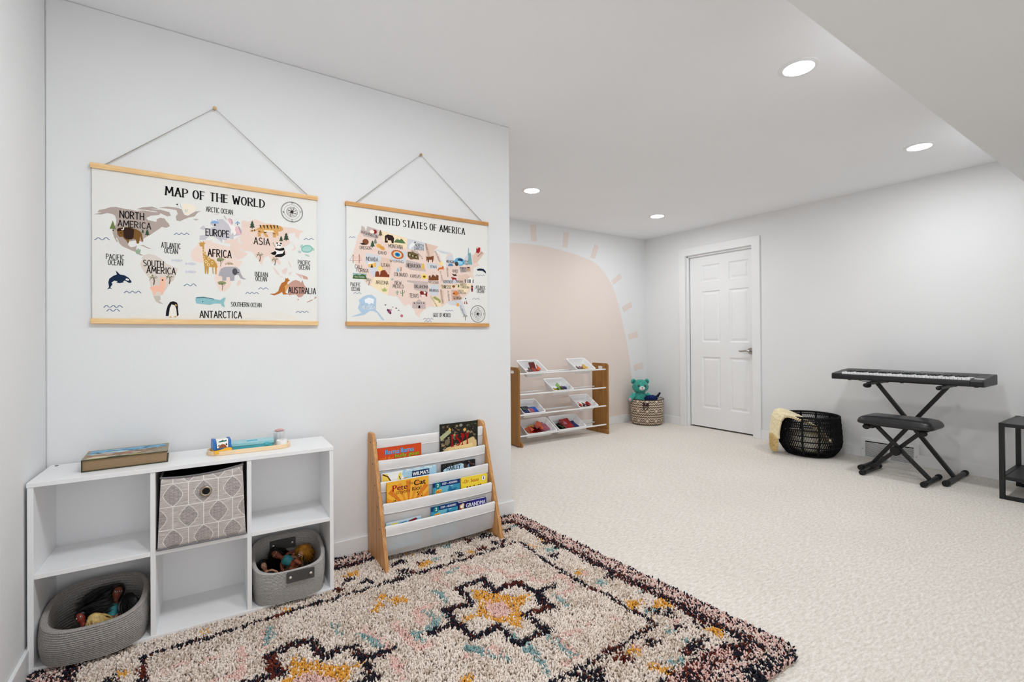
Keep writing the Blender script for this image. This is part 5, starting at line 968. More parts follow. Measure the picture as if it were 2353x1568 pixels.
# carpet: short cut-and-loop pile with slanting rows
def carpet_mat():
    m = bpy.data.materials.new('beige_carpet'); m.use_nodes = True; nt = m.node_tree; b = nt.nodes['Principled BSDF']
    b.inputs['Roughness'].default_value = 1; b.inputs['Specular IOR Level'].default_value = .05; b.inputs['Sheen Weight'].default_value = .15
    tc = nt.nodes.new('ShaderNodeTexCoord')
    def noise(scale, stretch, rot=0, det=3):
        mp = nt.nodes.new('ShaderNodeMapping'); mp.inputs['Scale'].default_value = stretch; mp.inputs['Rotation'].default_value = (0, 0, rot)
        nt.links.new(tc.outputs['Object'], mp.inputs[0]); n = nt.nodes.new('ShaderNodeTexNoise'); n.inputs['Scale'].default_value = scale; n.inputs['Detail'].default_value = det
        nt.links.new(mp.outputs[0], n.inputs['Vector']); return n
    fine = noise(150, (1, 1, 1)); rows = noise(58, (.55, 1.9, 1), .62, 2); big = noise(1.3, (1, 1, 1))
    a = nt.nodes.new('ShaderNodeMath'); a.operation = 'MULTIPLY_ADD'; a.inputs[1].default_value = .55; nt.links.new(rows.outputs['Fac'], a.inputs[0])
    f2 = nt.nodes.new('ShaderNodeMath'); f2.operation = 'MULTIPLY'; f2.inputs[1].default_value = .45; nt.links.new(fine.outputs['Fac'], f2.inputs[0]); nt.links.new(f2.outputs[0], a.inputs[2])
    cr = nt.nodes.new('ShaderNodeValToRGB'); cr.color_ramp.elements[0].position = .36; cr.color_ramp.elements[1].position = .62
    cr.color_ramp.elements[0].color = (.65, .59, .525, 1); cr.color_ramp.elements[1].color = (.87, .825, .765, 1)
    nt.links.new(a.outputs[0], cr.inputs[0])
    mx = nt.nodes.new('ShaderNodeMix'); mx.data_type = 'RGBA'; mx.blend_type = 'MULTIPLY'; mx.inputs[0].default_value = .25
    c2 = nt.nodes.new('ShaderNodeValToRGB'); c2.color_ramp.elements[0].position = .35; c2.color_ramp.elements[1].position = .65
    c2.color_ramp.elements[0].color = (.84, .83, .82, 1); nt.links.new(big.outputs['Fac'], c2.inputs[0])
    nt.links.new(cr.outputs[0], mx.inputs[6]); nt.links.new(c2.outputs[0], mx.inputs[7]); nt.links.new(mx.outputs[2], b.inputs['Base Color'])
    bp = nt.nodes.new('ShaderNodeBump'); bp.inputs['Strength'].default_value = .6; bp.inputs['Distance'].default_value = .006
    nt.links.new(a.outputs[0], bp.inputs['Height']); nt.links.new(bp.outputs[0], b.inputs['Normal']); return m
CARPET = carpet_mat()
struct(MB().box((XA - .1, YF, -.1), (XR + .3, YB + .1, 0)).build('floor', CARPET, smooth=0), 'cream beige wall-to-wall carpet')
struct(MB().box((XA - .1, YF, ZC), (XR + .12, YB + .1, ZC + .1)).build('ceiling', CEIL, smooth=0), 'flat white ceiling')
struct(MB().box((XA, YF, 2.15), (XR, .752, ZC)).build('trim_1', WALL, smooth=0), 'lower boxed soffit of the ceiling at upper right')  # darker wall paint puts the soffit's dimmer light into its colour
struct(MB().box((XA - .1, YF, 0), (XA, YL + .12, ZC)).build('wall_left', WALL, smooth=0), 'white wall at the far left edge')
struct(MB().box((XA, YL, 0), (XE, YL + .12, ZC)).build('wall_front', WALL, smooth=0, bevel=.006), 'white partition wall with the two hanging maps')
struct(MB().box((.8, YB, 0), (XR + .12, YB + .1, ZC)).build('wall_back', WALL, smooth=0), 'white back wall with the painted sun')
struct(MB().box((.8, YL + .12, 0), (.9, YB, ZC)).build('wall_nook', WALL, smooth=0), 'side wall of the nook behind the partition')
struct(MB().box((1.9, YF - .1, 0), (XR + .12, YF, ZC)).build('wall_rear_blocker', WALL, smooth=0), 'added unseen wall behind the viewer, open at left to steer light')  # unseen wall added to keep world light off the soffit and right wall
# right wall with the door opening
DY0, DY1, DZ = 2.809, 3.645, 2.077
rwm = MB()
rwm.box((XR, YF, 0), (XR + .12, DY0, ZC)); rwm.box((XR, DY1, 0), (XR + .12, YB, ZC)); rwm.box((XR, DY0, DZ), (XR + .12, DY1, ZC))
struct(rwm.build('wall_right', WALL, smooth=0), 'white right wall behind the keyboard')
# baseboards
BH, BT = .094, .012
def bb(name, a, b): struct(MB().box(a, b).build(name, TRIM, smooth=0, bevel=.003), 'white painted baseboard')
bb('baseboard_left', (XA, YF, 0), (XA + BT, YL - BT, BH))
fm = MB().box((XA, YL - BT, 0), (XE + BT, YL, BH)); fm.box((XE, YL, 0), (XE + BT, YL + .12 + BT, BH))
struct(fm.build('baseboard_front', TRIM, smooth=0, bevel=.003), 'white baseboard below the maps')
bb('baseboard_back', (.9, YB - BT, 0), (XR, YB, BH))
bb('baseboard_right', (XR - BT, DY1 + .085, 0), (XR, YB - BT, BH))
bb('baseboard_right.001', (XR - BT, 1.815, 0), (XR, DY0 - .085, BH))
bb('baseboard_right.002', (XR - BT, YF, 0), (XR, 1.402, BH))
# door casing and jamb
cm = MB()
cm.prism([(DY0 - .088, 0), (DY0 - .088, DZ + .092), (DY1 + .085, DZ + .092), (DY1 + .085, 0), (DY1, 0), (DY1, DZ), (DY0, DZ), (DY0, 0)], XR - .018, XR, 'x')
struct(cm.build('trim_2', TRIM, smooth=0, bevel=.003), 'white flat door casing')
jm = MB()
for a, b in (((XR, DY0 - .012, 0), (XR + .12, DY0 + .004, DZ)), ((XR, DY1 - .004, 0), (XR + .12, DY1 + .012, DZ)), ((XR, DY0, DZ - .004), (XR + .12, DY1, DZ + .012))): jm.box(a, b)
for a, b in (((XR + .02, DY1 - .02, 0), (XR + .05, DY1 - .004, DZ - .004)), ((XR + .02, DY0 + .004, DZ - .02), (XR + .05, DY1 - .004, DZ - .004))): jm.box(a, b)
struct(jm.build('trim_3', TRIM, smooth=0, bevel=.002), 'white door jamb and stop')
struct(MB().box((XR + .125, DY0 - .3, -.02), (XR + .3, DY1 + .3, DZ + .2)).build('dark_box', DARK, smooth=0), 'black box behind the door standing in for shade in its gap')  # black box paints the darkness of the gap under the door
# six-panel door leaf
def door():
    mb = MB(); x = XR + .055; y0, y1, z0, z1 = DY0 + .008, DY1 - .022, .018, DZ - .008
    ca = (2.880, 3.118); cb = (3.226, 3.468); rows = ((.242, .85), (1.024, 1.633), (1.744, 1.944))
    ys = [y0, ca[0], ca[1], cb[0], cb[1], y1]; zs = [z0]
    for r in rows: zs += list(r)
    zs.append(z1)
    for i in range(5):
        for j in range(7):
            if i in (1, 3) and j in (1, 3, 5): continue
            mb.add([(x, ys[i], zs[j]), (x, ys[i + 1], zs[j]), (x, ys[i + 1], zs[j + 1]), (x, ys[i], zs[j + 1])], [(0, 1, 2, 3)])
    prof = [(0, 0), (.012, .011), (.022, .011), (.042, .003)]
    for c in (ca, cb):
        for r in rows:
            rings = []
            for ins, dp in prof:
                rings.append([(x + dp, c[0] + ins, r[0] + ins), (x + dp, c[1] - ins, r[0] + ins), (x + dp, c[1] - ins, r[1] - ins), (x + dp, c[0] + ins, r[1] - ins)])
            vs = [v for q in rings for v in q]; fs = []
            for k in range(len(prof) - 1):
                for e in range(4): fs.append((k * 4 + e, k * 4 + (e + 1) % 4, k * 4 + 4 + (e + 1) % 4, k * 4 + 4 + e))
            n = (len(prof) - 1) * 4; fs.append((n, n + 1, n + 2, n + 3)); mb.add(vs, fs)
    xb = x + .036
    mb.add([(x, y0, z0), (x, y1, z0), (x, y1, z1), (x, y0, z1), (xb, y0, z0), (xb, y1, z0), (xb, y1, z1), (xb, y0, z1)], [(0, 1, 5, 4), (1, 2, 6, 5), (2, 3, 7, 6), (3, 0, 4, 7), (4, 5, 6, 7)])
    d = struct(mb.build('door_1', TRIM, smooth=0), 'white six-panel interior door with lever handle'); d['category'] = 'door'
    h = MB(); hy, hz = 2.862, .93; h.cyl((x, hy, hz), (x - .012, hy, hz), .033, 28); h.cyl((x - .012, hy, hz), (x - .045, hy, hz), .013, 16)
    pts = [(x - .045, hy - .008, hz), (x - .05, hy + .02, hz + .004), (x - .05, hy + .06, hz - .001), (x - .048, hy + .095, hz - .004), (x - .046, hy + .112, hz + .001)]
    h.tube(pts, [.014, .013, .010, .0085, .006], 12)
    tag(h.build('door_handle', CHROME, d), 'brushed nickel lever handle')
door()

# ------------------------------------------------------------------ recessed ceiling lights
def emit(name, strength):
    m = bpy.data.materials.new(name); m.use_nodes = True; nt = m.node_tree; nt.nodes.remove(nt.nodes['Principled BSDF'])
    e = nt.nodes.new('ShaderNodeEmission'); e.inputs[0].default_value = (.945, .975, 1, 1); e.inputs[1].default_value = strength
    nt.links.new(e.outputs[0], nt.nodes['Material Output'].inputs[0]); return m
LENS = emit('lamp_lens', LAMP_STRENGTH)
def downlight(x, y, z, label):
    t = thing('recessed_light', label, 'ceiling light', (x, y, z), group='recessed ceiling lights')
    MB().lathe([(.064, -.0015), (.066, -.006), (.074, -.0065), (.085, -.004), (.0875, 0)], 48).build('trim_ring', TRIM, t)
    MB().lathe([(.0001, -.0058), (.03, -.0056), (.058, -.005), (.064, -.003)], 48).build('lens', LENS, t)
    return t
downlight(2.43, 1.125, ZC, 'large round recessed ceiling light nearest the viewer')
downlight(4.148, 1.144, ZC, 'round recessed ceiling light near the soffit and right wall')
downlight(2.467, 3.36, ZC, 'round recessed ceiling light above the painted sun wall, left one')
downlight(4.126, 3.353, ZC, 'round recessed ceiling light near the room corner and door')
downlight(.72, 1.13, ZC, 'recessed ceiling light above the rug, just out of view')
downlight(.25, 1.0, ZC, 'recessed ceiling light above the shelf unit, out of view')  # extra lamp, unseen, added to lift the shelf top

# ------------------------------------------------------------------ painted sun on the back wall
def mural():
    peach = mat('peach_wall_paint', (.79, .695, .64, 1), .85, noise=(2, .012), bump=(220, .06), spec=.12)
    cx = 3.16; right = [(cx, 2.136)] + [p for p in MURAL if p[0] > cx + .05]
    right[-1] = (right[-1][0], BH)
    # smooth the arch with a Catmull-Rom pass
    pts = [(2 * cx - right[1][0], right[1][1])] + right + [(right[-1][0], right[-1][1] - .2)]; out = []
    for i in range(1, len(pts) - 2):
        p0, p1, p2, p3 = [Vector((a[0], a[1])) for a in pts[i - 1:i + 3]]
        for k in range(6):
            t = k / 6; out.append(.5 * ((2 * p1) + (p2 - p0) * t + (2 * p0 - 5 * p1 + 4 * p2 - p3) * t * t + (3 * p1 - p0 - 3 * p2 + p3) * t ** 3))
    out.append(Vector(right[-1])); R = [(v.x, v.y) for v in out]; L = [(2 * cx - x, z) for x, z in reversed(R)]
    t = thing('sun_mural', 'peach half sun with short rays painted on back wall', 'mural', (cx, YB, BH))
    def flat(poly): return MB().prism([(x - cx, z - BH) for x, z in poly], -.0012, -.0004, 'y')
    flat(L[:-1] + R).build('sun_disc', peach, t, smooth=0)
    for q in RAYS:
        flat(q).build('ray', peach, t, smooth=0)
        if q[0][0] > 3.3: flat([(2 * cx - a, b) for a, b in reversed(q)]).build('ray', peach, t, smooth=0)
mural()

# ------------------------------------------------------------------ the two hanging maps
RAIL = wood('pine_rail', rgb(206, 160, 104, 1.1), rgb(238, 202, 150, 1.1), 'x', 1.2)
RAIL2 = wood('oak_rail', rgb(176, 122, 66, 1.1), rgb(214, 164, 104, 1.1), 'x', 1.2)
CORD = mat('grey_twine', (.42, .40, .37, 1), .9, noise=(300, .2))
CANVAS = mat('map_canvas', (.83, .825, .79, 1), .85, noise=(500, .03), bump=(700, .15), spec=.1)
def hanging_map(name, label, x0, ztop, zbot, width, nail, c0, c1, art, texts, rail, ox, oz):
    t = thing(name, label, 'map', (x0, YL, zbot))
    def P(u, v, h): return (u, -.010 - h + .004 * math.sin(u / width * PI) * 0, v)
    H = ztop - zbot
    A = Art(); K = 1000.0; dx, dz = ox - x0, oz - zbot
    for col, q in art:
        if q[0] == 'line': A.line(col, q[1] / K, [(a / K + dx, b / K + dz) for a, b in q[2]])
        else: A.poly(col, [(a / K + dx, b / K + dz) for a, b in q])
    for s, u, v, w, h, ang, col, bold in texts: A.letters(col, s, u / K + dx, v / K + dz, w / K, h / K, ang, bold == 1, .122 if bold == 1 else (.12 if bold else .098))
    mb = MB(); mats = [CANVAS]; mb.box((.005, -.010, .01), (width - .005, -.0088, H - .01))
    A.place(mb, P, mats, .0002, .0000035)
    mb.build('canvas', mats, t, smooth=0, fix=False)
    for z0 in (0, H - .0205):
        m = MB(); m.box((0, -.0185, z0), (width, -.0102 - .0018, z0 + .0205)); m.box((0, -.0085, z0), (width, -.001, z0 + .0205))
        tag(m.build('rail', rail, t, smooth=0, bevel=.002), 'wooden rail')
    for k, o in ((0, 0), (1, .004)):
        n = Vector((nail[0] - x0, -.012, nail[1] - zbot))
        MB().tube([(c0 - x0 + o, -.014, H - .004), n + Vector((-.003, 0, 0)), n + Vector((.003, 0, 0)), (c1 - x0 - o, -.014, H - .004)], .0011, 6).build('cord', CORD, t)
    kn = MB(); kn.cyl((nail[0] - x0, 0, nail[1] - zbot), (nail[0] - x0, -.012, nail[1] - zbot), .003, 10); kn.cyl((nail[0] - x0, -.012, nail[1] - zbot + .002), (nail[0] - x0, -.017, nail[1] - zbot + .002), .007, 14)
    tag(kn.build('nail', mat('brass_nail', (.5, .34, .16, 1), .4, metal=.6), t), 'brass nail head')
hanging_map('world_map', 'large illustrated world map with animals hanging from a cord', -.335, 1.7815, 1.159, .829, (.074, 2.096), -.296, .453, WORLD, WORLD_TEXT, RAIL, -.333, 1.764)
hanging_map('country_map', 'smaller illustrated map of the United States hanging nearest the wall end', .6235, 1.7805, 1.159, .828, (1.027, 2.093), .669, 1.412, USA, USA_TEXT, RAIL2, .622, 1.758)
# ------------------------------------------------------------------ shaggy rug
RQ = [(-.44, .80), (1.725, .80), (1.632, 2.412), (-.44, 2.412)]
def rug():
    t = thing('shag_rug', 'cream shag rug with navy, rust and mustard medallions in the foreground', 'rug', (0, 0, 0))
    N = 118000
    rs = np.random.RandomState(3)
    p = np.column_stack([rs.uniform(-.45, 1.74, N), rs.uniform(.79, 2.42, N)])
    # distance to the four edges (inside positive), rounded corners
    D = []
    for k in range(4):
        a = np.array(RQ[k]); b = np.array(RQ[(k + 1) % 4]); e = (b - a) / np.linalg.norm(b - a); n = np.array([-e[1], e[0]]); D.append((p - a) @ n)
    D = np.array(D); d = D.min(0); R = .07
    for k in range(4):
        c = (D[k] < R) & (D[k - 1] < R); dd = R - np.hypot(R - D[k], R - D[k - 1]); d = np.where(c, np.minimum(d, dd), d)
    keep = d > 0
    # nothing grows where the shelf, the book rack panels press it flat
    keep &= ~((p[:, 0] < .492) & (p[:, 1] > 2.151 - .0349 * (p[:, 0] + .455)))
    keep &= ~((np.abs(p[:, 0] - .7335) < .011) & (p[:, 1] > 2.13)) & ~((np.abs(p[:, 0] - 1.3605) < .011) & (p[:, 1] > 2.13))
    p = p[keep]; d = d[keep]; D = D[:, keep]; N = len(p)
    def sm(seed, s):   # smooth value noise
        r = np.random.RandomState(seed); G = r.rand(80, 80); x = (p[:, 0] + 1) / s; y = p[:, 1] / s
        i = np.floor(x).astype(int) % 79; j = np.floor(y).astype(int) % 79; fx = x - np.floor(x); fy = y - np.floor(y); fx = fx * fx * (3 - 2 * fx); fy = fy * fy * (3 - 2 * fy)
        return G[i, j] * (1 - fx) * (1 - fy) + G[i + 1, j] * fx * (1 - fy) + G[i, j + 1] * (1 - fx) * fy + G[i + 1, j + 1] * fx * fy
    C = {'w': rgb(244, 230, 218, .97), 'k': rgb(40, 40, 50), 'r': rgb(108, 50, 38), 'o': rgb(222, 162, 70, 1.1), 'p': rgb(226, 190, 180, 1.1), 't': rgb(134, 166, 166, 1.1), 'b': rgb(208, 190, 174, 1.05)}
    C = {k: np.array(v[:3]) for k, v in C.items()}
    col = np.tile(C['w'], (N, 1)); u = rs.rand(N)
    beige = sm(1, .11) * .6 + sm(2, .045) * .4
    col[(beige > .52) & (u < .5)] = C['b']; col[(beige <= .52) & (u < .12)] = C['b']
    q = p + (np.column_stack([sm(5, .02), sm(6, .02)]) - .5) * .016 + rs.normal(0, .003, (N, 2))
    def seg(pts):
        r = np.full(N, 9.0)
        for a, b in zip(pts[:-1], pts[1:]):
            a = np.array(a); b = np.array(b); e = b - a; L2 = max(e @ e, 1e-9); s = np.clip((q - a) @ e / L2, 0, 1); r = np.minimum(r, np.hypot(*(q - a - s[:, None] * e).T))
        return r
    def inside(pts):
        r = np.zeros(N, bool); x, y = q.T
        for (x0, y0), (x1, y1) in zip(pts, pts[1:] + pts[:1]):
            c = ((y0 > y) != (y1 > y)); r ^= c & (x < (x1 - x0) * (y - y0) / ((y1 - y0) or 1e-9) + x0)
        return r
    u2 = rs.rand(N); u3 = rs.rand(N)
    for kind, c, w, pts in RUG + (('l', 'k', .019, ((1.06, .985), (-.13, .99), (-.135, 1.75))), ('l', 'k', .032, ((.30, 1.15), (.18, 1.22), (.1, 1.35), (.16, 1.48)))):
        pts = list(pts)
        if kind == 'l':
            m = seg(pts) < w / 2; pr = .8 if c in 'pt' else .95; w = w * 1.25 if c in 'pt' else w
            if c == 'k' and w > .0355: continue
        elif kind == 'p': m = inside(pts); pr = .93
        else:
            cx, cy = pts[0]; a = (cx * 37.1 + cy * 91.7) % 6.28; r = w
            k3 = [(cx + 1.75 * r * math.cos(a + i * 2.094), cy + 1.45 * r * math.sin(a + i * 2.094)) for i in range(3)]; m = inside(k3); pr = .68 if c in 'pt' else .88
        m &= rs.rand(N) < pr
        cc = np.tile(C[c], (N, 1))
        if c == 'k': cc[u3 < .14] = C['r']
        if c == 'r': cc[u3 < .25] = C['k']
        if c == 'o': cc[u3 < .10] = C['w']
        col[m] = cc[m]
    # woven outer bands: pink fringe band, then a dark band
    dw = d + (sm(8, .05) - .5) * .016 + rs.normal(0, .005, N)
    wide = D[0] == D.min(0)
    o1 = np.where(wide, .105, .078); o2 = np.where(wide, .18, .118)
    m = dw < o1
    mix = rs.rand(N)
    cc = np.where((mix < .46)[:, None], C['p'], np.where((mix < .66)[:, None], C['k'], np.where((mix < .74)[:, None], C['r'], C['w']))); col[m] = cc[m]
    pat = sm(9, .05) > .52
    m = (dw >= o1) & (dw < o2)
    cc = np.where((mix < .66)[:, None], C['k'], np.where((mix < .86)[:, None], C['r'], C['p']))
    cc = np.where((wide & pat & (mix < .5))[:, None], C['p'], cc); col[m] = cc[m]
    m = (dw < .02) & (mix > .45); col[m] = C['k']
    m = wide & (dw < .2) & (sm(11, .06) > .68); col[m & (mix < .7)] = C['k']
    col = np.clip(col * rs.uniform(.88, 1.06, (N, 1)), 0, .95)
    # a tuft is a leaning three-sided yarn end
    h = rs.uniform(.017, .027, N); rad = rs.uniform(.0034, .0050, N); an = rs.uniform(0, 2 * PI, N); ln = rs.uniform(.003, .014, N)
    lean = np.column_stack([np.cos(an), np.sin(an)]) * ln[:, None]
    V = np.zeros((N, 7, 3), np.float32); ro = rs.uniform(0, 2 * PI, N)
    for k in range(3):
        w = ro + k * 2.0944; cs = np.column_stack([np.cos(w), np.sin(w)])
        V[:, k, :2] = p + cs * rad[:, None] * .75; V[:, k, 2] = .004
        w2 = w + .7; cs = np.column_stack([np.cos(w2), np.sin(w2)])
        V[:, 3 + k, :2] = p + lean * .7 + cs * rad[:, None]; V[:, 3 + k, 2] = h * .80
    V[:, 6, :2] = p + lean; V[:, 6, 2] = h
    base = (np.arange(N) * 7)[:, None]
    quads = np.array([[0, 1, 4, 3], [1, 2, 5, 4], [2, 0, 3, 5]]); tris = np.array([[3, 4, 6], [4, 5, 6], [5, 3, 6]])
    Q = (base[:, :, None] + quads[None]).reshape(-1); T = (base[:, :, None] + tris[None]).reshape(-1)
    me = bpy.data.meshes.new('pile'); me.vertices.add(N * 7); me.vertices.foreach_set('co', V.reshape(-1))
    nl = len(Q) + len(T); me.loops.add(nl); me.loops.foreach_set('vertex_index', np.concatenate([Q, T]).astype(np.int32))
    nf = N * 6; me.polygons.add(nf)
    me.polygons.foreach_set('loop_start', np.concatenate([np.arange(N * 3) * 4, len(Q) + np.arange(N * 3) * 3]).astype(np.int32))
    me.polygons.foreach_set('use_smooth', np.ones(nf, bool))
    me.update(calc_edges=True)
    at = me.color_attributes.new('yarn', 'FLOAT_COLOR', 'POINT')
    at.data.foreach_set('color', np.repeat(np.column_stack([col, np.ones(N)]), 7, 0).astype(np.float32).reshape(-1))
    m = bpy.data.materials.new('rug_yarn'); m.use_nodes = True; nt = m.node_tree; b = nt.nodes['Principled BSDF']
    b.inputs['Roughness'].default_value = 1; b.inputs['Specular IOR Level'].default_value = .05
    a = nt.nodes.new('ShaderNodeVertexColor'); a.layer_name = 'yarn'; nt.links.new(a.outputs[0], b.inputs['Base Color'])
    me.materials.append(m); o = bpy.data.objects.new('pile', me); COL.objects.link(o); o.parent = t; o['kind'] = 'stuff'
    outl = []
    for k in range(4):
        a = Vector(RQ[k]); pv = Vector(RQ[k - 1]); nx = Vector(RQ[(k + 1) % 4]); e0 = (pv - a).normalized() * .07; e1 = (nx - a).normalized() * .07
        for s in range(6):
            w = s / 5; outl.append(tuple(a + e0 * (1 - w) ** 2 + e1 * w ** 2))
    MB().prism(outl, .0005, .006, 'z').build('backing', mat('rug_backing', rgb(190, 178, 160), 1, noise=(80, .2), spec=.05), t, smooth=0)
rug()

# ------------------------------------------------------------------ six-cube organizer
OL, OB, OZ = (-.455, 2.152), -.0349, .015
OW, OD, OH, OT = .946, .262, .617, .0155
org = thing('cube_organizer', 'white six-cube shelf unit below the world map', 'shelf unit', (OL[0], OL[1], OZ), OB)
def part(name, a, b, bev=.0012, m=WHITE, parent=org): return MB().box(a, b).build(name, m, parent, smooth=0, bevel=bev)
part('top_panel', (-.001, -.002, OH - OT), (OW + .001, OD, OH)); part('bottom_panel', (-.001, -.002, 0), (OW + .001, OD, OT))
for x in (0, OW - OT): part('side_panel', (x, 0, OT), (x + OT, OD, OH - OT))
DV = (.3185, .6225)
for x in DV: part('divider', (x, .001, OT), (x + OT, OD - .004, OH - OT))
for x0, x1 in ((OT, DV[0]), (DV[0] + OT, DV[1]), (DV[1] + OT, OW - OT)): part('shelf', (x0, .001, .3005), (x1, OD - .004, .316))
part('back_panel', (OT, OD - .004, OT), (OW - OT, OD, OH - OT), 0)
for x, y in ((.02, .02), (.02, OD - .022), (OW - .02, .02), (OW - .02, OD - .022)):
    MB().lathe([(.0055, 0), (.0052, .0008), (.0001, .0011)], 16, (x, y, OH)).build('screw_cover', DARK if (x, y) == (.02, OD - .022) else WHITE, org)  # the black disc paints the dark inside of one open hole
def O(x, y, z): # organizer local -> world
    c, s = math.cos(OB), math.sin(OB); return Vector((OL[0] + x * c - y * s, OL[1] + x * s + y * c, OZ + z))
TOPZ = OZ + OH

# thick picture book lying on top
def hardback(name, label, w, d, h, loc, rz, cover, pages, art=None, spine_left=True, group=None):
    t = thing(name, label, 'book', loc, rz, group); c = .0028
    mb = MB(); mats = [cover]
    mb.box((0, 0, 0), (w, d, c)); mb.box((0, 0, h - c), (w, d, h)); mb.box((0, 0, c), (c, d, h - c))
    if art: art.place(mb, lambda u, v, hh: (u, v, h + hh), mats, .0002, .00001)
    mb.build('cover', mats, t, smooth=0, fix=False)
    MB().box((c + .0004, .004, c + .0002), (w - .005, d - .004, h - c - .0002)).build('page_block', pages, t, smooth=0)
    return t
def pages_mat(name, c, amount=.25):
    return mat(name, c, .9, noise=(60, amount, (1, 1, 26)), spec=.1)
a = Art(); W_, D_ = .246, .168
a.poly('150,140,124', [(0, 0), (W_, 0), (W_, D_), (0, D_)])
a.poly('120,170,200', [(.01, .09), (.11, .085), (.17, .1), (.235, .105), (.235, .155), (.01, .158)])
a.poly('178,200,204', [(.015, .08), (.09, .075), (.13, .09), (.1, .11), (.03, .105)])
a.poly('160,124,104', [(.005, .03), (.12, .035), (.16, .06), (.15, .085), (.06, .072), (.008, .075)])
a.poly('206,194,172', [(.012, .012), (.08, .015), (.1, .034), (.05, .045), (.012, .04)])
a.poly('146,144,66', [(.02, 0), (.07, 0), (.07, .009), (.02, .009)]); a.poly('52,66,40', [(.07, 0), (.13, 0), (.13, .009), (.07, .009)]); a.poly('160,152,60', [(.132, 0), (.172, 0), (.172, .009), (.132, .009)])
a.line('40,40,44', .004, [(.055, .118), (.072, .121), (.09, .119)]); a.line('40,40,44', .004, [(.17, .13), (.19, .134), (.205, .131)]); a.line('60,56,54', .003, [(.185, .075), (.2, .08), (.218, .074)])
rd = random.Random(12)
for k in range(90):
    x, y = rd.uniform(.01, .235), rd.uniform(.012, .155); up = y > .085 + .02 * math.sin(x * 40); n = rd.randint(4, 6); r = rd.uniform(.003, .009); a0 = rd.uniform(0, 6)
    a.poly(rd.choice(['96,150,186', '134,182,206', '170,196,204', '110,128,140', '190,186,176'] if up else ['170,140,118', '190,164,140', '206,194,172', '148,128,108', '178,116,92', '160,152,120', '126,122,112']), [(x + 1.9 * r * math.cos(a0 + 2 * PI * i / n), y + .6 * r * math.sin(a0 + 2 * PI * i / n)) for i in range(n)])
a.poly('70,110,130', [(.03, .1), (.04, .098), (.035, .112), (.028, .118)])
hardback('picture_book', 'thick old picture book lying flat on top of white shelf', W_, D_, .042, (-.333, 2.214, TOPZ + .0005), .02, mat('dark_cover', rgb(58, 60, 40), .5, noise=(20, .3)), pages_mat('brown_pages', rgb(150, 126, 98)), a)

# tray with stationery
TRAYW = wood('birch_tray', rgb(214, 184, 146, 1.1), rgb(238, 212, 176, 1.1), 'x', .8)
def tray():
    t = thing('wooden_tray', 'pale wooden tray with rounded ends on top of white shelf', 'tray', (.19, 2.268, TOPZ + .0003), -.06)
    o = rrect(-.152, -.062, .152, .062, .05); i = rrect(-.143, -.053, .143, .053, .042); n = len(o)
    vs = [(x, y, 0) for x, y in o] + [(x, y, .017) for x, y in o] + [(x, y, .017) for x, y in i] + [(x, y, .006) for x, y in i]
    fs = [(k + r * n, (k + 1) % n + r * n, (k + 1) % n + (r + 1) * n, k + (r + 1) * n) for r in range(3) for k in range(n)]
    fs += [tuple(reversed(range(n))), tuple(range(3 * n, 4 * n))]
    MB().add(vs, fs).build('tray_body', TRAYW, t, smooth=30, bevel=.0015)
tray()
TZ = TOPZ + .0068
def tape_dispenser():
    t = thing('tape_dispenser', 'blue and yellow tape dispenser at left end of wooden tray', 'tape dispenser', (.086, 2.262, TZ), .12)
    blue = mat('blue_plastic', rgb(38, 110, 190), .35, noise=(20, .05)); yel = mat('yellow_plastic', rgb(240, 182, 50), .4, noise=(20, .05))
    prof = [(-.031, 0), (.031, 0), (.031, .019), (.014, .021), (-.012, .014), (-.031, .013)]
    MB().prism(prof, -.047, -.0335, 'y').build('front_wave', yel, t, smooth=40, bevel=.002); MB().box((-.031, -.0335, 0), (.031, .032, .0125)).build('base', yel, t, smooth=40, bevel=.002)
    for x in (-.031, .021): MB().prism([(-.032, .014), (.03, .012), (.034, .03), (.028, .052), (.0, .056), (-.03, .05)], x, x + .010, 'x').build('side_cheek', blue, t, smooth=40, bevel=.002)
    MB().box((-.021, -.031, .0145), (.021, .03, .02)).build('body', blue, t, smooth=0, bevel=.0015)
    m = MB(); m.tube([(-.0195, 0, .036), (.0195, 0, .036)], .0185, 28); m.build('tape_roll', mat('clear_tape', (.75, .74, .7, 1), .25, noise=(10, .05)), t)
    a = Art(); a.poly('240,240,236', [(-.019, 0), (.019, 0), (.019, .034), (-.019, .034)])
    a.poly('150,88,60', [(-.014, 0), (.015, 0), (.011, .009), (.004, .014), (-.004, .014), (-.011, .008)]); a.poly('40,32,30', [(-.017, .005), (-.011, .008), (-.011, .016), (-.014, .012)]); a.poly('40,32,30', [(.011, .009), (.017, .007), (.014, .017), (.011, .014)])
    a.poly('40,110,90', [(-.014, .022), (.014, .024), (.014, .03), (.004, .028), (0, .032), (-.004, .028), (-.014, .026)])
    mb = MB(); mats = [print_mat('240,240,236')]; mb.box((-.0195, -.0325, .021), (.0195, -.031, .056)); a.place(mb, lambda u, v, h: (u, -.0325 - h, v + .0215), mats)
    mb.build('label_card', mats, t, smooth=0, fix=False)
tape_dispenser()
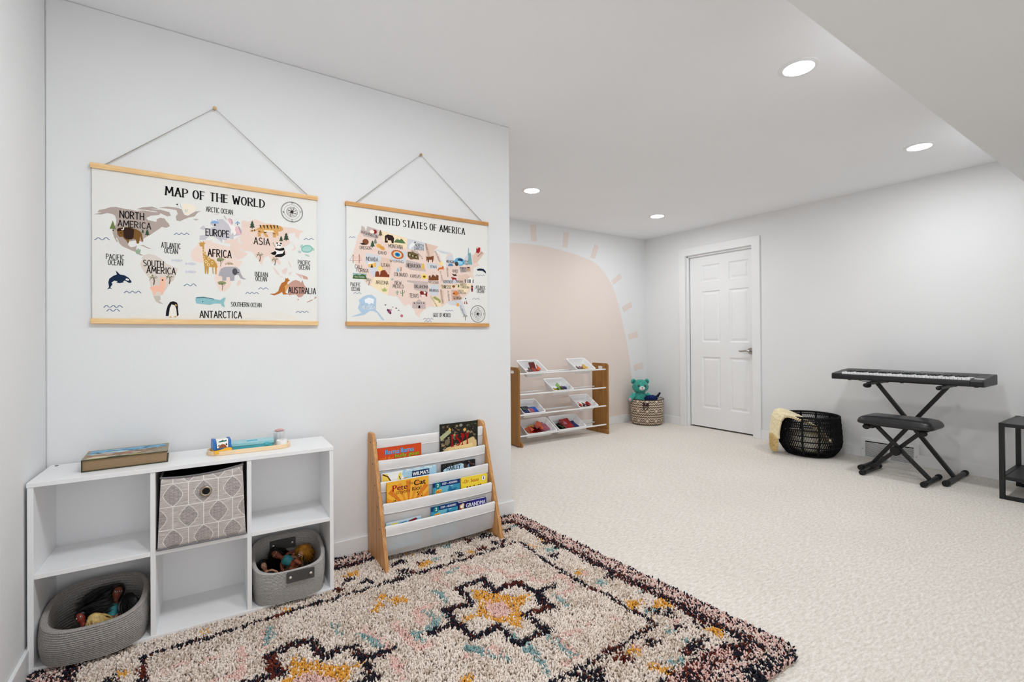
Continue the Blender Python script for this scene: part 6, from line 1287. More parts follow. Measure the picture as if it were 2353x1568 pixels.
def pencil_case():
    t = thing('pencil_case', 'translucent teal plastic pencil box on wooden tray', 'pencil case', (.198, 2.275, TZ), -.05)
    teal = mat('teal_plastic', rgb(84, 190, 208), .25, noise=(8, .06), transm=.1, coat=.3); lid = mat('teal_lid', rgb(150, 212, 222), .25, noise=(8, .04), transm=.1, coat=.3)
    MB().prism(rrect(-.078, -.036, .078, .036, .008), 0, .018, 'z').build('box_base', teal, t, smooth=40, bevel=.0015)
    MB().prism(rrect(-.081, -.0385, .081, .0385, .009), .0182, .029, 'z').build('lid', lid, t, smooth=40, bevel=.002)
    MB().prism(rrect(-.02, -.006, .02, .006, .0055), .0288, .0312, 'z').build('lid_grip', teal, t, smooth=40, bevel=.0008)
    MB().box((.045, -.041, .010), (.062, -.0375, .024)).build('clasp', teal, t, smooth=0, bevel=.0008)
pencil_case()
def stationery():
    t = thing('tape_roll', 'white roll of tape at right end of wooden tray', 'tape', (.306, 2.232, TZ))
    MB().lathe([(.011, 0), (.0215, 0), (.0215, .026), (.011, .026), (.011, 0)], 36).build('roll', mat('white_tape', (.86, .85, .83, 1), .6, noise=(40, .03, (1, 1, 20))), t, bevel=.001)
    t = thing('clear_cup', 'clear acrylic cup with silver and pink clips behind the white tape roll', 'cup', (.303, 2.284, TZ))
    MB().lathe([(.0001, 0), (.024, 0), (.025, .056), (.0235, .056), (.0225, .003), (.0001, .003)], 32).build('cup_body', mat('clear_acrylic', (.93, .94, .95, 1), .05, noise=(5, .01), alpha=.3), t)
    m = MB()
    for k in range(7): w = k * .9; m.tube([(.014 * math.cos(w), .014 * math.sin(w), .006), (.017 * math.cos(w + .4), .017 * math.sin(w + .4), .045 + .008 * (k % 3))], .0026, 8)
    m.build('clips', mat('silver_clip', (.55, .54, .55, 1), .3, metal=.8, noise=(20, .1)), t)
    m = MB(); m.ell((0, 0, .058), (.019, .015, .007)); m.build('pink_eraser', mat('pink_rubber', rgb(206, 160, 158), .6, noise=(30, .1)), t)
    t = thing('pencil', 'thin red pencil lying along front of wooden tray', 'pencil', (.178, 2.2268, TZ + .0028), -.06)
    m = MB(); m.tube([(-.035, 0, 0), (.028, 0, 0)], .0026, 6); m.build('shaft', mat('red_lacquer', rgb(150, 50, 48), .35, noise=(30, .1)), t, smooth=0)
    m = MB(); m.tube([(.028, 0, 0), (.036, 0, 0)], [.0026, .0003], 6); m.build('tip', TRAYW, t, smooth=0)
stationery()

# woven fabric bin in the middle cube
def fabric_mat():
    m = bpy.data.materials.new('printed_bin_fabric'); m.use_nodes = True; nt = m.node_tree; b = nt.nodes['Principled BSDF']; b.inputs['Roughness'].default_value = .95; b.inputs['Specular IOR Level'].default_value = .05
    tc = nt.nodes.new('ShaderNodeTexCoord'); sp = nt.nodes.new('ShaderNodeSeparateXYZ'); nt.links.new(tc.outputs['UV'], sp.inputs[0])
    def op(o, *a):
        n = nt.nodes.new('ShaderNodeMath'); n.operation = o
        for i, v in enumerate(a):
            if isinstance(v, (int, float)): n.inputs[i].default_value = v
            else: nt.links.new(v, n.inputs[i])
        return n.outputs[0]
    u, v = sp.outputs[0], sp.outputs[1]
    row = op('MULTIPLY', v, 1 / .082); half = op('MULTIPLY', op('MODULO', op('FLOOR', row), 2.0), .5)
    cu = op('SUBTRACT', op('FRACT', op('ADD', op('MULTIPLY', u, 1 / .094), half)), .5); cv = op('SUBTRACT', op('FRACT', row), .5)
    au = op('ABSOLUTE', cu); av = op('ABSOLUTE', cv)
    d = op('ADD', op('POWER', op('MULTIPLY', au, 3.1), 1.3), op('POWER', op('MULTIPLY', av, 2.08), 1.3))
    dia = op('LESS_THAN', d, 1.0)
    dash = op('MULTIPLY', op('GREATER_THAN', op('FRACT', op('MULTIPLY', v, 230.0)), .45), op('GREATER_THAN', op('FRACT', op('MULTIPLY', u, 260.0)), .35))
    ink = op('MULTIPLY', dia, dash)
    rim = op('LESS_THAN', op('ABSOLUTE', op('SUBTRACT', d, 1.0)), .07)
    grid = op('MAXIMUM', op('MAXIMUM', op('GREATER_THAN', au, .488), op('GREATER_THAN', av, .485)), op('MULTIPLY', rim, op('GREATER_THAN', op('FRACT', op('MULTIPLY', u, 300.0)), .4)))
    nz = nt.nodes.new('ShaderNodeTexNoise'); nz.inputs['Scale'].default_value = 30; mp = nt.nodes.new('ShaderNodeMapping'); mp.inputs['Scale'].default_value = (1, 22, 1); nt.links.new(tc.outputs['UV'], mp.inputs[0]); nt.links.new(mp.outputs[0], nz.inputs['Vector'])
    cr = nt.nodes.new('ShaderNodeValToRGB'); cr.color_ramp.elements[0].position = .35; cr.color_ramp.elements[1].position = .65; cr.color_ramp.elements[0].color = rgb(166, 156, 152); cr.color_ramp.elements[1].color = rgb(214, 205, 200); nt.links.new(nz.outputs['Fac'], cr.inputs[0])
    def mixc(f, a, c):
        n = nt.nodes.new('ShaderNodeMix'); n.data_type = 'RGBA'; nt.links.new(f, n.inputs[0]); nt.links.new(a, n.inputs[6]); n.inputs[7].default_value = c; return n.outputs[2]
    c1 = mixc(ink, cr.outputs[0], rgb(118, 110, 110)); c2 = mixc(grid, c1, rgb(236, 232, 228)); nt.links.new(c2, b.inputs['Base Color'])
    bp = nt.nodes.new('ShaderNodeBump'); bp.inputs['Strength'].default_value = .3; bp.inputs['Distance'].default_value = .002; nt.links.new(nz.outputs['Fac'], bp.inputs['Height']); nt.links.new(bp.outputs[0], b.inputs['Normal'])
    return m
def set_uv(o, fn):
    me = o.data; uv = me.uv_layers.new(name='map')
    for p in me.polygons:
        for li in p.loop_indices: uv.data[li].uv = fn(me.vertices[me.loops[li].vertex_index].co, p)
def fabric_bin():
    o = O(.4785, 0, .3162); t = thing('fabric_bin', 'grey patterned fabric storage bin with metal eyelet in middle cube', 'storage bin', o, OB)
    F = fabric_mat(); gr = mat('grey_piping', rgb(120, 118, 120), .9, noise=(200, .15)); blk = mat('near_black_inside', (.008, .008, .009, 1), .95, noise=(60, .2))  # near-black colour for the bin's inside, bottom and eyelet disc
    wb, wt, d, H = .139, .129, .24, .272
    def topz(x, y):   # soft sagging front rim, right corner pulled up
        s = (x + .13) / .26; f = 1 - y / d
        return H - .016 * f * (1 - ((s - .42) / .6) ** 2) + .006 * s * f - .004
    def P(x, y, k):   # k 0..1 height
        b = .010 * math.sin(PI * k) * (1 - (x / .13) ** 2) if y < .001 else 0
        w = wb + (wt - wb) * k; return (x / .13 * w, y - b - .004 + .01 * k * (1 if y < .001 else 0), k * topz(x, y))
    per = [(-.13 + .26 * i / 20, 0.0) for i in range(20)] + [(.13, d * i / 8) for i in range(8)] + [(.13 - .26 * i / 8, d) for i in range(8)] + [(-.13, d - d * i / 8) for i in range(8)]
    n = len(per); K = 14; vs = []; fs = []
    for j in range(K + 1):
        for x, y in per: vs.append(P(x, y, j / K))
    for j in range(K):
        for i in range(n): fs.append((j * n + i, j * n + (i + 1) % n, (j + 1) * n + (i + 1) % n, (j + 1) * n + i))
    ob = MB().add(vs, fs).build('bin_shell', [F, blk], t, smooth=50)
    set_uv(ob, lambda c, p: (c.x + .14 + (c.y if abs(c.x) > .125 and c.y > .004 else 0), c.z + .012))
    sm = ob.modifiers.new('thickness', 'SOLIDIFY'); sm.thickness = .003; sm.offset = -1; sm.material_offset = 1
    MB().add([P(x, y, .0) for x, y in per], [tuple(range(n))]).build('bin_bottom', blk, t, smooth=0)
    MB().tube([Vector(P(x, y, 1)) for x, y in per], .0035, 8, closed=True).build('rim_piping', gr, t)
    MB().tube([Vector(P(x, y, 0)) + Vector((0, -.001, .004)) for x, y in per], .0035, 8, closed=True).build('base_piping', gr, t)
    m = MB(); c = Vector((.009, -.0075, .193)); R = [];
    m.tube([c + Vector((.0155 * math.cos(2 * PI * k / 28), -.0025, .0155 * math.sin(2 * PI * k / 28))) for k in range(28)], .0042, 10, closed=True)
    e = tag(m.build('eyelet', mat('bronze_eyelet', rgb(168, 152, 134), .3, metal=.8, noise=(30, .1)), t), 'metal eyelet')
    m = MB(); m.cyl(c + Vector((0, -.0035, 0)), c + Vector((0, .002, 0)), .0125, 24); m.build('eyelet_hole', blk, e)
fabric_bin()
# ------------------------------------------------------------------ coiled rope baskets with dolls
def rope_mat(name, c):
    m = mat(name, c, .95, noise=(420, .35), bump=(380, .5), spec=.05); return m
ROPE1 = rope_mat('grey_rope', rgb(164, 159, 155)); ROPE2 = rope_mat('light_grey_rope', rgb(182, 178, 174))
def sup(w, d, t, e=3.2):   # superellipse loop
    c, s = math.cos(t), math.sin(t); return (w * math.copysign(abs(c) ** (2 / e), c), d * math.copysign(abs(s) ** (2 / e), s))
def rope_basket(label, loc, rz, w, d, hf, hb, flare, m, coil=.0095, belly=0.0, e=3.0):
    t = thing('rope_basket', label, 'basket', loc, rz, group='rope baskets in the bottom cubes')
    n = 72; r = coil / 2
    mb = MB(); rows = int(hb / coil)
    def ring(k, inset):
        f = k / rows; s = 1 + flare * f + belly * math.sin(PI * f); out = []
        for i in range(n):
            x, y = sup(w * s - inset, d * s - inset, 2 * PI * i / n, e); q = (1 - y / d) / 2
            H = hb + (hf - hb) * max(0, min(1, q)); out.append(Vector((x, y, r + f * (H - 2 * r))))
        return out
    # outer scalloped wall, rim, inner wall: one continuous coiled surface
    vs = []; prof = []
    for k in range(rows + 1):
        for a in (-.5, -.15, .15): prof.append((k + a if k + a > 0 else 0, r * .8 * (1 - (a / .5) ** 2)))
    def surf(k, off, inset):
        return [(v + Vector((v.x, v.y, 0)).normalized() * off) for v in ring(min(k, rows), inset)]
    loops = [surf(k, o, 0) for k, o in prof]
    loops += [[v + Vector((0, 0, r * .9)) for v in surf(rows, -r * .4, 0)]]
    loops += [surf(k, -o, coil) for k, o in reversed(prof)]
    N = len(loops); vs = [v for L in loops for v in L]
    fs = [(a * n + i, a * n + (i + 1) % n, (a + 1) * n + (i + 1) % n, (a + 1) * n + i) for a in range(N - 1) for i in range(n)]
    fs.append(tuple(reversed(range(n)))); fs.append(tuple((N - 1) * n + i for i in range(n)))
    mb.add(vs, fs).build('basket_body', m, t, smooth=60)
    return t
LEATHER = mat('dark_leather', rgb(74, 70, 68), .55, noise=(40, .15), bump=(90, .2)); RIV = mat('silver_rivet', (.72, .69, .66, 1), .3, metal=.9, noise=(20, .05))
b1 = rope_basket('large grey coiled rope basket of dolls in bottom left cube', tuple(O(.163, .078, OT + .0005)), OB - .0, .136, .132, .118, .172, .03, ROPE1, .0105, .05, 2.7)
b2 = rope_basket('smaller light grey rope basket with dark leather handle in bottom right cube', tuple(O(.7795, .093, OT + .0005)), OB, .128, .118, .132, .196, .07, ROPE2, .0088, .03, 3.2)
def strap(t, y, z, s, lean):
    m = MB(); x0, x1 = -.052 + .03, .052 + .03
    m.prism(rrect(x0, z - .021, x1, z + .021, .004), y - .0022, y + .0022, 'y')
    h = m.build('leather_handle', LEATHER, t, smooth=40, bevel=.001)
    for x in (x0 + .014, x1 - .014):
        q = MB(); q.ell((x, y - .003, z), (.006, .003, .006), 14, 8); q.build('rivet', RIV, h)
strap(b2, -.1345, .105, 1, 0)
m = MB(); m.prism(rrect(-.062, .128, .042, .172, .004), .1085, .1125, 'y'); h = m.build('leather_handle', LEATHER, b2, smooth=40, bevel=.001)
for x in (-.048, .028):
    q = MB(); q.ell((x, .1075, .15), (.006, .003, .006), 14, 8); q.build('rivet', RIV, h)

# dolls: one skinned body each, hair and clothing as children
def skin_body(name, nodes, edges, m, parent, sub=2):
    """nodes: (x,y,z,r); edges: index pairs; first node is the root"""
    me = bpy.data.meshes.new(name); me.from_pydata([n[:3] for n in nodes], edges, []); o = bpy.data.objects.new(name, me); COL.objects.link(o); o.parent = parent
    sk = o.modifiers.new('skin', 'SKIN'); sk.use_smooth_shade = True
    for i, n in enumerate(nodes):
        sv = me.skin_vertices[0].data[i]; r = n[3] if isinstance(n[3], tuple) else (n[3], n[3]); sv.radius = r; sv.use_root = (i == 0)
    ss = o.modifiers.new('round', 'SUBSURF'); ss.levels = sub; ss.render_levels = sub
    me.materials.append(m); return o
def strands(mb, root, n, length, r, spread, seed, down=(0, 0, -1), curl=0.0):
    """locks that leave the scalp, lie back along it and fall towards 'down'"""
    rd = random.Random(seed); down = Vector(down).normalized()
    for k in range(n):
        s = rd.uniform(-.35, 1); w = rd.uniform(0, 2 * PI); rr = math.sqrt(max(0, 1 - s * s)); o = Vector((rr * math.cos(w), rr * math.sin(w), s))
        if o.y < -.35 and o.z < .55: o.y = abs(o.y)
        p = Vector(root) + Vector((o.x * .0175, o.y * .0165, o.z * .0165)); d = (o * .5 + down * .8).normalized(); pts = [p]; L = length * rd.uniform(.55, 1.1); ph = rd.uniform(0, 6.28)
        for j in range(1, 8):
            u = j * .9 + ph; d = (d + down * .22 + Vector((math.cos(u), math.sin(u), math.cos(u * .7) * .5)) * (.08 + curl * .5)).normalized(); pts.append(pts[-1] + d * L / 7)
        mb.tube(pts, [r, r * 1.1, r * 1.1, r, r * .95, r * .85, r * .6, r * .25], 5)
SKIN = {'brown': mat('brown_vinyl', rgb(126, 68, 46), .4, noise=(30, .05)), 'tan': mat('tan_vinyl', rgb(206, 152, 120), .4, noise=(30, .05)), 'red': mat('russet_vinyl', rgb(136, 54, 40), .4, noise=(30, .05))}
HAIR = {'black': mat('black_doll_hair', (.006, .005, .005, 1), .4, noise=(60, .4)), 'blond': mat('blond_doll_hair', rgb(206, 176, 110), .45, noise=(60, .3)), 'gold': mat('golden_doll_hair', rgb(190, 130, 44), .45, noise=(60, .3)), 'auburn': mat('auburn_doll_hair', rgb(90, 42, 24), .45, noise=(60, .3))}
EYE = mat('doll_eye_white', (.8, .8, .8, 1), .2, noise=(10, .02)); PUP = mat('doll_pupil', (.01, .008, .008, 1), .2, noise=(10, .1)); LIP = mat('doll_lip', rgb(170, 60, 66), .35, noise=(10, .05))
def doll(label, loc, rot, skin, hair, top, hairlen=.07, nst=34, s=1.0, arm_up=False, hair_dir=(0, .6, -.4), sleeve=None, curl=.05):
    """seated doll, origin at the hips, up z, facing -y"""
    t = thing('doll', label, 'doll', loc, rot=rot, group='fashion dolls in the rope baskets'); t.scale = (s, s, s)
    N = [(0, 0, 0, .014), (0, 0, .022, .011), (0, -.001, .045, (.016, .011)), (0, 0, .058, .007), (0, -.001, .068, .006), (0, -.003, .078, (.012, .013)), (0, -.002, .092, (.014, .015)), (0, 0, .104, .009)]
    E = [(0, 1), (1, 2), (2, 3), (3, 4), (4, 5), (5, 6), (6, 7)]
    for sx in (-1, 1):
        i = len(N); up = arm_up and sx < 0
        N += [(sx * .02, 0, .053, .0058), (sx * .034, -.008, .034 if not up else .05, .0045), (sx * .03, -.034, .026 if not up else .066, .0038), (sx * .028, -.044, .025 if not up else .072, .0045)]
        E += [(2, i), (i, i + 1), (i + 1, i + 2), (i + 2, i + 3)]
        i = len(N); N += [(sx * .011, -.018, -.002, .0095), (sx * .014, -.046, .008, .0075), (sx * .014, -.05, -.012, .006), (sx * .014, -.058, -.016, .0055)]
        E += [(0, i), (i, i + 1), (i + 1, i + 2), (i + 2, i + 3)]
    body = skin_body('body', N, E, SKIN[skin], t)
    for sx in (-1, 1):
        m = MB(); m.ell((sx * .0055, -.0152, .087), (.0034, .0016, .0022), 10, 8); e = m.build('eye', EYE, t)
        m = MB(); m.ell((sx * .0055, -.0166, .087), (.0019, .0007, .0019), 8, 6); m.build('pupil', PUP, e)
    m = MB(); m.ell((0, -.0165, .0765), (.0042, .0018, .0018), 10, 6); m.build('lips', LIP, t)
    m = MB(); m.ell((0, -.0175, .082), (.0018, .0022, .0024), 8, 6); m.build('nose', SKIN[skin], t)
    hm = MB(); hm.ell((0, .006, .096), (.0185, .017, .0165), 16, 12); strands(hm, (0, .006, .096), int(nst * 1.5), hairlen, .0020, .014, int(loc[0] * 1000), hair_dir, curl)
    hm.build('hair', HAIR[hair], t)
    if top:
        m = MB(); m.lathe([(.0145, .012), (.0125, .022), (.0165, .04), (.0175, .05), (.012, .056)], 20, (0, 0, 0), sx=1.05, sy=.85); m.build('dress', top, t)
    if sleeve:
        i = 8
        m = MB(); m.tube([N[8][:3], N[9][:3], N[10][:3]], [.0075, .0066, .0062], 10); m.build('sleeve', sleeve, t)
    return t
TEALF = mat('teal_satin', rgb(58, 150, 158), .35, noise=(60, .15)); PINKF = mat('magenta_satin', rgb(170, 40, 92), .4, noise=(60, .15)); DKF = mat('dark_doll_dress', (.02, .018, .03, 1), .5, noise=(60, .3)); REDF = mat('red_doll_dress', rgb(120, 30, 34), .5, noise=(60, .2))
def TB(b, x, y, z): return b.matrix_world @ Vector((x, y, z))
bpy.context.view_layer.update()
def seat_doll(label, head, rot, skin, hair, top, **k):
    sc = k.get('s', 1.0); R = Matrix.Rotation(rot[2], 3, 'Z') @ Matrix.Rotation(rot[1], 3, 'Y') @ Matrix.Rotation(rot[0], 3, 'X')
    return doll(label, tuple(Vector(head) - R @ Vector((0, 0, .085 * sc))), rot, skin, hair, top, **k)
seat_doll('dark-haired doll with teal bodice leaning back in the large rope basket', (-.245, 2.292, .152), (-.55, .25, .15), 'brown', 'black', TEALF, hairlen=.085, nst=260, s=1.25, hair_dir=(-.75, .35, -.55), curl=.3)
seat_doll('russet-faced doll lying at left inside the large rope basket', (-.335, 2.225, .122), (-.5, -.5, -.2), 'red', 'black', DKF, hairlen=.075, nst=240, s=1.05, hair_dir=(.8, .5, -.35), curl=.3)
seat_doll('blond doll slumped at front of the large rope basket', (-.3, 2.178, .118), (.5, .5, .3), 'tan', 'blond', DKF, hairlen=.055, nst=220, hair_dir=(.7, -.35, -.5), curl=.34)
seat_doll('doll with dark hair half hidden at right of the large rope basket', (-.215, 2.262, .125), (.2, -.2, -2.6), 'tan', 'black', REDF, hairlen=.045, nst=280, s=1.05, hair_dir=(0, .3, -1), curl=.2)
seat_doll('brown-skinned doll in teal top in the smaller rope basket', (.288, 2.27, .165), (-.75, -.9, .25), 'brown', 'black', TEALF, hairlen=.07, nst=240, s=1.2, hair_dir=(-.3, .6, -.4), curl=.3)
seat_doll('pale little doll with pink sleeve at left of the smaller rope basket', (.234, 2.23, .146), (-.3, -.3, .3), 'tan', 'black', DKF, hairlen=.05, nst=120, s=.95, arm_up=True, sleeve=PINKF, hair_dir=(.2, .7, -.6), curl=.25)
seat_doll('golden-haired doll at right of the smaller rope basket', (.385, 2.25, .155), (.35, .6, -.4), 'tan', 'gold', REDF, hairlen=.065, nst=340, s=1.15, hair_dir=(.3, .3, -.8), curl=.34)

# ------------------------------------------------------------------ sling book rack
RACKW = wood('rack_oak', rgb(168, 116, 66, 1.05), rgb(214, 162, 106, 1.1), 'z', 1.0)
SLING = mat('white_sling_cloth', (.80, .785, .78, 1), .8, noise=(6, .04), bump=(14, .25, (1, 3, 3)), spec=.1)
STITCH = mat('sling_stitch', (.86, .86, .85, 1), .8, noise=(300, .05))
def sheer():
    m = mat('sheer_sling_cloth', (.78, .77, .77, 1), .7, noise=(5, .05), bump=(10, .25, (1, 2, 2)), spec=.15)
    b = m.node_tree.nodes['Principled BSDF']; b.inputs['Alpha'].default_value = .64; return m
SHEER = sheer()
RX0, RX1 = .742, 1.352
RODS = [(2.333, .585), (2.306, .484), (2.274, .386), (2.237, .291), (2.205, .195)]
rack = thing('book_rack', 'small sling book rack with oak sides against the wall', 'book rack', (1.047, 2.28, .006))
def RL_(x, y, z): return (x - 1.047, y - 2.28, z - .006)
pan = [(2.408, .006), (2.136, .006), (2.330, .604), (2.340, .617), (2.352, .622), (2.398, .622), (2.408, .612)]
for x in (RX0 - .0175, RX1):
    o = MB().prism([(y - 2.28, z - .006) for y, z in pan], x - 1.047, x + .0175 - 1.047, 'x').build('side_panel', RACKW, rack, smooth=0, bevel=.0025)
    xs = x - .0008 if x < 1 else x + .0175 + .0008
    for y, z in RODS:
        q = MB(); q.cyl(RL_(xs, y + .022, z - .008), RL_(xs + (.002 if x < 1 else -.002), y + .022, z - .008), .0034, 12); q.build('screw', DARK, o)
for k, (y, z) in enumerate(RODS):
    q = MB(); q.cyl(RL_(RX0, y, z), RL_(RX1, y, z), .0055, 12); rod = q.build('dowel', STITCH, rack)
    # a cloth sling: loop over the dowel, stitched hem, front sheet, fold, back sheet
    mb = MB(); sh = MB(); nx = 28
    drop = .145 if k else .10
    loop = [(y + .0068, z - .040), (y + .0068, z)] + [(y + .0068 * math.cos(a), z + .0068 * math.sin(a)) for a in np.linspace(0, PI, 9)][1:] + [(y - .0074, z - .012), (y - .0066, z - .028), (y - .005, z - .042)]
    if k:
        py, pz = RODS[k - 1]
        sheet = [(y - .0045, z - .041), (y - .001, z - .07), (y + .006, z - .105), (y + .014, z - drop + .012), (y + .021, z - drop), (y + .028, z - drop + .004), (y + .030, z - drop + .02), (y + .028, z - .06), (py - .0035, z + .02), (py - .006, pz - .056), (py - .0075, pz - .047)]
    else:
        sheet = [(y - .0045, z - .041), (y - .003, z - .065), (y - .002, z - drop + .01)]
    def sheetmesh(M, prof, sag):
        vs = []
        for j, (a, b) in enumerate(prof):
            for i in range(nx + 1):
                s = i / nx; x = RX0 + .003 + (RX1 - RX0 - .006) * s; e = math.sin(PI * s)
                wv = (.0012 * math.sin(s * 23 + k * 2 + j * .7) + .0008 * math.sin(s * 51 + j)) if 2 < j else 0
                edge = .0  # pull-in at the ends
                vs.append(RL_(x, a + wv * sag, b - .004 * e * sag + (.003 * abs(2 * s - 1) ** 6)))
        W = nx + 1; M.add(vs, [(j * W + i, j * W + i + 1, (j + 1) * W + i + 1, (j + 1) * W + i) for j in range(len(prof) - 1) for i in range(nx)])
    sheetmesh(mb, loop, .6); hem = mb.build('sling_hem', SLING, rack, smooth=70)
    sheetmesh(sh, sheet, 1.0); sh.build('sling', SHEER, rack, smooth=70)
    st = MB(); st.tube([RL_(RX0 + .004 + (RX1 - RX0 - .008) * i / 20, y - .0058, z - .041 - .0024 * math.sin(PI * i / 20) + .003 * abs(2 * i / 20 - 1) ** 6) for i in range(21)], .0013, 6); st.build('stitching', STITCH, hem)
q = MB(); q.bar(RL_(RX0, 2.385, .05), RL_(RX1, 2.385, .05), .018, .05); q.build('rear_rail', RACKW, rack, smooth=0, bevel=.002)

PAPER = mat('white_pages', (.82, .81, .78, 1), .9, noise=(80, .08, (1, 40, 1)), spec=.05)
def cover_book(label, pocket, x0, x1, top, h, thick, base, art, tilt=0.0, group='picture books in the sling rack', dy=.0165):
    """board book standing in a pocket; art is drawn in (u, v) with v measured down from the top edge"""
    y, z = RODS[pocket]; zb = z - .118; h = top - zb; w = x1 - x0
    py, pz = RODS[pocket - 1]; yt = max(y + dy, py - .0105 - thick) if False else y + dy
    lean = 0.0
    t = thing('picture_book', label, 'book', (x0, yt, zb), group=group, rot=(lean, tilt, 0))
    mats = [print_mat(base)]; mb = MB(); c = .0006
    mb.box((0, -thick / 2, 0), (w, -thick / 2 + c, h)); mb.box((0, thick / 2 - c, 0), (w, thick / 2, h)); mb.box((0, -thick / 2, 0), (c, thick / 2, h))
    art.place(mb, lambda u, v, hh: (u, -thick / 2 - hh, max(h - v, 0)), mats, .0002, .000008)
    mb.build('cover', mats, t, smooth=0, fix=False)
    MB().box((c, -thick / 2 + c, .0015), (w - .0015, thick / 2 - c, h - .0015)).build('page_block', PAPER, t, smooth=0)
    return t
def blk(a, col, x0, y0, x1, y1): a.poly(col, [(x0, y0), (x1, y0), (x1, y1), (x0, y1)])
def txt(a, col, s, x, y, w, h, bold=.5, ang=0):   # y measured down to the baseline
    v, f = text_tris(s)
    for k in ((0,) if bold < .3 else (-.5, 0, .5)):
        d = k * .05 * h * min(bold, 2.0); a.items.append((col, [(x + p * w + d, y - q * h) for p, q in v], f))
# pocket 1
a = Art(); blk(a, '208,78,38', 0, 0, .233, .2); blk(a, '190,64,32', 0, 0, .233, .002)
for s, x, w in (('llama', .041, .073), ('llama', .122, .070)): txt(a, '30,70,130', s, x - .0012, .0365, w + .0012, .0255, 2.2); txt(a, '104,170,224', s, x, .0352, w, .0235, 1.2)
txt(a, '224,130,40', 'and the', .012, .063, .072, .018, 1.8); txt(a, '60,90,20', 'bully goat', .0905, .065, .132, .029, 2.0); txt(a, '150,176,50', 'bully goat', .0918, .0635, .130, .0265, 1.0)
cover_book('orange picture book with pale blue title in the top pocket of the book rack', 1, .744, .977, .549, .18, .005, '208,78,38', a)
a = Art(); blk(a, '44,42,34', 0, 0, .232, .22); rd = random.Random(5)
for k in range(150):
    x, y = rd.uniform(.006, .226), rd.uniform(.004, .2); r = rd.uniform(.003, .013); n = rd.randint(3, 6); a0 = rd.uniform(0, 6); e = rd.uniform(.4, 1)
    x = min(max(x, .016), .216); y = max(y, .016)
    a.poly(rd.choice(['62,72,50', '92,84,66', '116,104,80', '150,134,100', '74,66,54', '58,56,50', '128,112,84', '178,150,104', '44,40,36', '96,102,84', '138,140,132', '30,28,26']), [(x + r * math.cos(a0 + 2 * PI * i / n), y + e * r * math.sin(a0 + 2 * PI * i / n)) for i in range(n)])
a.poly('176,178,140', [(.0, .065), (.058, .028), (.066, .05), (.004, .09)]); a.poly('216,178,84', [(.05, .03), (.058, .022), (.066, .034), (.062, .044)]); a.line('40,32,28', .012, [(.07, .018), (.1, .045), (.14, .058)]); a.poly('226,180,100', [(.138, .04), (.152, .032), (.158, .046), (.146, .054)])
a.poly('214,186,132', [(.012, .15), (.04, .128), (.1, .118), (.16, .1), (.2, .086), (.222, .11), (.224, .14), (.19, .155), (.1, .165), (.05, .18), (.02, .19)]); a.poly('232,206,146', [(.05, .14), (.12, .126), (.198, .12), (.2, .15), (.12, .165), (.06, .168)]); a.poly('120,108,84', [(.03, .088), (.05, .08), (.06, .1), (.045, .118), (.028, .11)])
for k in range(40): x, y = rd.uniform(.03, .21), rd.uniform(.122, .16); blk(a, '176,140,84', x, y, x + .003, y + .0015)
for q in ([(.060, .062), (.082, .060), (.076, .068), (.077, .118), (.084, .126), (.062, .128), (.068, .118), (.067, .07)], [(.112, .066), (.096, .064), (.092, .078), (.100, .092), (.113, .1), (.115, .113), (.105, .121), (.094, .112), (.098, .124), (.112, .126), (.122, .118), (.124, .1), (.112, .088), (.102, .08), (.103, .07)], [(.122, .062), (.136, .06), (.146, .068), (.146, .084), (.136, .092), (.134, .09), (.136, .118), (.142, .124), (.124, .126), (.13, .118), (.128, .07)], [(.150, .06), (.158, .06), (.163, .078), (.169, .06), (.177, .06), (.167, .09), (.168, .116), (.173, .122), (.157, .124), (.161, .116), (.160, .09)]): a.poly('156,22,20', q)
cover_book('dark cluttered picture book with red title standing tallest in the book rack', 1, 1.083, 1.315, .632, .225, .005, '44,42,34', a)
# pocket 2
a = Art(); blk(a, '166,206,226', 0, 0, .292, .2); a.poly('236,238,236', [(0, .0), (.11, .0), (.105, .02), (.13, .06), (0, .07)]); a.poly('236,206,90', [(.003, .004), (.03, .006), (.05, .06), (.003, .06)]); a.line('90,40,30', .006, [(.006, .006), (.032, .02), (.05, .05)]); a.ell('240,214,110', (.092, .03), .009, .022, rot=.25); a.line('40,40,36', .004, [(.09, .026), (.1, .05)])
a.poly('216,160,90', [(.112, .04), (.14, .034), (.115, .048)]); blk(a, '26,50,90', .157, .013, .252, .043); txt(a, '240,240,240', "WILMA'S", .161, .038, .087, .0195, 1.8)
for k in range(30): x = rd.uniform(.12, .285); y = rd.uniform(0, .01); a.ell('216,232,238', (x, y), .006, .003, 8)
cover_book('pale blue picture book with navy title box in the second pocket', 2, .755, 1.047, .432, .17, .005, '166,206,226', a)
a = Art(); blk(a, '32,30,32', 0, 0, .204, .2); a.poly('182,214,230', [(.012, .03), (.04, .018), (.075, .014), (.125, .01), (.14, .03), (.15, .06), (.01, .06)]); a.poly('70,50,36', [(.135, .012), (.15, .02), (.158, .04), (.14, .045), (.13, .03)]); a.line('150,150,150', .002, [(.16, .004), (.18, .02), (.2, .028)]); a.line('84,50,40', .008, [(.168, .012), (.19, .03)]); a.poly('90,130,160', [(.152, .028), (.166, .018), (.168, .05)])
for k in range(24): a.ell(rd.choice(['52,62,48', '70,70,60', '44,40,40']), (rd.uniform(.005, .13), rd.uniform(.003, .012)), .004, .004, 6)
txt(a, '20,24,34', 'HARLEY', .031, .037, .082, .022, 1.4); [blk(a, '30,40,60', x, .042, x + .004, .045) for x in (.056, .064, .070, .076, .084, .090, .096, .102)]
cover_book('dark picture book with black title on light blue in the second pocket', 2, 1.076, 1.280, .427, .17, .005, '32,30,32', a)
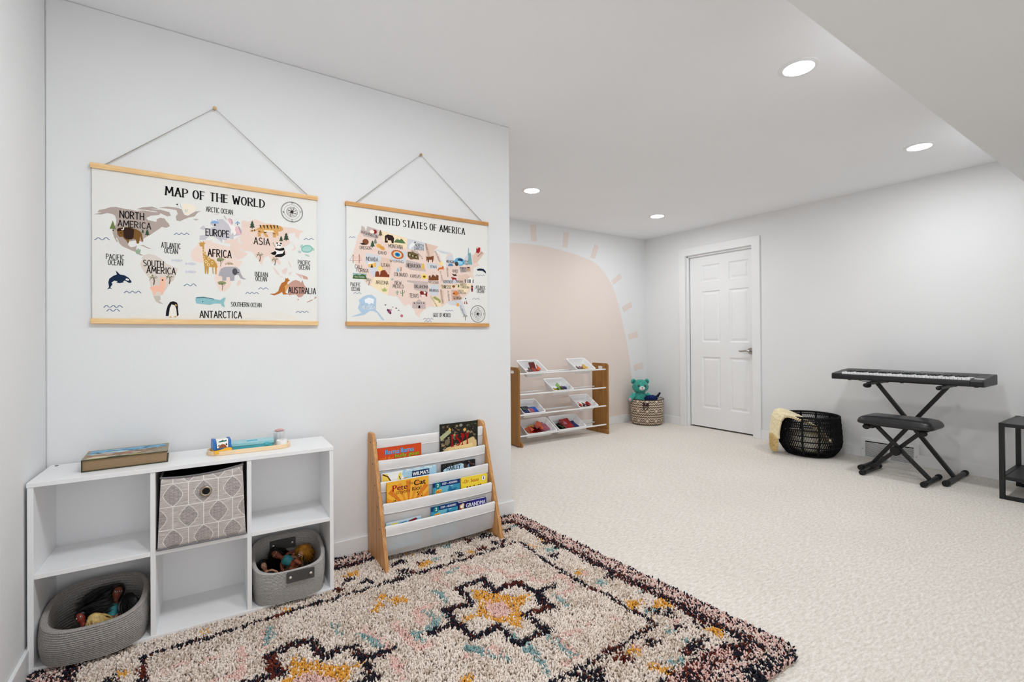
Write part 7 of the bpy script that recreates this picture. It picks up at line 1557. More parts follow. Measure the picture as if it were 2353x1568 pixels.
# pocket 3
a = Art(); blk(a, '240,180,62', 0, 0, .219, .2)
for k in range(9):
    w = -1.45 + k * .36; c = (.112, .15); a.poly('218,126,44' if k % 2 == 0 else '228,150,52', [tuple(Vector(c) + Vector((math.sin(w - .07), -math.cos(w - .07))) * .04), tuple(Vector(c) + Vector((math.sin(w - .09), -math.cos(w - .09))) * .145), tuple(Vector(c) + Vector((math.sin(w + .09), -math.cos(w + .09))) * .145), tuple(Vector(c) + Vector((math.sin(w + .07), -math.cos(w + .07))) * .04)])
a.items = [(c, [(min(max(x, .001), .218), max(y, .001)) for x, y in q], f) for c, q, f in a.items]
txt(a, '170,30,36', 'P', .030, .0475, .020, .030, 2.4); txt(a, '120,26,40', 'ete', .053, .0455, .052, .021, 2.0); txt(a, '120,90,60', 'the', .113, .028, .022, .016, .4); txt(a, '40,22,24', 'Cat', .140, .036, .062, .026, 2.4)
txt(a, '130,60,30', 'crayons', .046, .070, .072, .020, .6); txt(a, '60,34,30', 'Rock!', .130, .061, .049, .019, .9)
for x, y in ((.03, .1), (.042, .094), (.158, .073), (.162, .083), (.18, .094)): a.ell('46,28,26', (x, y), .004, .003, 10); a.line('46,28,26', .0016, [(x + .0035, y), (x + .0035, y - .013), (x + .009, y - .011)])
cover_book('yellow sunburst picture book with red and black title in the third pocket', 3, .768, .987, .393, .20, .006, '240,180,62', a)
def reader(w):
    a = Art(); blk(a, '62,150,180', 0, 0, w, .2); blk(a, '24,54,110', 0, 0, w, .023); a.poly('110,180,200', [(.03, .023), (w * .6, .023), (w * .5, .06), (.05, .06)]); a.poly('40,110,150', [(w * .55, .05), (w * .62, .024), (w * .7, .045), (w * .9, .04), (w * .8, .06)])
    a.ell('22,100,110', (.0285, .015), .0165, .0155); a.ell('30,128,134', (.0285, .015), .014, .013); txt(a, '240,240,240', '2', .0235, .023, .010, .0165, 1.4)
    txt(a, '230,234,240', 'STEP', .053, .0165, .024, .0105, 1.2); txt(a, '200,210,224', 'into', .079, .015, .012, .005, .3); txt(a, '230,234,240', 'READING', .093, .0165, .047, .0105, 1.2); blk(a, '220,226,234', .098, .0265, .115, .029)
    a.poly('250,190,60', [(.015, .043), (.024, .036), (.05, .036), (.046, .056), (.014, .058)]); txt(a, '196,50,40', 'WILD', .018, .055, .028, .014, 1.2)
    return a
cover_book('blue beginner reader with number two badge in the third pocket', 3, 1.010, 1.166, .3475, .15, .003, '62,150,180', reader(.156))
a = Art(); blk(a, '244,210,66', 0, 0, .16, .2); txt(a, '160,90,30', 'By', .008, .031, .011, .010, .4); txt(a, '176,66,34', 'Dr. Seuss', .021, .0315, .086, .0185, 1.0); [a.poly('40,34,30', [(x, .058), (x + .003, .051), (x + .009, .049 + .002 * (k % 2)), (x + .012, .058)]) for k, x in enumerate((.03, .048, .072, .1, .112))]
a.ell('236,236,230', (.137, .021), .0125, .014); a.line('70,70,80', .0008, [(.137 + .0125 * math.cos(k / 3), .021 + .014 * math.sin(k / 3)) for k in range(20)]); a.poly('40,40,52', [(.134, .028), (.136, .012), (.139, .012), (.1405, .028)])
cover_book('bright yellow picture book with brown lettering at right of the third pocket', 3, 1.172, 1.331, .3485, .15, .007, '244,210,66', a)
# pocket 4
a = Art(); blk(a, '160,204,222', 0, 0, .178, .2); blk(a, '204,206,208', 0, 0, .178, .006); a.poly('226,214,120', [(.02, .008), (.06, .006), (.05, .03), (.03, .03)]); a.poly('120,40,44', [(.11, .012), (.15, .004), (.16, .012), (.12, .024)]); a.line('60,110,150', .004, [(.06, .016), (.1, .012), (.11, .022)])
cover_book('thin pale blue booklet low at left of the front pocket', 4, .7535, .931, .2118, .13, .003, '160,204,222', a)
cover_book('blue beginner reader with number two badge in the front pocket', 4, .985, 1.136, .2395, .15, .003, '62,150,180', reader(.151))
a = Art(); blk(a, '34,32,92', 0, 0, .169, .2); blk(a, '224,222,220', 0, 0, .169, .003); a.poly('48,44,130', [(.08, .003), (.169, .003), (.169, .05), (.09, .04)]); txt(a, '232,232,238', 'GRANDMA', .046, .036, .118, .021, .9)
for x, y, c in ((.016, .02, '196,160,110'), (.027, .017, '226,206,170'), (.012, .032, '150,70,50'), (.026, .031, '212,180,130'), (.02, .026, '240,236,226')): a.ell(c, (x, y), .009, .008, 10)
cover_book('dark blue picture book with white capital title at right of the front pocket', 4, 1.138, 1.307, .2345, .15, .006, '34,32,92', a)
# ------------------------------------------------------------------ toy bin rack by the painted sun
RACK2 = wood('bin_rack_wood', rgb(128, 86, 38, 1.0), rgb(172, 122, 64, 1.0), 'z', .8)
WPL = mat('white_plastic', (.84, .84, .84, 1), .35, noise=(6, .01), spec=.4)
br = thing('toy_bin_rack', 'wooden toy storage rack with white rods in front of painted sun', 'toy rack', (3.285, 4.0, 0), -.012)
BX, PY0, PY1, HZ = .597, -.125, .125, .795
def bin_panel(s):
    # side board with a rounded top and a slot handle near the top
    y0, y1 = PY0, PY1; out = [(y0, .012), (y1, .012), (y1, HZ - .012)] + arc(y1 - .012, HZ - .012, .012, 0, 90, 4)[1:] + arc(y0 + .03, HZ - .03, .03, 90, 180, 6)
    x0, x1 = (BX, BX + .02) if s > 0 else (-BX - .02, -BX)
    hole = rrect(-.045, .728, .045, .762, .016, 5)
    # cut the hole by bridging outline and hole with a slit
    k = max(range(len(out)), key=lambda i: out[i][1] - abs(out[i][0]) * .01); h = list(reversed(hole)); j = max(range(len(h)), key=lambda i: h[i][1])
    h = h[j:] + h[:j]; poly = out[:k + 1] + h + [h[0], out[k]] + out[k + 1:]
    n = len(out); m = len(hole); vs = []
    tri = tessellate_polygon([[Vector((a, b, 0)) for a, b in out], [Vector((a, b, 0)) for a, b in hole]])
    allp = out + hole
    for x in (x0, x1): vs += [(x, a, b) for a, b in allp]
    N = n + m; fs = [tuple(t) for t in tri] + [tuple(i + N for i in reversed(t)) for t in tri]
    fs += [(i, (i + 1) % n, (i + 1) % n + N, i + N) for i in range(n)]
    fs += [(n + i, n + i + N, n + (i + 1) % m + N, n + (i + 1) % m) for i in range(m)]
    MB().add(vs, fs).build('side_panel', RACK2, br, smooth=0)
    f0, f1 = (BX - .022, BX - .0002) if s > 0 else (-BX + .0002, -BX + .022)
    MB().prism([(y0 - .022, 0), (y1 + .09, 0), (y1 + .09, .02), (y1, .05), (y0 - .012, .05), (y0 - .022, .04)], f0, f1, 'x').build('foot', RACK2, br, smooth=0, bevel=.004)
for s in (-1, 1): bin_panel(s)
ROWZ = (.728, .519, .312, .101)
for z in ROWZ:
    for y in (-.098, .092):
        MB().cyl((-BX, y, z), (BX, y, z), .0082, 14).build('rod', WPL, br)
TILT = math.radians(29.5)
def toy_bin(label, x, row, w, d=.235, h=.082):
    z = ROWZ[row]; c = br.matrix_world @ Vector((x, -.098, z))
    t = thing('toy_bin', label, 'toy bin', (c.x, c.y - .0095, z + .0135), group='white plastic toy bins on the rack', rot=(TILT, 0, -.012))
    o = rrect(-w / 2, 0, w / 2, d, .022, 5); n = len(o); lip = .011
    def ins(q, i): return [((x_ / (w / 2)) * (w / 2 - i), d / 2 + (y_ - d / 2) / (d / 2) * (d / 2 - i)) for x_, y_ in q]
    rings = [[(a, b, -.011) for a, b in o], [(a, b, 0) for a, b in o], [(a, b, .0012) for a, b in ins(o, .004)], [(a, b, -.002) for a, b in ins(o, lip)], [(a, b, -h + .004) for a, b in ins(o, lip + .026)], [(a, b, -h) for a, b in ins(o, lip + .030)]]
    outer = [[(a, b, -.011) for a, b in ins(o, lip - .002)], [(a, b, -h - .001) for a, b in ins(o, lip + .024)], [(a, b, -h - .003) for a, b in ins(o, lip + .028)]]
    vs = []; fs = []
    for r in rings: vs += r
    for k in range(len(rings) - 1): fs += [(k * n + i, k * n + (i + 1) % n, (k + 1) * n + (i + 1) % n, (k + 1) * n + i) for i in range(n)]
    fs.append(tuple((len(rings) - 1) * n + i for i in range(n))); b0 = len(vs)
    for r in outer: vs += r
    fs += [(i, b0 + i, b0 + (i + 1) % n, (i + 1) % n) for i in range(n)]
    for k in range(len(outer) - 1): fs += [(b0 + k * n + i, b0 + (k + 1) * n + i, b0 + (k + 1) * n + (i + 1) % n, b0 + k * n + (i + 1) % n) for i in range(n)]
    fs.append(tuple(reversed([b0 + (len(outer) - 1) * n + i for i in range(n)])))
    MB().add(vs, fs).build('bin_shell', WPL, t, smooth=35)
    t['floor'] = h; t['half'] = w / 2 - lip - .016; return t
RW = lambda x: x - 3.285
BINS = [('white toy bin at left of top rack row', 2.926, 0, .275), ('white toy bin at right of top rack row', 3.594, 0, .275), ('white toy bin alone in second rack row', 3.274, 1, .278),
        ('white toy bin of blue tiles at left of third rack row', 2.89, 2, .278), ('white toy bin of red pieces at right of third rack row', 3.632, 2, .278),
        ('large white toy bin at left of bottom rack row', 2.985, 3, .39), ('large white toy bin at right of bottom rack row', 3.392, 3, .39)]
bpy.context.view_layer.update()
bins = []
for lb, x, r, w in BINS: bins.append(toy_bin(lb, RW(x), r, w))
bpy.context.view_layer.update()
TILEC = {'red': (150, 26, 22), 'dark red': (96, 20, 20), 'orange': (214, 82, 34), 'yellow': (206, 164, 60), 'green': (112, 168, 70), 'dark green': (34, 60, 36), 'blue': (24, 80, 180), 'navy': (18, 30, 96), 'black': (26, 26, 30), 'pink': (156, 84, 104), 'white': (226, 222, 220), 'brown': (92, 62, 52)}
TM = {k: mat('tile_' + k.replace(' ', '_'), rgb(*v), .22, noise=(20, .08), coat=.3) for k, v in TILEC.items()}
tile_protos = {}
def tile(kind, colr, size):
    key = (kind, colr, size)
    if key not in tile_protos:
        if kind == 'sq': q = rrect(-size / 2, -size / 2, size / 2, size / 2, .003, 3)
        else: q = [(-size / 2, -size * .4), (size / 2, -size * .4), (0, size * .5)]
        vs = []; n = len(q)
        m = MB(); m.prism(q, 0, .006, 'z'); q2 = [(a * .84, b * .84) for a, b in q]
        me = m.build('magnetic_tile', TM[colr], None, smooth=0, bevel=.0006); inn = MB().prism(q2, -.0006, .0066, 'z').build('window', TM[colr], me, smooth=0, bevel=.0004)
        tile_protos[key] = me; return me
    return copy_tree(tile_protos[key])
def fill(b, where, spec, grp):
    h = b['floor']; used = set(); total = {}; xm = b['half']
    for s in spec: total[s[1]] = total.get(s[1], 0) + 1
    for k, (kind, colr, size, x, y, z, rx, ry, rz) in enumerate(spec):
        size = round(size * 1.22, 4); o = tile(kind, colr, size)
        M = b.matrix_world @ Matrix.Translation((max(-xm + size * .55, min(xm - size * .55, x)), max(.042 + size * .58, min(.235 - .048 - size * .58, y + .01)), -h + .005 + z + size * .5 * (abs(math.sin(rx * .6)) + abs(math.sin(ry * .6))) + .012 * (k // 3))) @ Matrix.Rotation(rz, 4, 'Z') @ Matrix.Rotation(rx * .6, 4, 'X') @ Matrix.Rotation(ry * .6, 4, 'Y')
        o.matrix_world = M
        shape = 'square' if kind == 'sq' else 'triangular'
        tag(o, f'{colr} {shape} toy tile in the {where}', 'toy tile', grp)
    del b['floor'], b['half']
S = 'sq'; T3 = 'tri'
fill(bins[0], 'bin at left of the top rack row', [(S, 'black', .07, -.045, .075, 0, .05, .1, .2), (S, 'red', .07, .03, .07, .004, .08, -.06, .5), (S, 'dark red', .07, -.005, .085, .018, .25, .1, 1.1), (T3, 'orange', .06, .06, .085, .03, .9, .2, .3), (S, 'red', .06, .01, .075, .034, .15, .2, .2), (T3, 'black', .06, .075, .06, .008, .1, .1, 2), (S, 'dark red', .06, .0, .115, .03, 1.0, 0, .05)], 'toy tiles in the upper left bin')
fill(bins[1], 'bin at right of the top rack row', [(S, 'pink', .06, -.06, .07, 0, .1, .1, .3), (S, 'brown', .06, -.03, .085, .015, .3, .2, .9), (S, 'yellow', .065, .05, .08, .012, .5, -.3, .6), (T3, 'yellow', .06, .02, .075, .028, .5, .3, .1), (T3, 'pink', .06, -.01, .065, .02, .2, .5, 2.2), (S, 'dark red', .05, .04, .06, 0, .1, 0, .2)], 'toy tiles in the upper right bin')
fill(bins[2], 'bin alone in the second rack row', [(S, 'dark green', .06, -.075, .075, .004, .2, .4, .2), (S, 'green', .068, -.01, .085, .03, .8, .2, .7), (T3, 'yellow', .05, -.055, .06, .018, .4, -.3, .9), (S, 'brown', .05, .04, .07, .012, .5, .4, .4), (S, 'blue', .056, .08, .075, .008, .3, .1, .1), (S, 'black', .06, .01, .06, .002, .05, 0, .3), (T3, 'navy', .05, .065, .055, .02, .2, .1, 1)], 'toy tiles in the second-row bin')
fill(bins[3], 'bin at left of the third rack row', [(S, 'navy', .09, -.045, .075, .002, .05, 0, .05), (S, 'blue', .095, .042, .1, .008, .1, 0, -.02), (S, 'black', .08, -.03, .135, .014, .15, .02, .02), (S, 'blue', .07, .05, .068, .02, .08, .04, .1), (S, 'pink', .05, .005, .065, .03, .15, .1, .1), (T3, 'white', .04, -.02, .07, .028, .3, .2, .6), (S, 'navy', .06, -.07, .06, .014, .1, -.1, .4), (T3, 'dark green', .05, -.08, .1, .02, .2, .3, .2)], 'toy tiles in the third-row left bin')
fill(bins[4], 'bin at right of the third rack row', [(S, 'red', .06, -.05, .075, .004, .2, .2, .3), (S, 'dark red', .06, .05, .075, .004, .1, -.1, .2), (T3, 'orange', .055, -.06, .09, .024, .6, .4, .8), (S, 'red', .05, .06, .085, .02, .3, .1, .5), (S, 'brown', .05, .005, .08, .012, .4, .3, 1.2), (S, 'white', .012, -.005, .055, .03, .5, 0, .3), (T3, 'dark red', .05, -.02, .06, .02, .2, .2, 2)], 'toy tiles in the third-row right bin')
fill(bins[5], 'large bin at left of the bottom rack row', [(S, 'orange', .075, -.09, .095, .012, .3, .25, .4), (S, 'red', .075, -.045, .065, .014, .2, -.2, .9), (S, 'yellow', .075, -.035, .125, .014, .2, .1, .2), (S, 'orange', .08, .045, .13, .04, .2, .05, .75), (S, 'pink', .095, .075, .085, .02, .25, .1, .35), (S, 'pink', .075, .09, .075, .034, .2, .05, .2), (S, 'dark red', .07, .005, .08, .006, .1, .1, .1), (T3, 'red', .07, -.02, .055, .034, .3, .2, 2.4), (S, 'navy', .06, .02, .1, .0, 0, .1, .6), (T3, 'orange', .06, -.105, .06, .02, .4, .3, .5)], 'toy tiles in the lower left bin')
fill(bins[6], 'large bin at right of the bottom rack row', [(S, 'red', .11, 0, .09, .03, .3, .02, .12), (S, 'dark red', .09, -.045, .12, .018, .4, .3, .7), (S, 'navy', .09, .085, .10, .012, .2, -.05, .1), (S, 'black', .085, -.09, .08, .004, .1, .25, .2), (T3, 'red', .06, -.07, .11, .034, .5, .3, .5), (S, 'black', .07, .03, .06, .004, .05, 0, .3), (T3, 'dark green', .06, -.105, .06, .016, .2, .2, 1.0), (S, 'navy', .07, .1, .065, .002, 0, 0, .3), (T3, 'pink', .05, -.055, .09, .046, .3, .2, .2)], 'toy tiles in the lower right bin')

# ------------------------------------------------------------------ corner basket with plush toys
def ikat():
    m = bpy.data.materials.new('diamond_print_canvas'); m.use_nodes = True; nt = m.node_tree; b = nt.nodes['Principled BSDF']; b.inputs['Roughness'].default_value = .9; b.inputs['Specular IOR Level'].default_value = .1
    tc = nt.nodes.new('ShaderNodeTexCoord'); sp = nt.nodes.new('ShaderNodeSeparateXYZ'); nt.links.new(tc.outputs['UV'], sp.inputs[0])
    def op(o, *a):
        n = nt.nodes.new('ShaderNodeMath'); n.operation = o
        for i, v in enumerate(a):
            if isinstance(v, (int, float)): n.inputs[i].default_value = v
            else: nt.links.new(v, n.inputs[i])
        return n.outputs[0]
    u, v = sp.outputs[0], sp.outputs[1]
    # diamonds on a lattice with a half drop
    def cell(du, dv):
        a = op('ABSOLUTE', op('SUBTRACT', op('FRACT', op('ADD', op('MULTIPLY', u, 11.0), du)), .5)); c = op('ABSOLUTE', op('SUBTRACT', op('FRACT', op('ADD', op('MULTIPLY', v, 2.6), dv)), .5))
        return op('ADD', a, c)
    d = cell(0.0, 0.0)
    zig = op('FRACT', op('ADD', op('MULTIPLY', v, 10.4), op('ABSOLUTE', op('SUBTRACT', op('FRACT', op('MULTIPLY', u, 44.0)), .5))))
    cr = nt.nodes.new('ShaderNodeValToRGB'); cr.color_ramp.interpolation = 'CONSTANT'; el = cr.color_ramp.elements
    L = rgb(224, 204, 184); Dk = rgb(92, 82, 70)
    stops = [(0, L), (.17, Dk), (.235, L), (.27, Dk), (.34, L)]
    el[0].position = 0; el[0].color = L; el[1].position = .17; el[1].color = Dk
    for pz, cc in stops[2:]: e = el.new(pz); e.color = cc
    nt.links.new(d, cr.inputs[0])
    inner = op('LESS_THAN', d, .375); zz = op('GREATER_THAN', zig, .42)
    mx = nt.nodes.new('ShaderNodeMix'); mx.data_type = 'RGBA'; nt.links.new(zz, mx.inputs[0]); mx.inputs[6].default_value = L; mx.inputs[7].default_value = Dk
    m2 = nt.nodes.new('ShaderNodeMix'); m2.data_type = 'RGBA'; nt.links.new(inner, m2.inputs[0]); nt.links.new(mx.outputs[2], m2.inputs[6]); nt.links.new(cr.outputs[0], m2.inputs[7])
    nt.links.new(m2.outputs[2], b.inputs['Base Color']); return m
CBX, CBY = 4.735, 4.035
def corner_basket():
    t = thing('canvas_basket', 'round diamond-patterned canvas basket in the room corner', 'basket', (CBX, CBY, 0), -.7)
    prof = [(.172, .002), (.186, .02), (.196, .12), (.202, .22), (.205, .315)]; n = 64; vs = []; fs = []
    for r, z in prof:
        for k in range(n + 1):
            w = 2 * PI * k / n + PI; vs.append((r * math.cos(w), r * math.sin(w), z))
    for i in range(len(prof) - 1):
        for k in range(n): a = i * (n + 1) + k; fs.append((a, a + 1, a + n + 2, a + n + 1))
    lin_ = mat('cream_lining', rgb(206, 190, 172), .95, noise=(40, .06))
    o = MB().add(vs, fs).build('basket_shell', [ikat(), lin_], t, smooth=60, fix=False)
    me = o.data; uv = me.uv_layers.new(name='map')
    for p in me.polygons:
        for li in p.loop_indices:
            vi = me.loops[li].vertex_index; uv.data[li].uv = ((vi % (n + 1)) / n, me.vertices[vi].co.z / .315)
    sm = o.modifiers.new('thickness', 'SOLIDIFY'); sm.thickness = .005; sm.offset = -1; sm.material_offset = 1
    MB().lathe([(.0001, .003), (.17, .003)], 48).build('basket_floor', lin_, t)
    rim = mat('dark_binding', rgb(40, 34, 30), .8, noise=(100, .2))
    MB().tube([(.2035 * math.cos(2 * PI * k / 48), .2035 * math.sin(2 * PI * k / 48), .317) for k in range(48)], .004, 8, closed=True).build('rim_binding', rim, t)
    lea = mat('maroon_leather', rgb(52, 26, 28), .45, noise=(40, .2))
    for w in (-PI / 2 - .22, PI / 2 - .22):
        c, s = math.cos(w), math.sin(w); R = .2085
        def q(a, z, off=0): ww = w + a / R; return ((R + off) * math.cos(ww), (R + off) * math.sin(ww), z)
        m = MB(); P = [(-.037, .285), (.037, .285), (.037, .25), (.022, .245), (-.022, .245), (-.037, .25)]
        vs = [q(a, z, -.006) for a, z in P] + [q(a, z, .003) for a, z in P]; k = len(P)
        m.add(vs, [tuple(range(k, 2 * k)), tuple(reversed(range(k)))] + [(i, (i + 1) % k, (i + 1) % k + k, i + k) for i in range(k)])
        h = m.build('handle_patch', lea, t, smooth=0)
        m = MB(); m.tube([q(-.024, .25, .006), q(-.024, .225, .012), q(-.015, .202, .014), q(0, .196, .014), q(.015, .202, .014), q(.024, .225, .012), q(.024, .25, .006)], .0048, 8); m.build('handle_loop', lea, h)
        m = MB(); m.ell(q(0, .274, .004), (.006, .006, .006), 10, 8); m.build('rivet', RIV, h)
corner_basket()
def fur(o_mesh_list, name, m, parent, N, length, seed):
    """short plush pile: tiny cones scattered over the given ellipsoids (centre, radii)"""
    rs = np.random.RandomState(seed); mb = MB()
    for c, r in o_mesh_list:
        k = int(N * r[0] * r[1] / .01)
        for _ in range(k):
            d = rs.normal(size=3); d /= np.linalg.norm(d); p = Vector((c[0] + d[0] * r[0], c[1] + d[1] * r[1], c[2] + d[2] * r[2])); nrm = Vector((d[0] / r[0], d[1] / r[1], d[2] / r[2])).normalized()
            a = nrm.orthogonal().normalized(); b = nrm.cross(a); tip = p + nrm * length + Vector(rs.normal(0, length * .35, 3)); s = length * .4
            mb.add([p + a * s, p - a * s * .5 + b * s * .8, p - a * s * .5 - b * s * .8, tip], [(0, 1, 3), (1, 2, 3), (2, 0, 3)])
    return mb.build(name, m, parent, smooth=60, fix=False)
def bear():
    t = thing('teddy_bear', 'teal plush teddy bear sitting in the patterned corner basket', 'teddy bear', (4.682, 4.092, .212), -.6)
    tl = mat('teal_plush', rgb(64, 166, 152), .95, noise=(60, .3), bump=(200, .4), sheen=.3); dk = mat('dark_teal_plush', rgb(40, 112, 112), .95, noise=(60, .25), bump=(200, .4)); wh = mat('white_plush', rgb(226, 222, 222), .95, noise=(60, .08)); pk = mat('pink_pad', rgb(204, 150, 170), .8, noise=(40, .1)); bl = mat('black_bead', (.01, .01, .012, 1), .15, noise=(10, .1))
    B = [((0, .0, .085), (.088, .075, .115))]
    m = MB(); [m.ell(c, r, 24, 16) for c, r in B]; m.ell((0, .01, .0), (.085, .07, .06), 20, 12); m.build('body', tl, t); fur(B, 'body_fur', tl, t, 900, .008, 1)
    H = [((0, -.005, .255), (.098, .085, .086))]
    m = MB(); [m.ell(c, r, 28, 18) for c, r in H]; hd = m.build('head', tl, t); fur(H, 'head_fur', tl, hd, 900, .007, 2)
    for s in (-1, 1):
        c, r = (s * .083, .002, .318), (.033, .018, .034); m = MB(); m.ell(c, r, 16, 12); e = m.build('ear', tl, t)
        m = MB(); m.ell((s * .081, -.012, .316), (.021, .008, .022), 12, 8); m.build('inner_ear', dk, e)
        a = MB(); pts = [(s * .075, -.01, .155), (s * .115, -.035, .12), (s * .14, -.06, .10)]; a.tube(pts, [.034, .033, .031], 14)
        a.ell(pts[-1], (.034, .033, .033), 14, 10); ar = a.build('arm', tl, t)
        q = MB(); q.ell((s * .148, -.083, .10), (.022, .010, .024), 12, 8); q.build('paw_pad', pk if s < 0 else wh, ar)
        m = MB(); m.ell((s * .04, -.083, .272), (.014, .007, .012), 12, 8); ey = m.build('eye', bl, t); m = MB(); m.ell((s * .04 - .003, -.0895, .276), (.004, .002, .004), 8, 6); m.build('eye_glint', wh, ey)
    m = MB(); m.ell((0, -.088, .238), (.036, .025, .027), 18, 12); mz = m.build('muzzle', wh, t)
    m = MB(); m.ell((0, -.111, .25), (.011, .006, .007), 12, 8); m.build('nose', mat('grey_stitched_nose', rgb(130, 120, 130), .5, noise=(30, .1)), mz)
    m = MB(); m.tube([(-.012, -.112, .229), (0, -.1145, .235), (.012, -.112, .229)], .0018, 6); m.build('mouth', pk, mz)
bear()
def dark_plush():
    t = thing('plush_toy', 'navy blue plush toy lying beside teal bear in corner basket', 'plush toy', (4.745, 3.98, .322), -.5)
    nv = mat('navy_plush', rgb(26, 42, 98), .95, noise=(60, .35), bump=(200, .4)); m = MB(); m.ell((0, 0, 0), (.085, .05, .04), 20, 12); m.build('body', nv, t); fur([((0, 0, 0), (.085, .05, .04))], 'body_fur', nv, t, 900, .009, 4)
    bk_ = mat('black_plush', (.012, .012, .02, 1), .95, noise=(60, .3)); m = MB(); m.tube([(.06, 0, .01), (.09, -.005, .03), (.112, -.01, .062)], [.014, .016, .011], 10); m.ell((.112, -.01, .062), (.014, .014, .014), 10, 8); m.build('limb', bk_, t)
dark_plush()

# ------------------------------------------------------------------ black open-weave basket and knitted throw
KBX, KBY = 4.737, 2.13
def brad(z): # barrel radius at height
    f = z / .365; return .165 + .085 * min(1, f / .3) ** .6 * 1.0 - .016 * max(0, (f - .35) / .65) ** 1.5
def weave_basket():
    t = thing('woven_basket', 'black open-weave rope basket on the floor right of the door', 'basket', (KBX, KBY, 0))
    rope = mat('black_rope', (.010, .010, .011, 1), .75, noise=(200, .4), bump=(400, .4), spec=.2)
    zs = [.012, .05, .095, .145, .195, .245, .295, .335, .358]; n = 72
    for i, z in enumerate(zs):
        r = brad(z); rr = .0085 if i in (0, len(zs) - 1) else .0055
        MB().tube([(r * math.cos(2 * PI * k / n), r * math.sin(2 * PI * k / n), z) for k in range(n)], rr, 8, closed=True).build('rim' if i == len(zs) - 1 else 'hoop', rope, t)
    for i in range(len(zs) - 1):
        m = MB(); z0, z1 = zs[i], zs[i + 1]; K = 84; pts = []
        if i >= len(zs) - 2: K = 104
        for k in range(2 * K):
            z = z0 + .003 if k % 2 == 0 else z1 - .003; w = 2 * PI * (k + .35 * (k % 2)) / (2 * K) + i * .02; r = brad(z) + (.002 if k % 2 else -.001); pts.append((r * math.cos(w), r * math.sin(w), z))
        m.tube(pts, .0056, 6, closed=True); m.build('lacing', rope, t)
    for k in range(12):
        w = 2 * PI * k / 12 + .2; m = MB(); m.tube([(brad(z) * math.cos(w), brad(z) * math.sin(w), z) for z in zs], .0085, 8); m.build('upright', rope, t)
    m = MB(); m.lathe([(.0001, .006), (.165, .006), (.165, .014), (.0001, .014)], 48); m.build('base', rope, t)
weave_basket()
def throw():
    t = thing('knit_throw', 'chunky cream knitted throw hanging over the side of black basket', 'blanket', (KBX, KBY, 0), .62)
    yarn = mat('cream_wool', rgb(238, 220, 184, 1.1), .95, noise=(50, .14), bump=(160, .4), sheen=.3); under = mat('tan_wool_back', rgb(206, 180, 128, 1.0), 1, noise=(60, .3), bump=(90, .6))
    # drape line: down inside the basket, up over the rim at +y, out and down to the carpet
    prof = [(-.10, .16, .20), (-.06, .22, .19), (.0, .285, .185), (.07, .33, .175), (.14, .365, .165), (.20, .388, .155), (.245, .398, .145), (.283, .385, .135), (.308, .345, .125), (.318, .29, .115), (.324, .245, .110), (.328, .20, .108), (.328, .165, .106)]
    def S(u, v):
        f = u * (len(prof) - 1); i = min(int(f), len(prof) - 2); k = f - i; a, b = prof[i], prof[i + 1]
        y = a[0] + (b[0] - a[0]) * k; z = a[1] + (b[1] - a[1]) * k; w = a[2] + (b[2] - a[2]) * k
        s = v * 2 - 1; x = -.03 - .05 * u + s * w
        y -= .05 * s * s * (1 if u > .5 else .3) ; z -= .035 * s * s * math.sin(PI * min(u * 1.1, 1)) - .008 * math.sin(v * 9 + u * 5)
        return Vector((x, y, z))
    mb = MB(); nu, nv = 40, 15
    for i in range(nu):
        for j in range(nv):
            for side, face in ((-1, -1), (1, -1), (-1, 1), (1, 1)):
                u = (i + .5) / nu; v = (j + .5 + side * .24) / nv
                p = S(u, v); du = S(min(u + .012, 1), v + side * .014) - S(max(u - .012, 0), v - side * .014); dv = S(u, min(v + .02, 1)) - S(u, max(v - .02, 0))
                n = du.cross(dv)
                if n.length < 1e-9: continue
                n.normalize(); L = du.length / 2 * 1.15 + .004; tdir = du.normalized()
                b = n.cross(tdir).normalized(); Mx = Matrix((b, tdir, n)).transposed()
                mb.ell(p + n * .0055 * face, (.0068, L * .62 + .004, .0068), 7, 5, 0, Mx)
    mb.build('stitches', yarn, t, smooth=80, fix=False)
    g = MB(); a, b = 30, 12; vs = [S(i / a, j / b) for i in range(a + 1) for j in range(b + 1)]
    g.add(vs, [(i * (b + 1) + j, i * (b + 1) + j + 1, (i + 1) * (b + 1) + j + 1, (i + 1) * (b + 1) + j) for i in range(a) for j in range(b)]); o = g.build('knit_backing', under, t, smooth=80)
    sm = o.modifiers.new('thickness', 'SOLIDIFY'); sm.thickness = .006; sm.offset = 0
    # bunched end of the throw seen below the turned edge, and the heap inside the basket
    f = MB(); rd = random.Random(9)
    def slab(n):   # rounded-box direction
        k = (abs(n.x) ** 4 + abs(n.y) ** 4 + abs(n.z) ** 4) ** .25; n = n / k
        return Vector((-.083 + n.x * .098, .318 + n.y * .020 - .02 * n.x * n.x, .118 + n.z * .080 + .012 * n.x))
    f.ell((0, 0, 0), (1, 1, 1), 28, 18); f.v = [tuple(slab(Vector(v))) for v in f.v]; k = f.build('folded_end', under, t)
    q = MB()
    for _ in range(1500):
        w = rd.uniform(0, 2 * PI); s = rd.uniform(-1, 1); rr = math.sqrt(1 - s * s); q.ell(slab(Vector((rr * math.cos(w), rr * math.sin(w) , s))), (.0055, .0055, .0075), 6, 5)
    q.build('loops', mat('gold_wool_loop', rgb(206, 178, 122, 1.0), 1, noise=(60, .3)), k, fix=False)
    h = MB(); h.ell((.0, -.01, .10), (.212, .212, .085), 28, 14); h.ell((-.02, .05, .16), (.17, .15, .06), 24, 12); h.build('heap', mat('cream_wool_heap', rgb(250, 240, 222, 1.0), 1, noise=(40, .1), bump=(60, .8)), t)
throw()

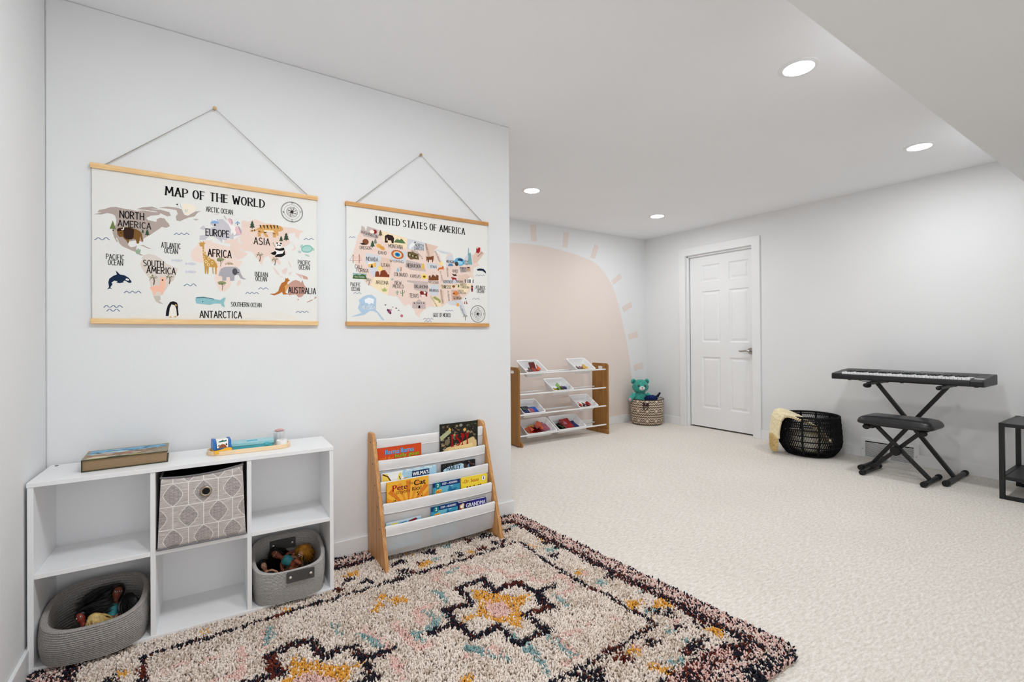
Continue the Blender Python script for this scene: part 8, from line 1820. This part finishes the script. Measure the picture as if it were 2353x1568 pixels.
# ------------------------------------------------------------------ keyboard on its stand
def keyboard():
    KY0, KY1 = .912, 1.860; L = KY1 - KY0; X0 = 4.535
    t = thing('electronic_keyboard', 'black electronic keyboard with white keys on cross-legged stand', 'keyboard', (X0, KY0, .7235))
    blk_ = mat('black_plastic', (.014, .014, .015, 1), .35, noise=(60, .1), spec=.45); gry = mat('charcoal_plastic', (.055, .055, .058, 1), .5, noise=(60, .1)); wk = mat('white_key', (.88, .88, .88, 1), .2, noise=(5, .01)); pan_ = mat('panel_print', (.16, .16, .165, 1), .5, noise=(30, .3))
    # body profile in (x, z): rounded front lip, key bed, raised control panel
    body = [(.006, 0), (.34, 0), (.345, .006), (.345, .066), (.335, .076), (.20, .069), (.165, .064), (.165, .030), (.02, .030), (.02, .044), (.012, .045), (.004, .041), (0, .033), (0, .010)]
    m = MB(); m.prism(body, .075, L - .067, 'y'); m.build('body', blk_, t, smooth=30, bevel=.002)
    cheek = [(.006, 0), (.34, 0), (.345, .006), (.345, .066), (.335, .076), (.20, .069), (.165, .064), (.02, .050), (.008, .048), (0, .036), (0, .010)]
    for a, b in ((.006, .075), (L - .067, L - .006)): MB().prism(cheek, a, b, 'y').build('cheek_block', blk_, t, smooth=30, bevel=.003)
    for a, b in ((0, .006), (L - .006, L)): MB().prism(cheek, a, b, 'y').build('end_cap', gry, t, smooth=30, bevel=.002)
    n = 36; k0, k1 = .077, L - .069; p = (k1 - k0) / n; kp = None
    for i in range(n):
        if kp is None:
            kp = MB().box((.021, k1 - p + .0009, .032), (.163, k1 - .0007, .0605)).build('white_key', wk, t, smooth=0, bevel=.0012)
        else:
            c = kp.copy(); COL.objects.link(c); c.parent = t; c.location = (0, -i * p, 0)
    bp_ = None
    for i in range(n - 1):
        if i % 7 in (2, 6): continue
        if bp_ is None: bp_ = MB().prism([(.072, .058), (.163, .058), (.163, .071), (.078, .0705)], -.005, .005, 'y').build('black_key', blk_, t, smooth=0, bevel=.001); c = bp_
        else: c = bp_.copy(); COL.objects.link(c); c.parent = t
        c.location = (0, k1 - (i + 1) * p, 0)
    def top(x0, x1, y0, y1, name, mt, lift=.0012):
        def z(x): return .069 + (x - .20) * .007 / .135
        MB().add([(x0, y0, z(x0) + lift), (x1, y0, z(x1) + lift), (x1, y1, z(x1) + lift), (x0, y1, z(x0) + lift), (x0, y0, z(x0) - .002), (x1, y0, z(x1) - .002), (x1, y1, z(x1) - .002), (x0, y1, z(x0) - .002)], [(0, 1, 2, 3), (0, 4, 5, 1), (1, 5, 6, 2), (2, 6, 7, 3), (3, 7, 4, 0)]).build(name, mt, t, smooth=0)
    top(.215, .325, .03, .24, 'speaker_grille', gry); top(.215, .325, L - .24, L - .03, 'speaker_grille', gry); top(.21, .325, .27, L - .27, 'control_panel', pan_)
    top(.24, .305, .42, .55, 'display', mat('lcd_glass', (.10, .13, .12, 1), .15, noise=(5, .1)), .003)
    for i in range(16):
        y = .29 + i * .022 if i < 6 else .345 + i * .022; MB().box((.222, y, .070), (.232, y + .014, .0745)).build('button', mat('grey_button', (.3, .3, .31, 1), .5, noise=(30, .1)), t, smooth=0, bevel=.001)
    MB().box((.045, .012, .0525), (.13, .062, .0562)).build('sticker', print_mat('226,226,226'), t, smooth=0)
    for y in (.05, L / 2, L - .12):
        for x in (.04, .30): MB().cyl((x, y, 0), (x, y, -.006), .012, 14).build('rubber_foot', blk_, t)
    c = MB(); c.tube([(.05, L - .18, -.002), (.05, L - .21, -.010), (.045, L - .25, -.012), (.04, L - .29, -.002)], .0022, 8); c.tube([(.04, L - .30, -.002), (.035, L - .32, -.014), (.03, L - .345, -.026)], .0022, 8); c.build('cable', blk_, t)
keyboard()
def xstand():
    t = thing('keyboard_stand', 'black folding X-shaped keyboard stand against the right wall', 'keyboard stand', (4.72, 1.372, 0))
    b = BLACK; rub = mat('black_rubber', (.010, .010, .010, 1), .7, noise=(60, .2))
    zt = .698
    for s, dx in ((1, -.016), (-1, .016)):
        top = Vector((dx, s * .218, zt)); bot = Vector((dx, -s * .256, .03))
        MB().bar(bot, top, .028, .028, up=(1, 0, 0)).build('cross_tube', b, t, smooth=0, bevel=.004)
        MB().bar((-.19, s * .218, zt + .004), (.19, s * .218, zt + .004), .026, .024).build('support_arm', b, t, smooth=0, bevel=.004)
        for x in (-.19, .19): MB().ell((x, s * .218, zt + .002), (.02, .017, .015), 14, 10).build('end_pad', rub, t)
        f = MB(); f.cyl((-.215, -s * .262, .021), (.215, -s * .262, .021), .0165, 16); ft = f.build('foot_bar', b, t)
        for x in (-.225, .225): MB().cyl((x - .022, -s * .262, .0215), (x + .022, -s * .262, .0215), .0205, 18).build('foot_cap', rub, ft, bevel=.003)
    MB().cyl((-.045, -.012, .388), (.045, -.012, .388), .022, 20).build('pivot_bolt', rub, t, bevel=.003)
    MB().ell((-.165, .236, .684), (.022, .030, .019), 16, 10).build('clamp_knob', rub, t)
xstand()
def bench():
    t = thing('keyboard_bench', 'black padded folding bench in front of the keyboard', 'bench', (4.495, 1.380, 0))
    vin = mat('black_vinyl', (.018, .018, .020, 1), .32, noise=(50, .15), bump=(180, .08), spec=.5); rub = MATS['black_rubber']
    # pillow seat: superellipse layers, soft domed top
    lay = [(.90, 0), (.97, .004), (1.0, .014), (.99, .026), (.94, .042), (.84, .054), (.66, .062), (.4, .066), (.12, .067)]; n = 72; vs = []; fs = []
    for s, z in lay:
        for k in range(n): x, y = sup(.152 - .15 * (1 - s) * .75, .238 - .15 * (1 - s) * 1.0 if s > .5 else .238 * s * 1.1, 2 * PI * k / n, 9); vs.append((x, y, .4 + z))
    N = len(lay); fs = [(a * n + k, a * n + (k + 1) % n, (a + 1) * n + (k + 1) % n, (a + 1) * n + k) for a in range(N - 1) for k in range(n)] + [tuple((N - 1) * n + k for k in range(n)), tuple(reversed(range(n)))]
    MB().add(vs, fs).build('seat', vin, t, smooth=70)
    MB().box((-.10, -.20, .388), (.10, .20, .3995)).build('seat_board', BLACK, t, smooth=0, bevel=.002)
    for s, dx in ((1, -.018), (-1, .014)):
        bot = Vector((dx, -s * .185, .03)); tp = Vector((dx, s * .148, .385))
        MB().bar(bot, tp, .027, .027, up=(1, 0, 0)).build('leg_tube', BLACK, t, smooth=0, bevel=.004)
        f = MB(); f.cyl((-.15, -s * .188, .019), (.15, -s * .188, .019), .0155, 16); ft = f.build('foot_bar', BLACK, t)
        for x in (-.158, .158): MB().cyl((x - .02, -s * .188, .0205), (x + .02, -s * .188, .0205), .0195, 18).build('foot_cap', rub, ft, bevel=.003)
        MB().bar((-.11, s * .150, .378), (.11, s * .150, .378), .03, .024).build('seat_bracket', BLACK, t, smooth=0, bevel=.003)
        MB().ell((-.115, s * .175, .375), (.014, .026, .02), 14, 10).build('adjuster', rub, t)
    MB().lathe([(.0001, -.006), (.03, -.006), (.035, 0), (.035, .01), (.03, .016), (.0001, .016)], 32).build('hinge_plate', rub, t).name = 'hinge_plate'
    hp = [c for c in t.children if c.name.startswith('hinge_plate')][0]; hp.rotation_euler = (0, PI / 2, 0); hp.location = (-.048, .012, .205)
bench()
def console():
    t = thing('console_table', 'black metal frame console table cut off at right edge', 'console table', (4.444, .829, 0))
    top = mat('dark_table_top', (.045, .045, .047, 1), .4, noise=(20, .2)); w = .026; Lx, Ly, H = .485, 1.05, .505
    for x in (0, Lx - w):
        for y in (-w, -Ly): MB().box((x, y, 0), (x + w, y + w, H)).build('leg', BLACK, t, smooth=0, bevel=.0015)
        for z in (0, .130, H - w): MB().box((x, -Ly + w, z), (x + w, -w, z + w * .92)).build('long_rail', BLACK, t, smooth=0, bevel=.0015)
    for y in (-w, -Ly):
        for z in (.130, H - w): MB().box((w, y, z), (Lx - w, y + w, z + w * .92)).build('short_rail', BLACK, t, smooth=0, bevel=.0015)
    MB().box((w + .001, -Ly + w, H - .010), (Lx - w - .001, -w, H - .002)).build('table_top', top, t, smooth=0)
    MB().box((w + .001, -Ly + w, .144), (Lx - w - .001, -w, .151)).build('lower_shelf', top, t, smooth=0)
    MB().box((.2, -.5, .112), (.23, -w, .1295)).build('shelf_brace', BLACK, t, smooth=0)
console()

# ------------------------------------------------------------------ vent and outlet on the right wall
def vent():
    y0, y1, z1 = 1.402, 1.815, .174
    t = thing('floor_vent', 'white louvred return vent low on right wall behind bench', 'vent', (XR, y0, 0)); W = y1 - y0
    m = MB(); 
    for a, b in (((-.010, 0, .001), (0, .036, z1)), ((-.010, W - .03, .001), (0, W, z1)), ((-.010, .036, z1 - .026), (0, W - .03, z1)), ((-.010, .036, .001), (0, W - .03, .010)), ((-.010, W / 2 - .009, .010), (0, W / 2 + .009, z1 - .026))): m.box(a, b)
    m.build('frame', TRIM, t, smooth=0, bevel=.0015)
    MB().box((-.0009, .036, .010), (-.0003, W - .03, z1 - .026)).build('shadow_back', mat('vent_dark', (.012, .012, .012, 1), .9, noise=(10, .1)), t, smooth=0)
    for a, b in ((.036, W / 2 - .009), (W / 2 + .009, W - .03)):
        for k in range(15):
            z = .014 + k * .0085; q = MB(); q.add([(-.008, a, z), (-.008, b, z), (-.0035, b, z + .0026), (-.0035, a, z + .0026), (-.008, a, z + .0015), (-.008, b, z + .0015), (-.0035, b, z + .0044), (-.0035, a, z + .0044)], [(0, 1, 2, 3), (7, 6, 5, 4), (0, 4, 5, 1), (3, 2, 6, 7), (0, 3, 7, 4), (1, 5, 6, 2)]); q.build('slat', TRIM, t, smooth=0)
    for y in (.018, W - .014): MB().lathe([(.0045, 0), (.004, .0012), (.0001, .0015)], 14, (0, 0, 0)).build('screw', CHROME, t).location = (-.010, y, z1 * .42)
    for s in [c for c in t.children if c.name.startswith('screw')]: s.rotation_euler = (0, -PI / 2, 0)
vent()
def outlet():
    t = thing('wall_outlet', 'white electrical outlet plate on right wall behind bench seat', 'outlet', (XR, 1.3475, .362))
    MB().box((-.006, -.037, -.057), (0, .037, .057)).build('cover_plate', TRIM, t, smooth=0, bevel=.002)
    for z in (-.024, .024):
        s = MB().box((-.0078, -.016, z - .013), (-.0055, .016, z + .013)).build('socket', TRIM, t, smooth=0, bevel=.001)
        for y in (-.006, .006): MB().box((-.0082, y - .001, z - .003), (-.0076, y + .001, z + .005)).build('slot', DARK, s, smooth=0)
outlet()
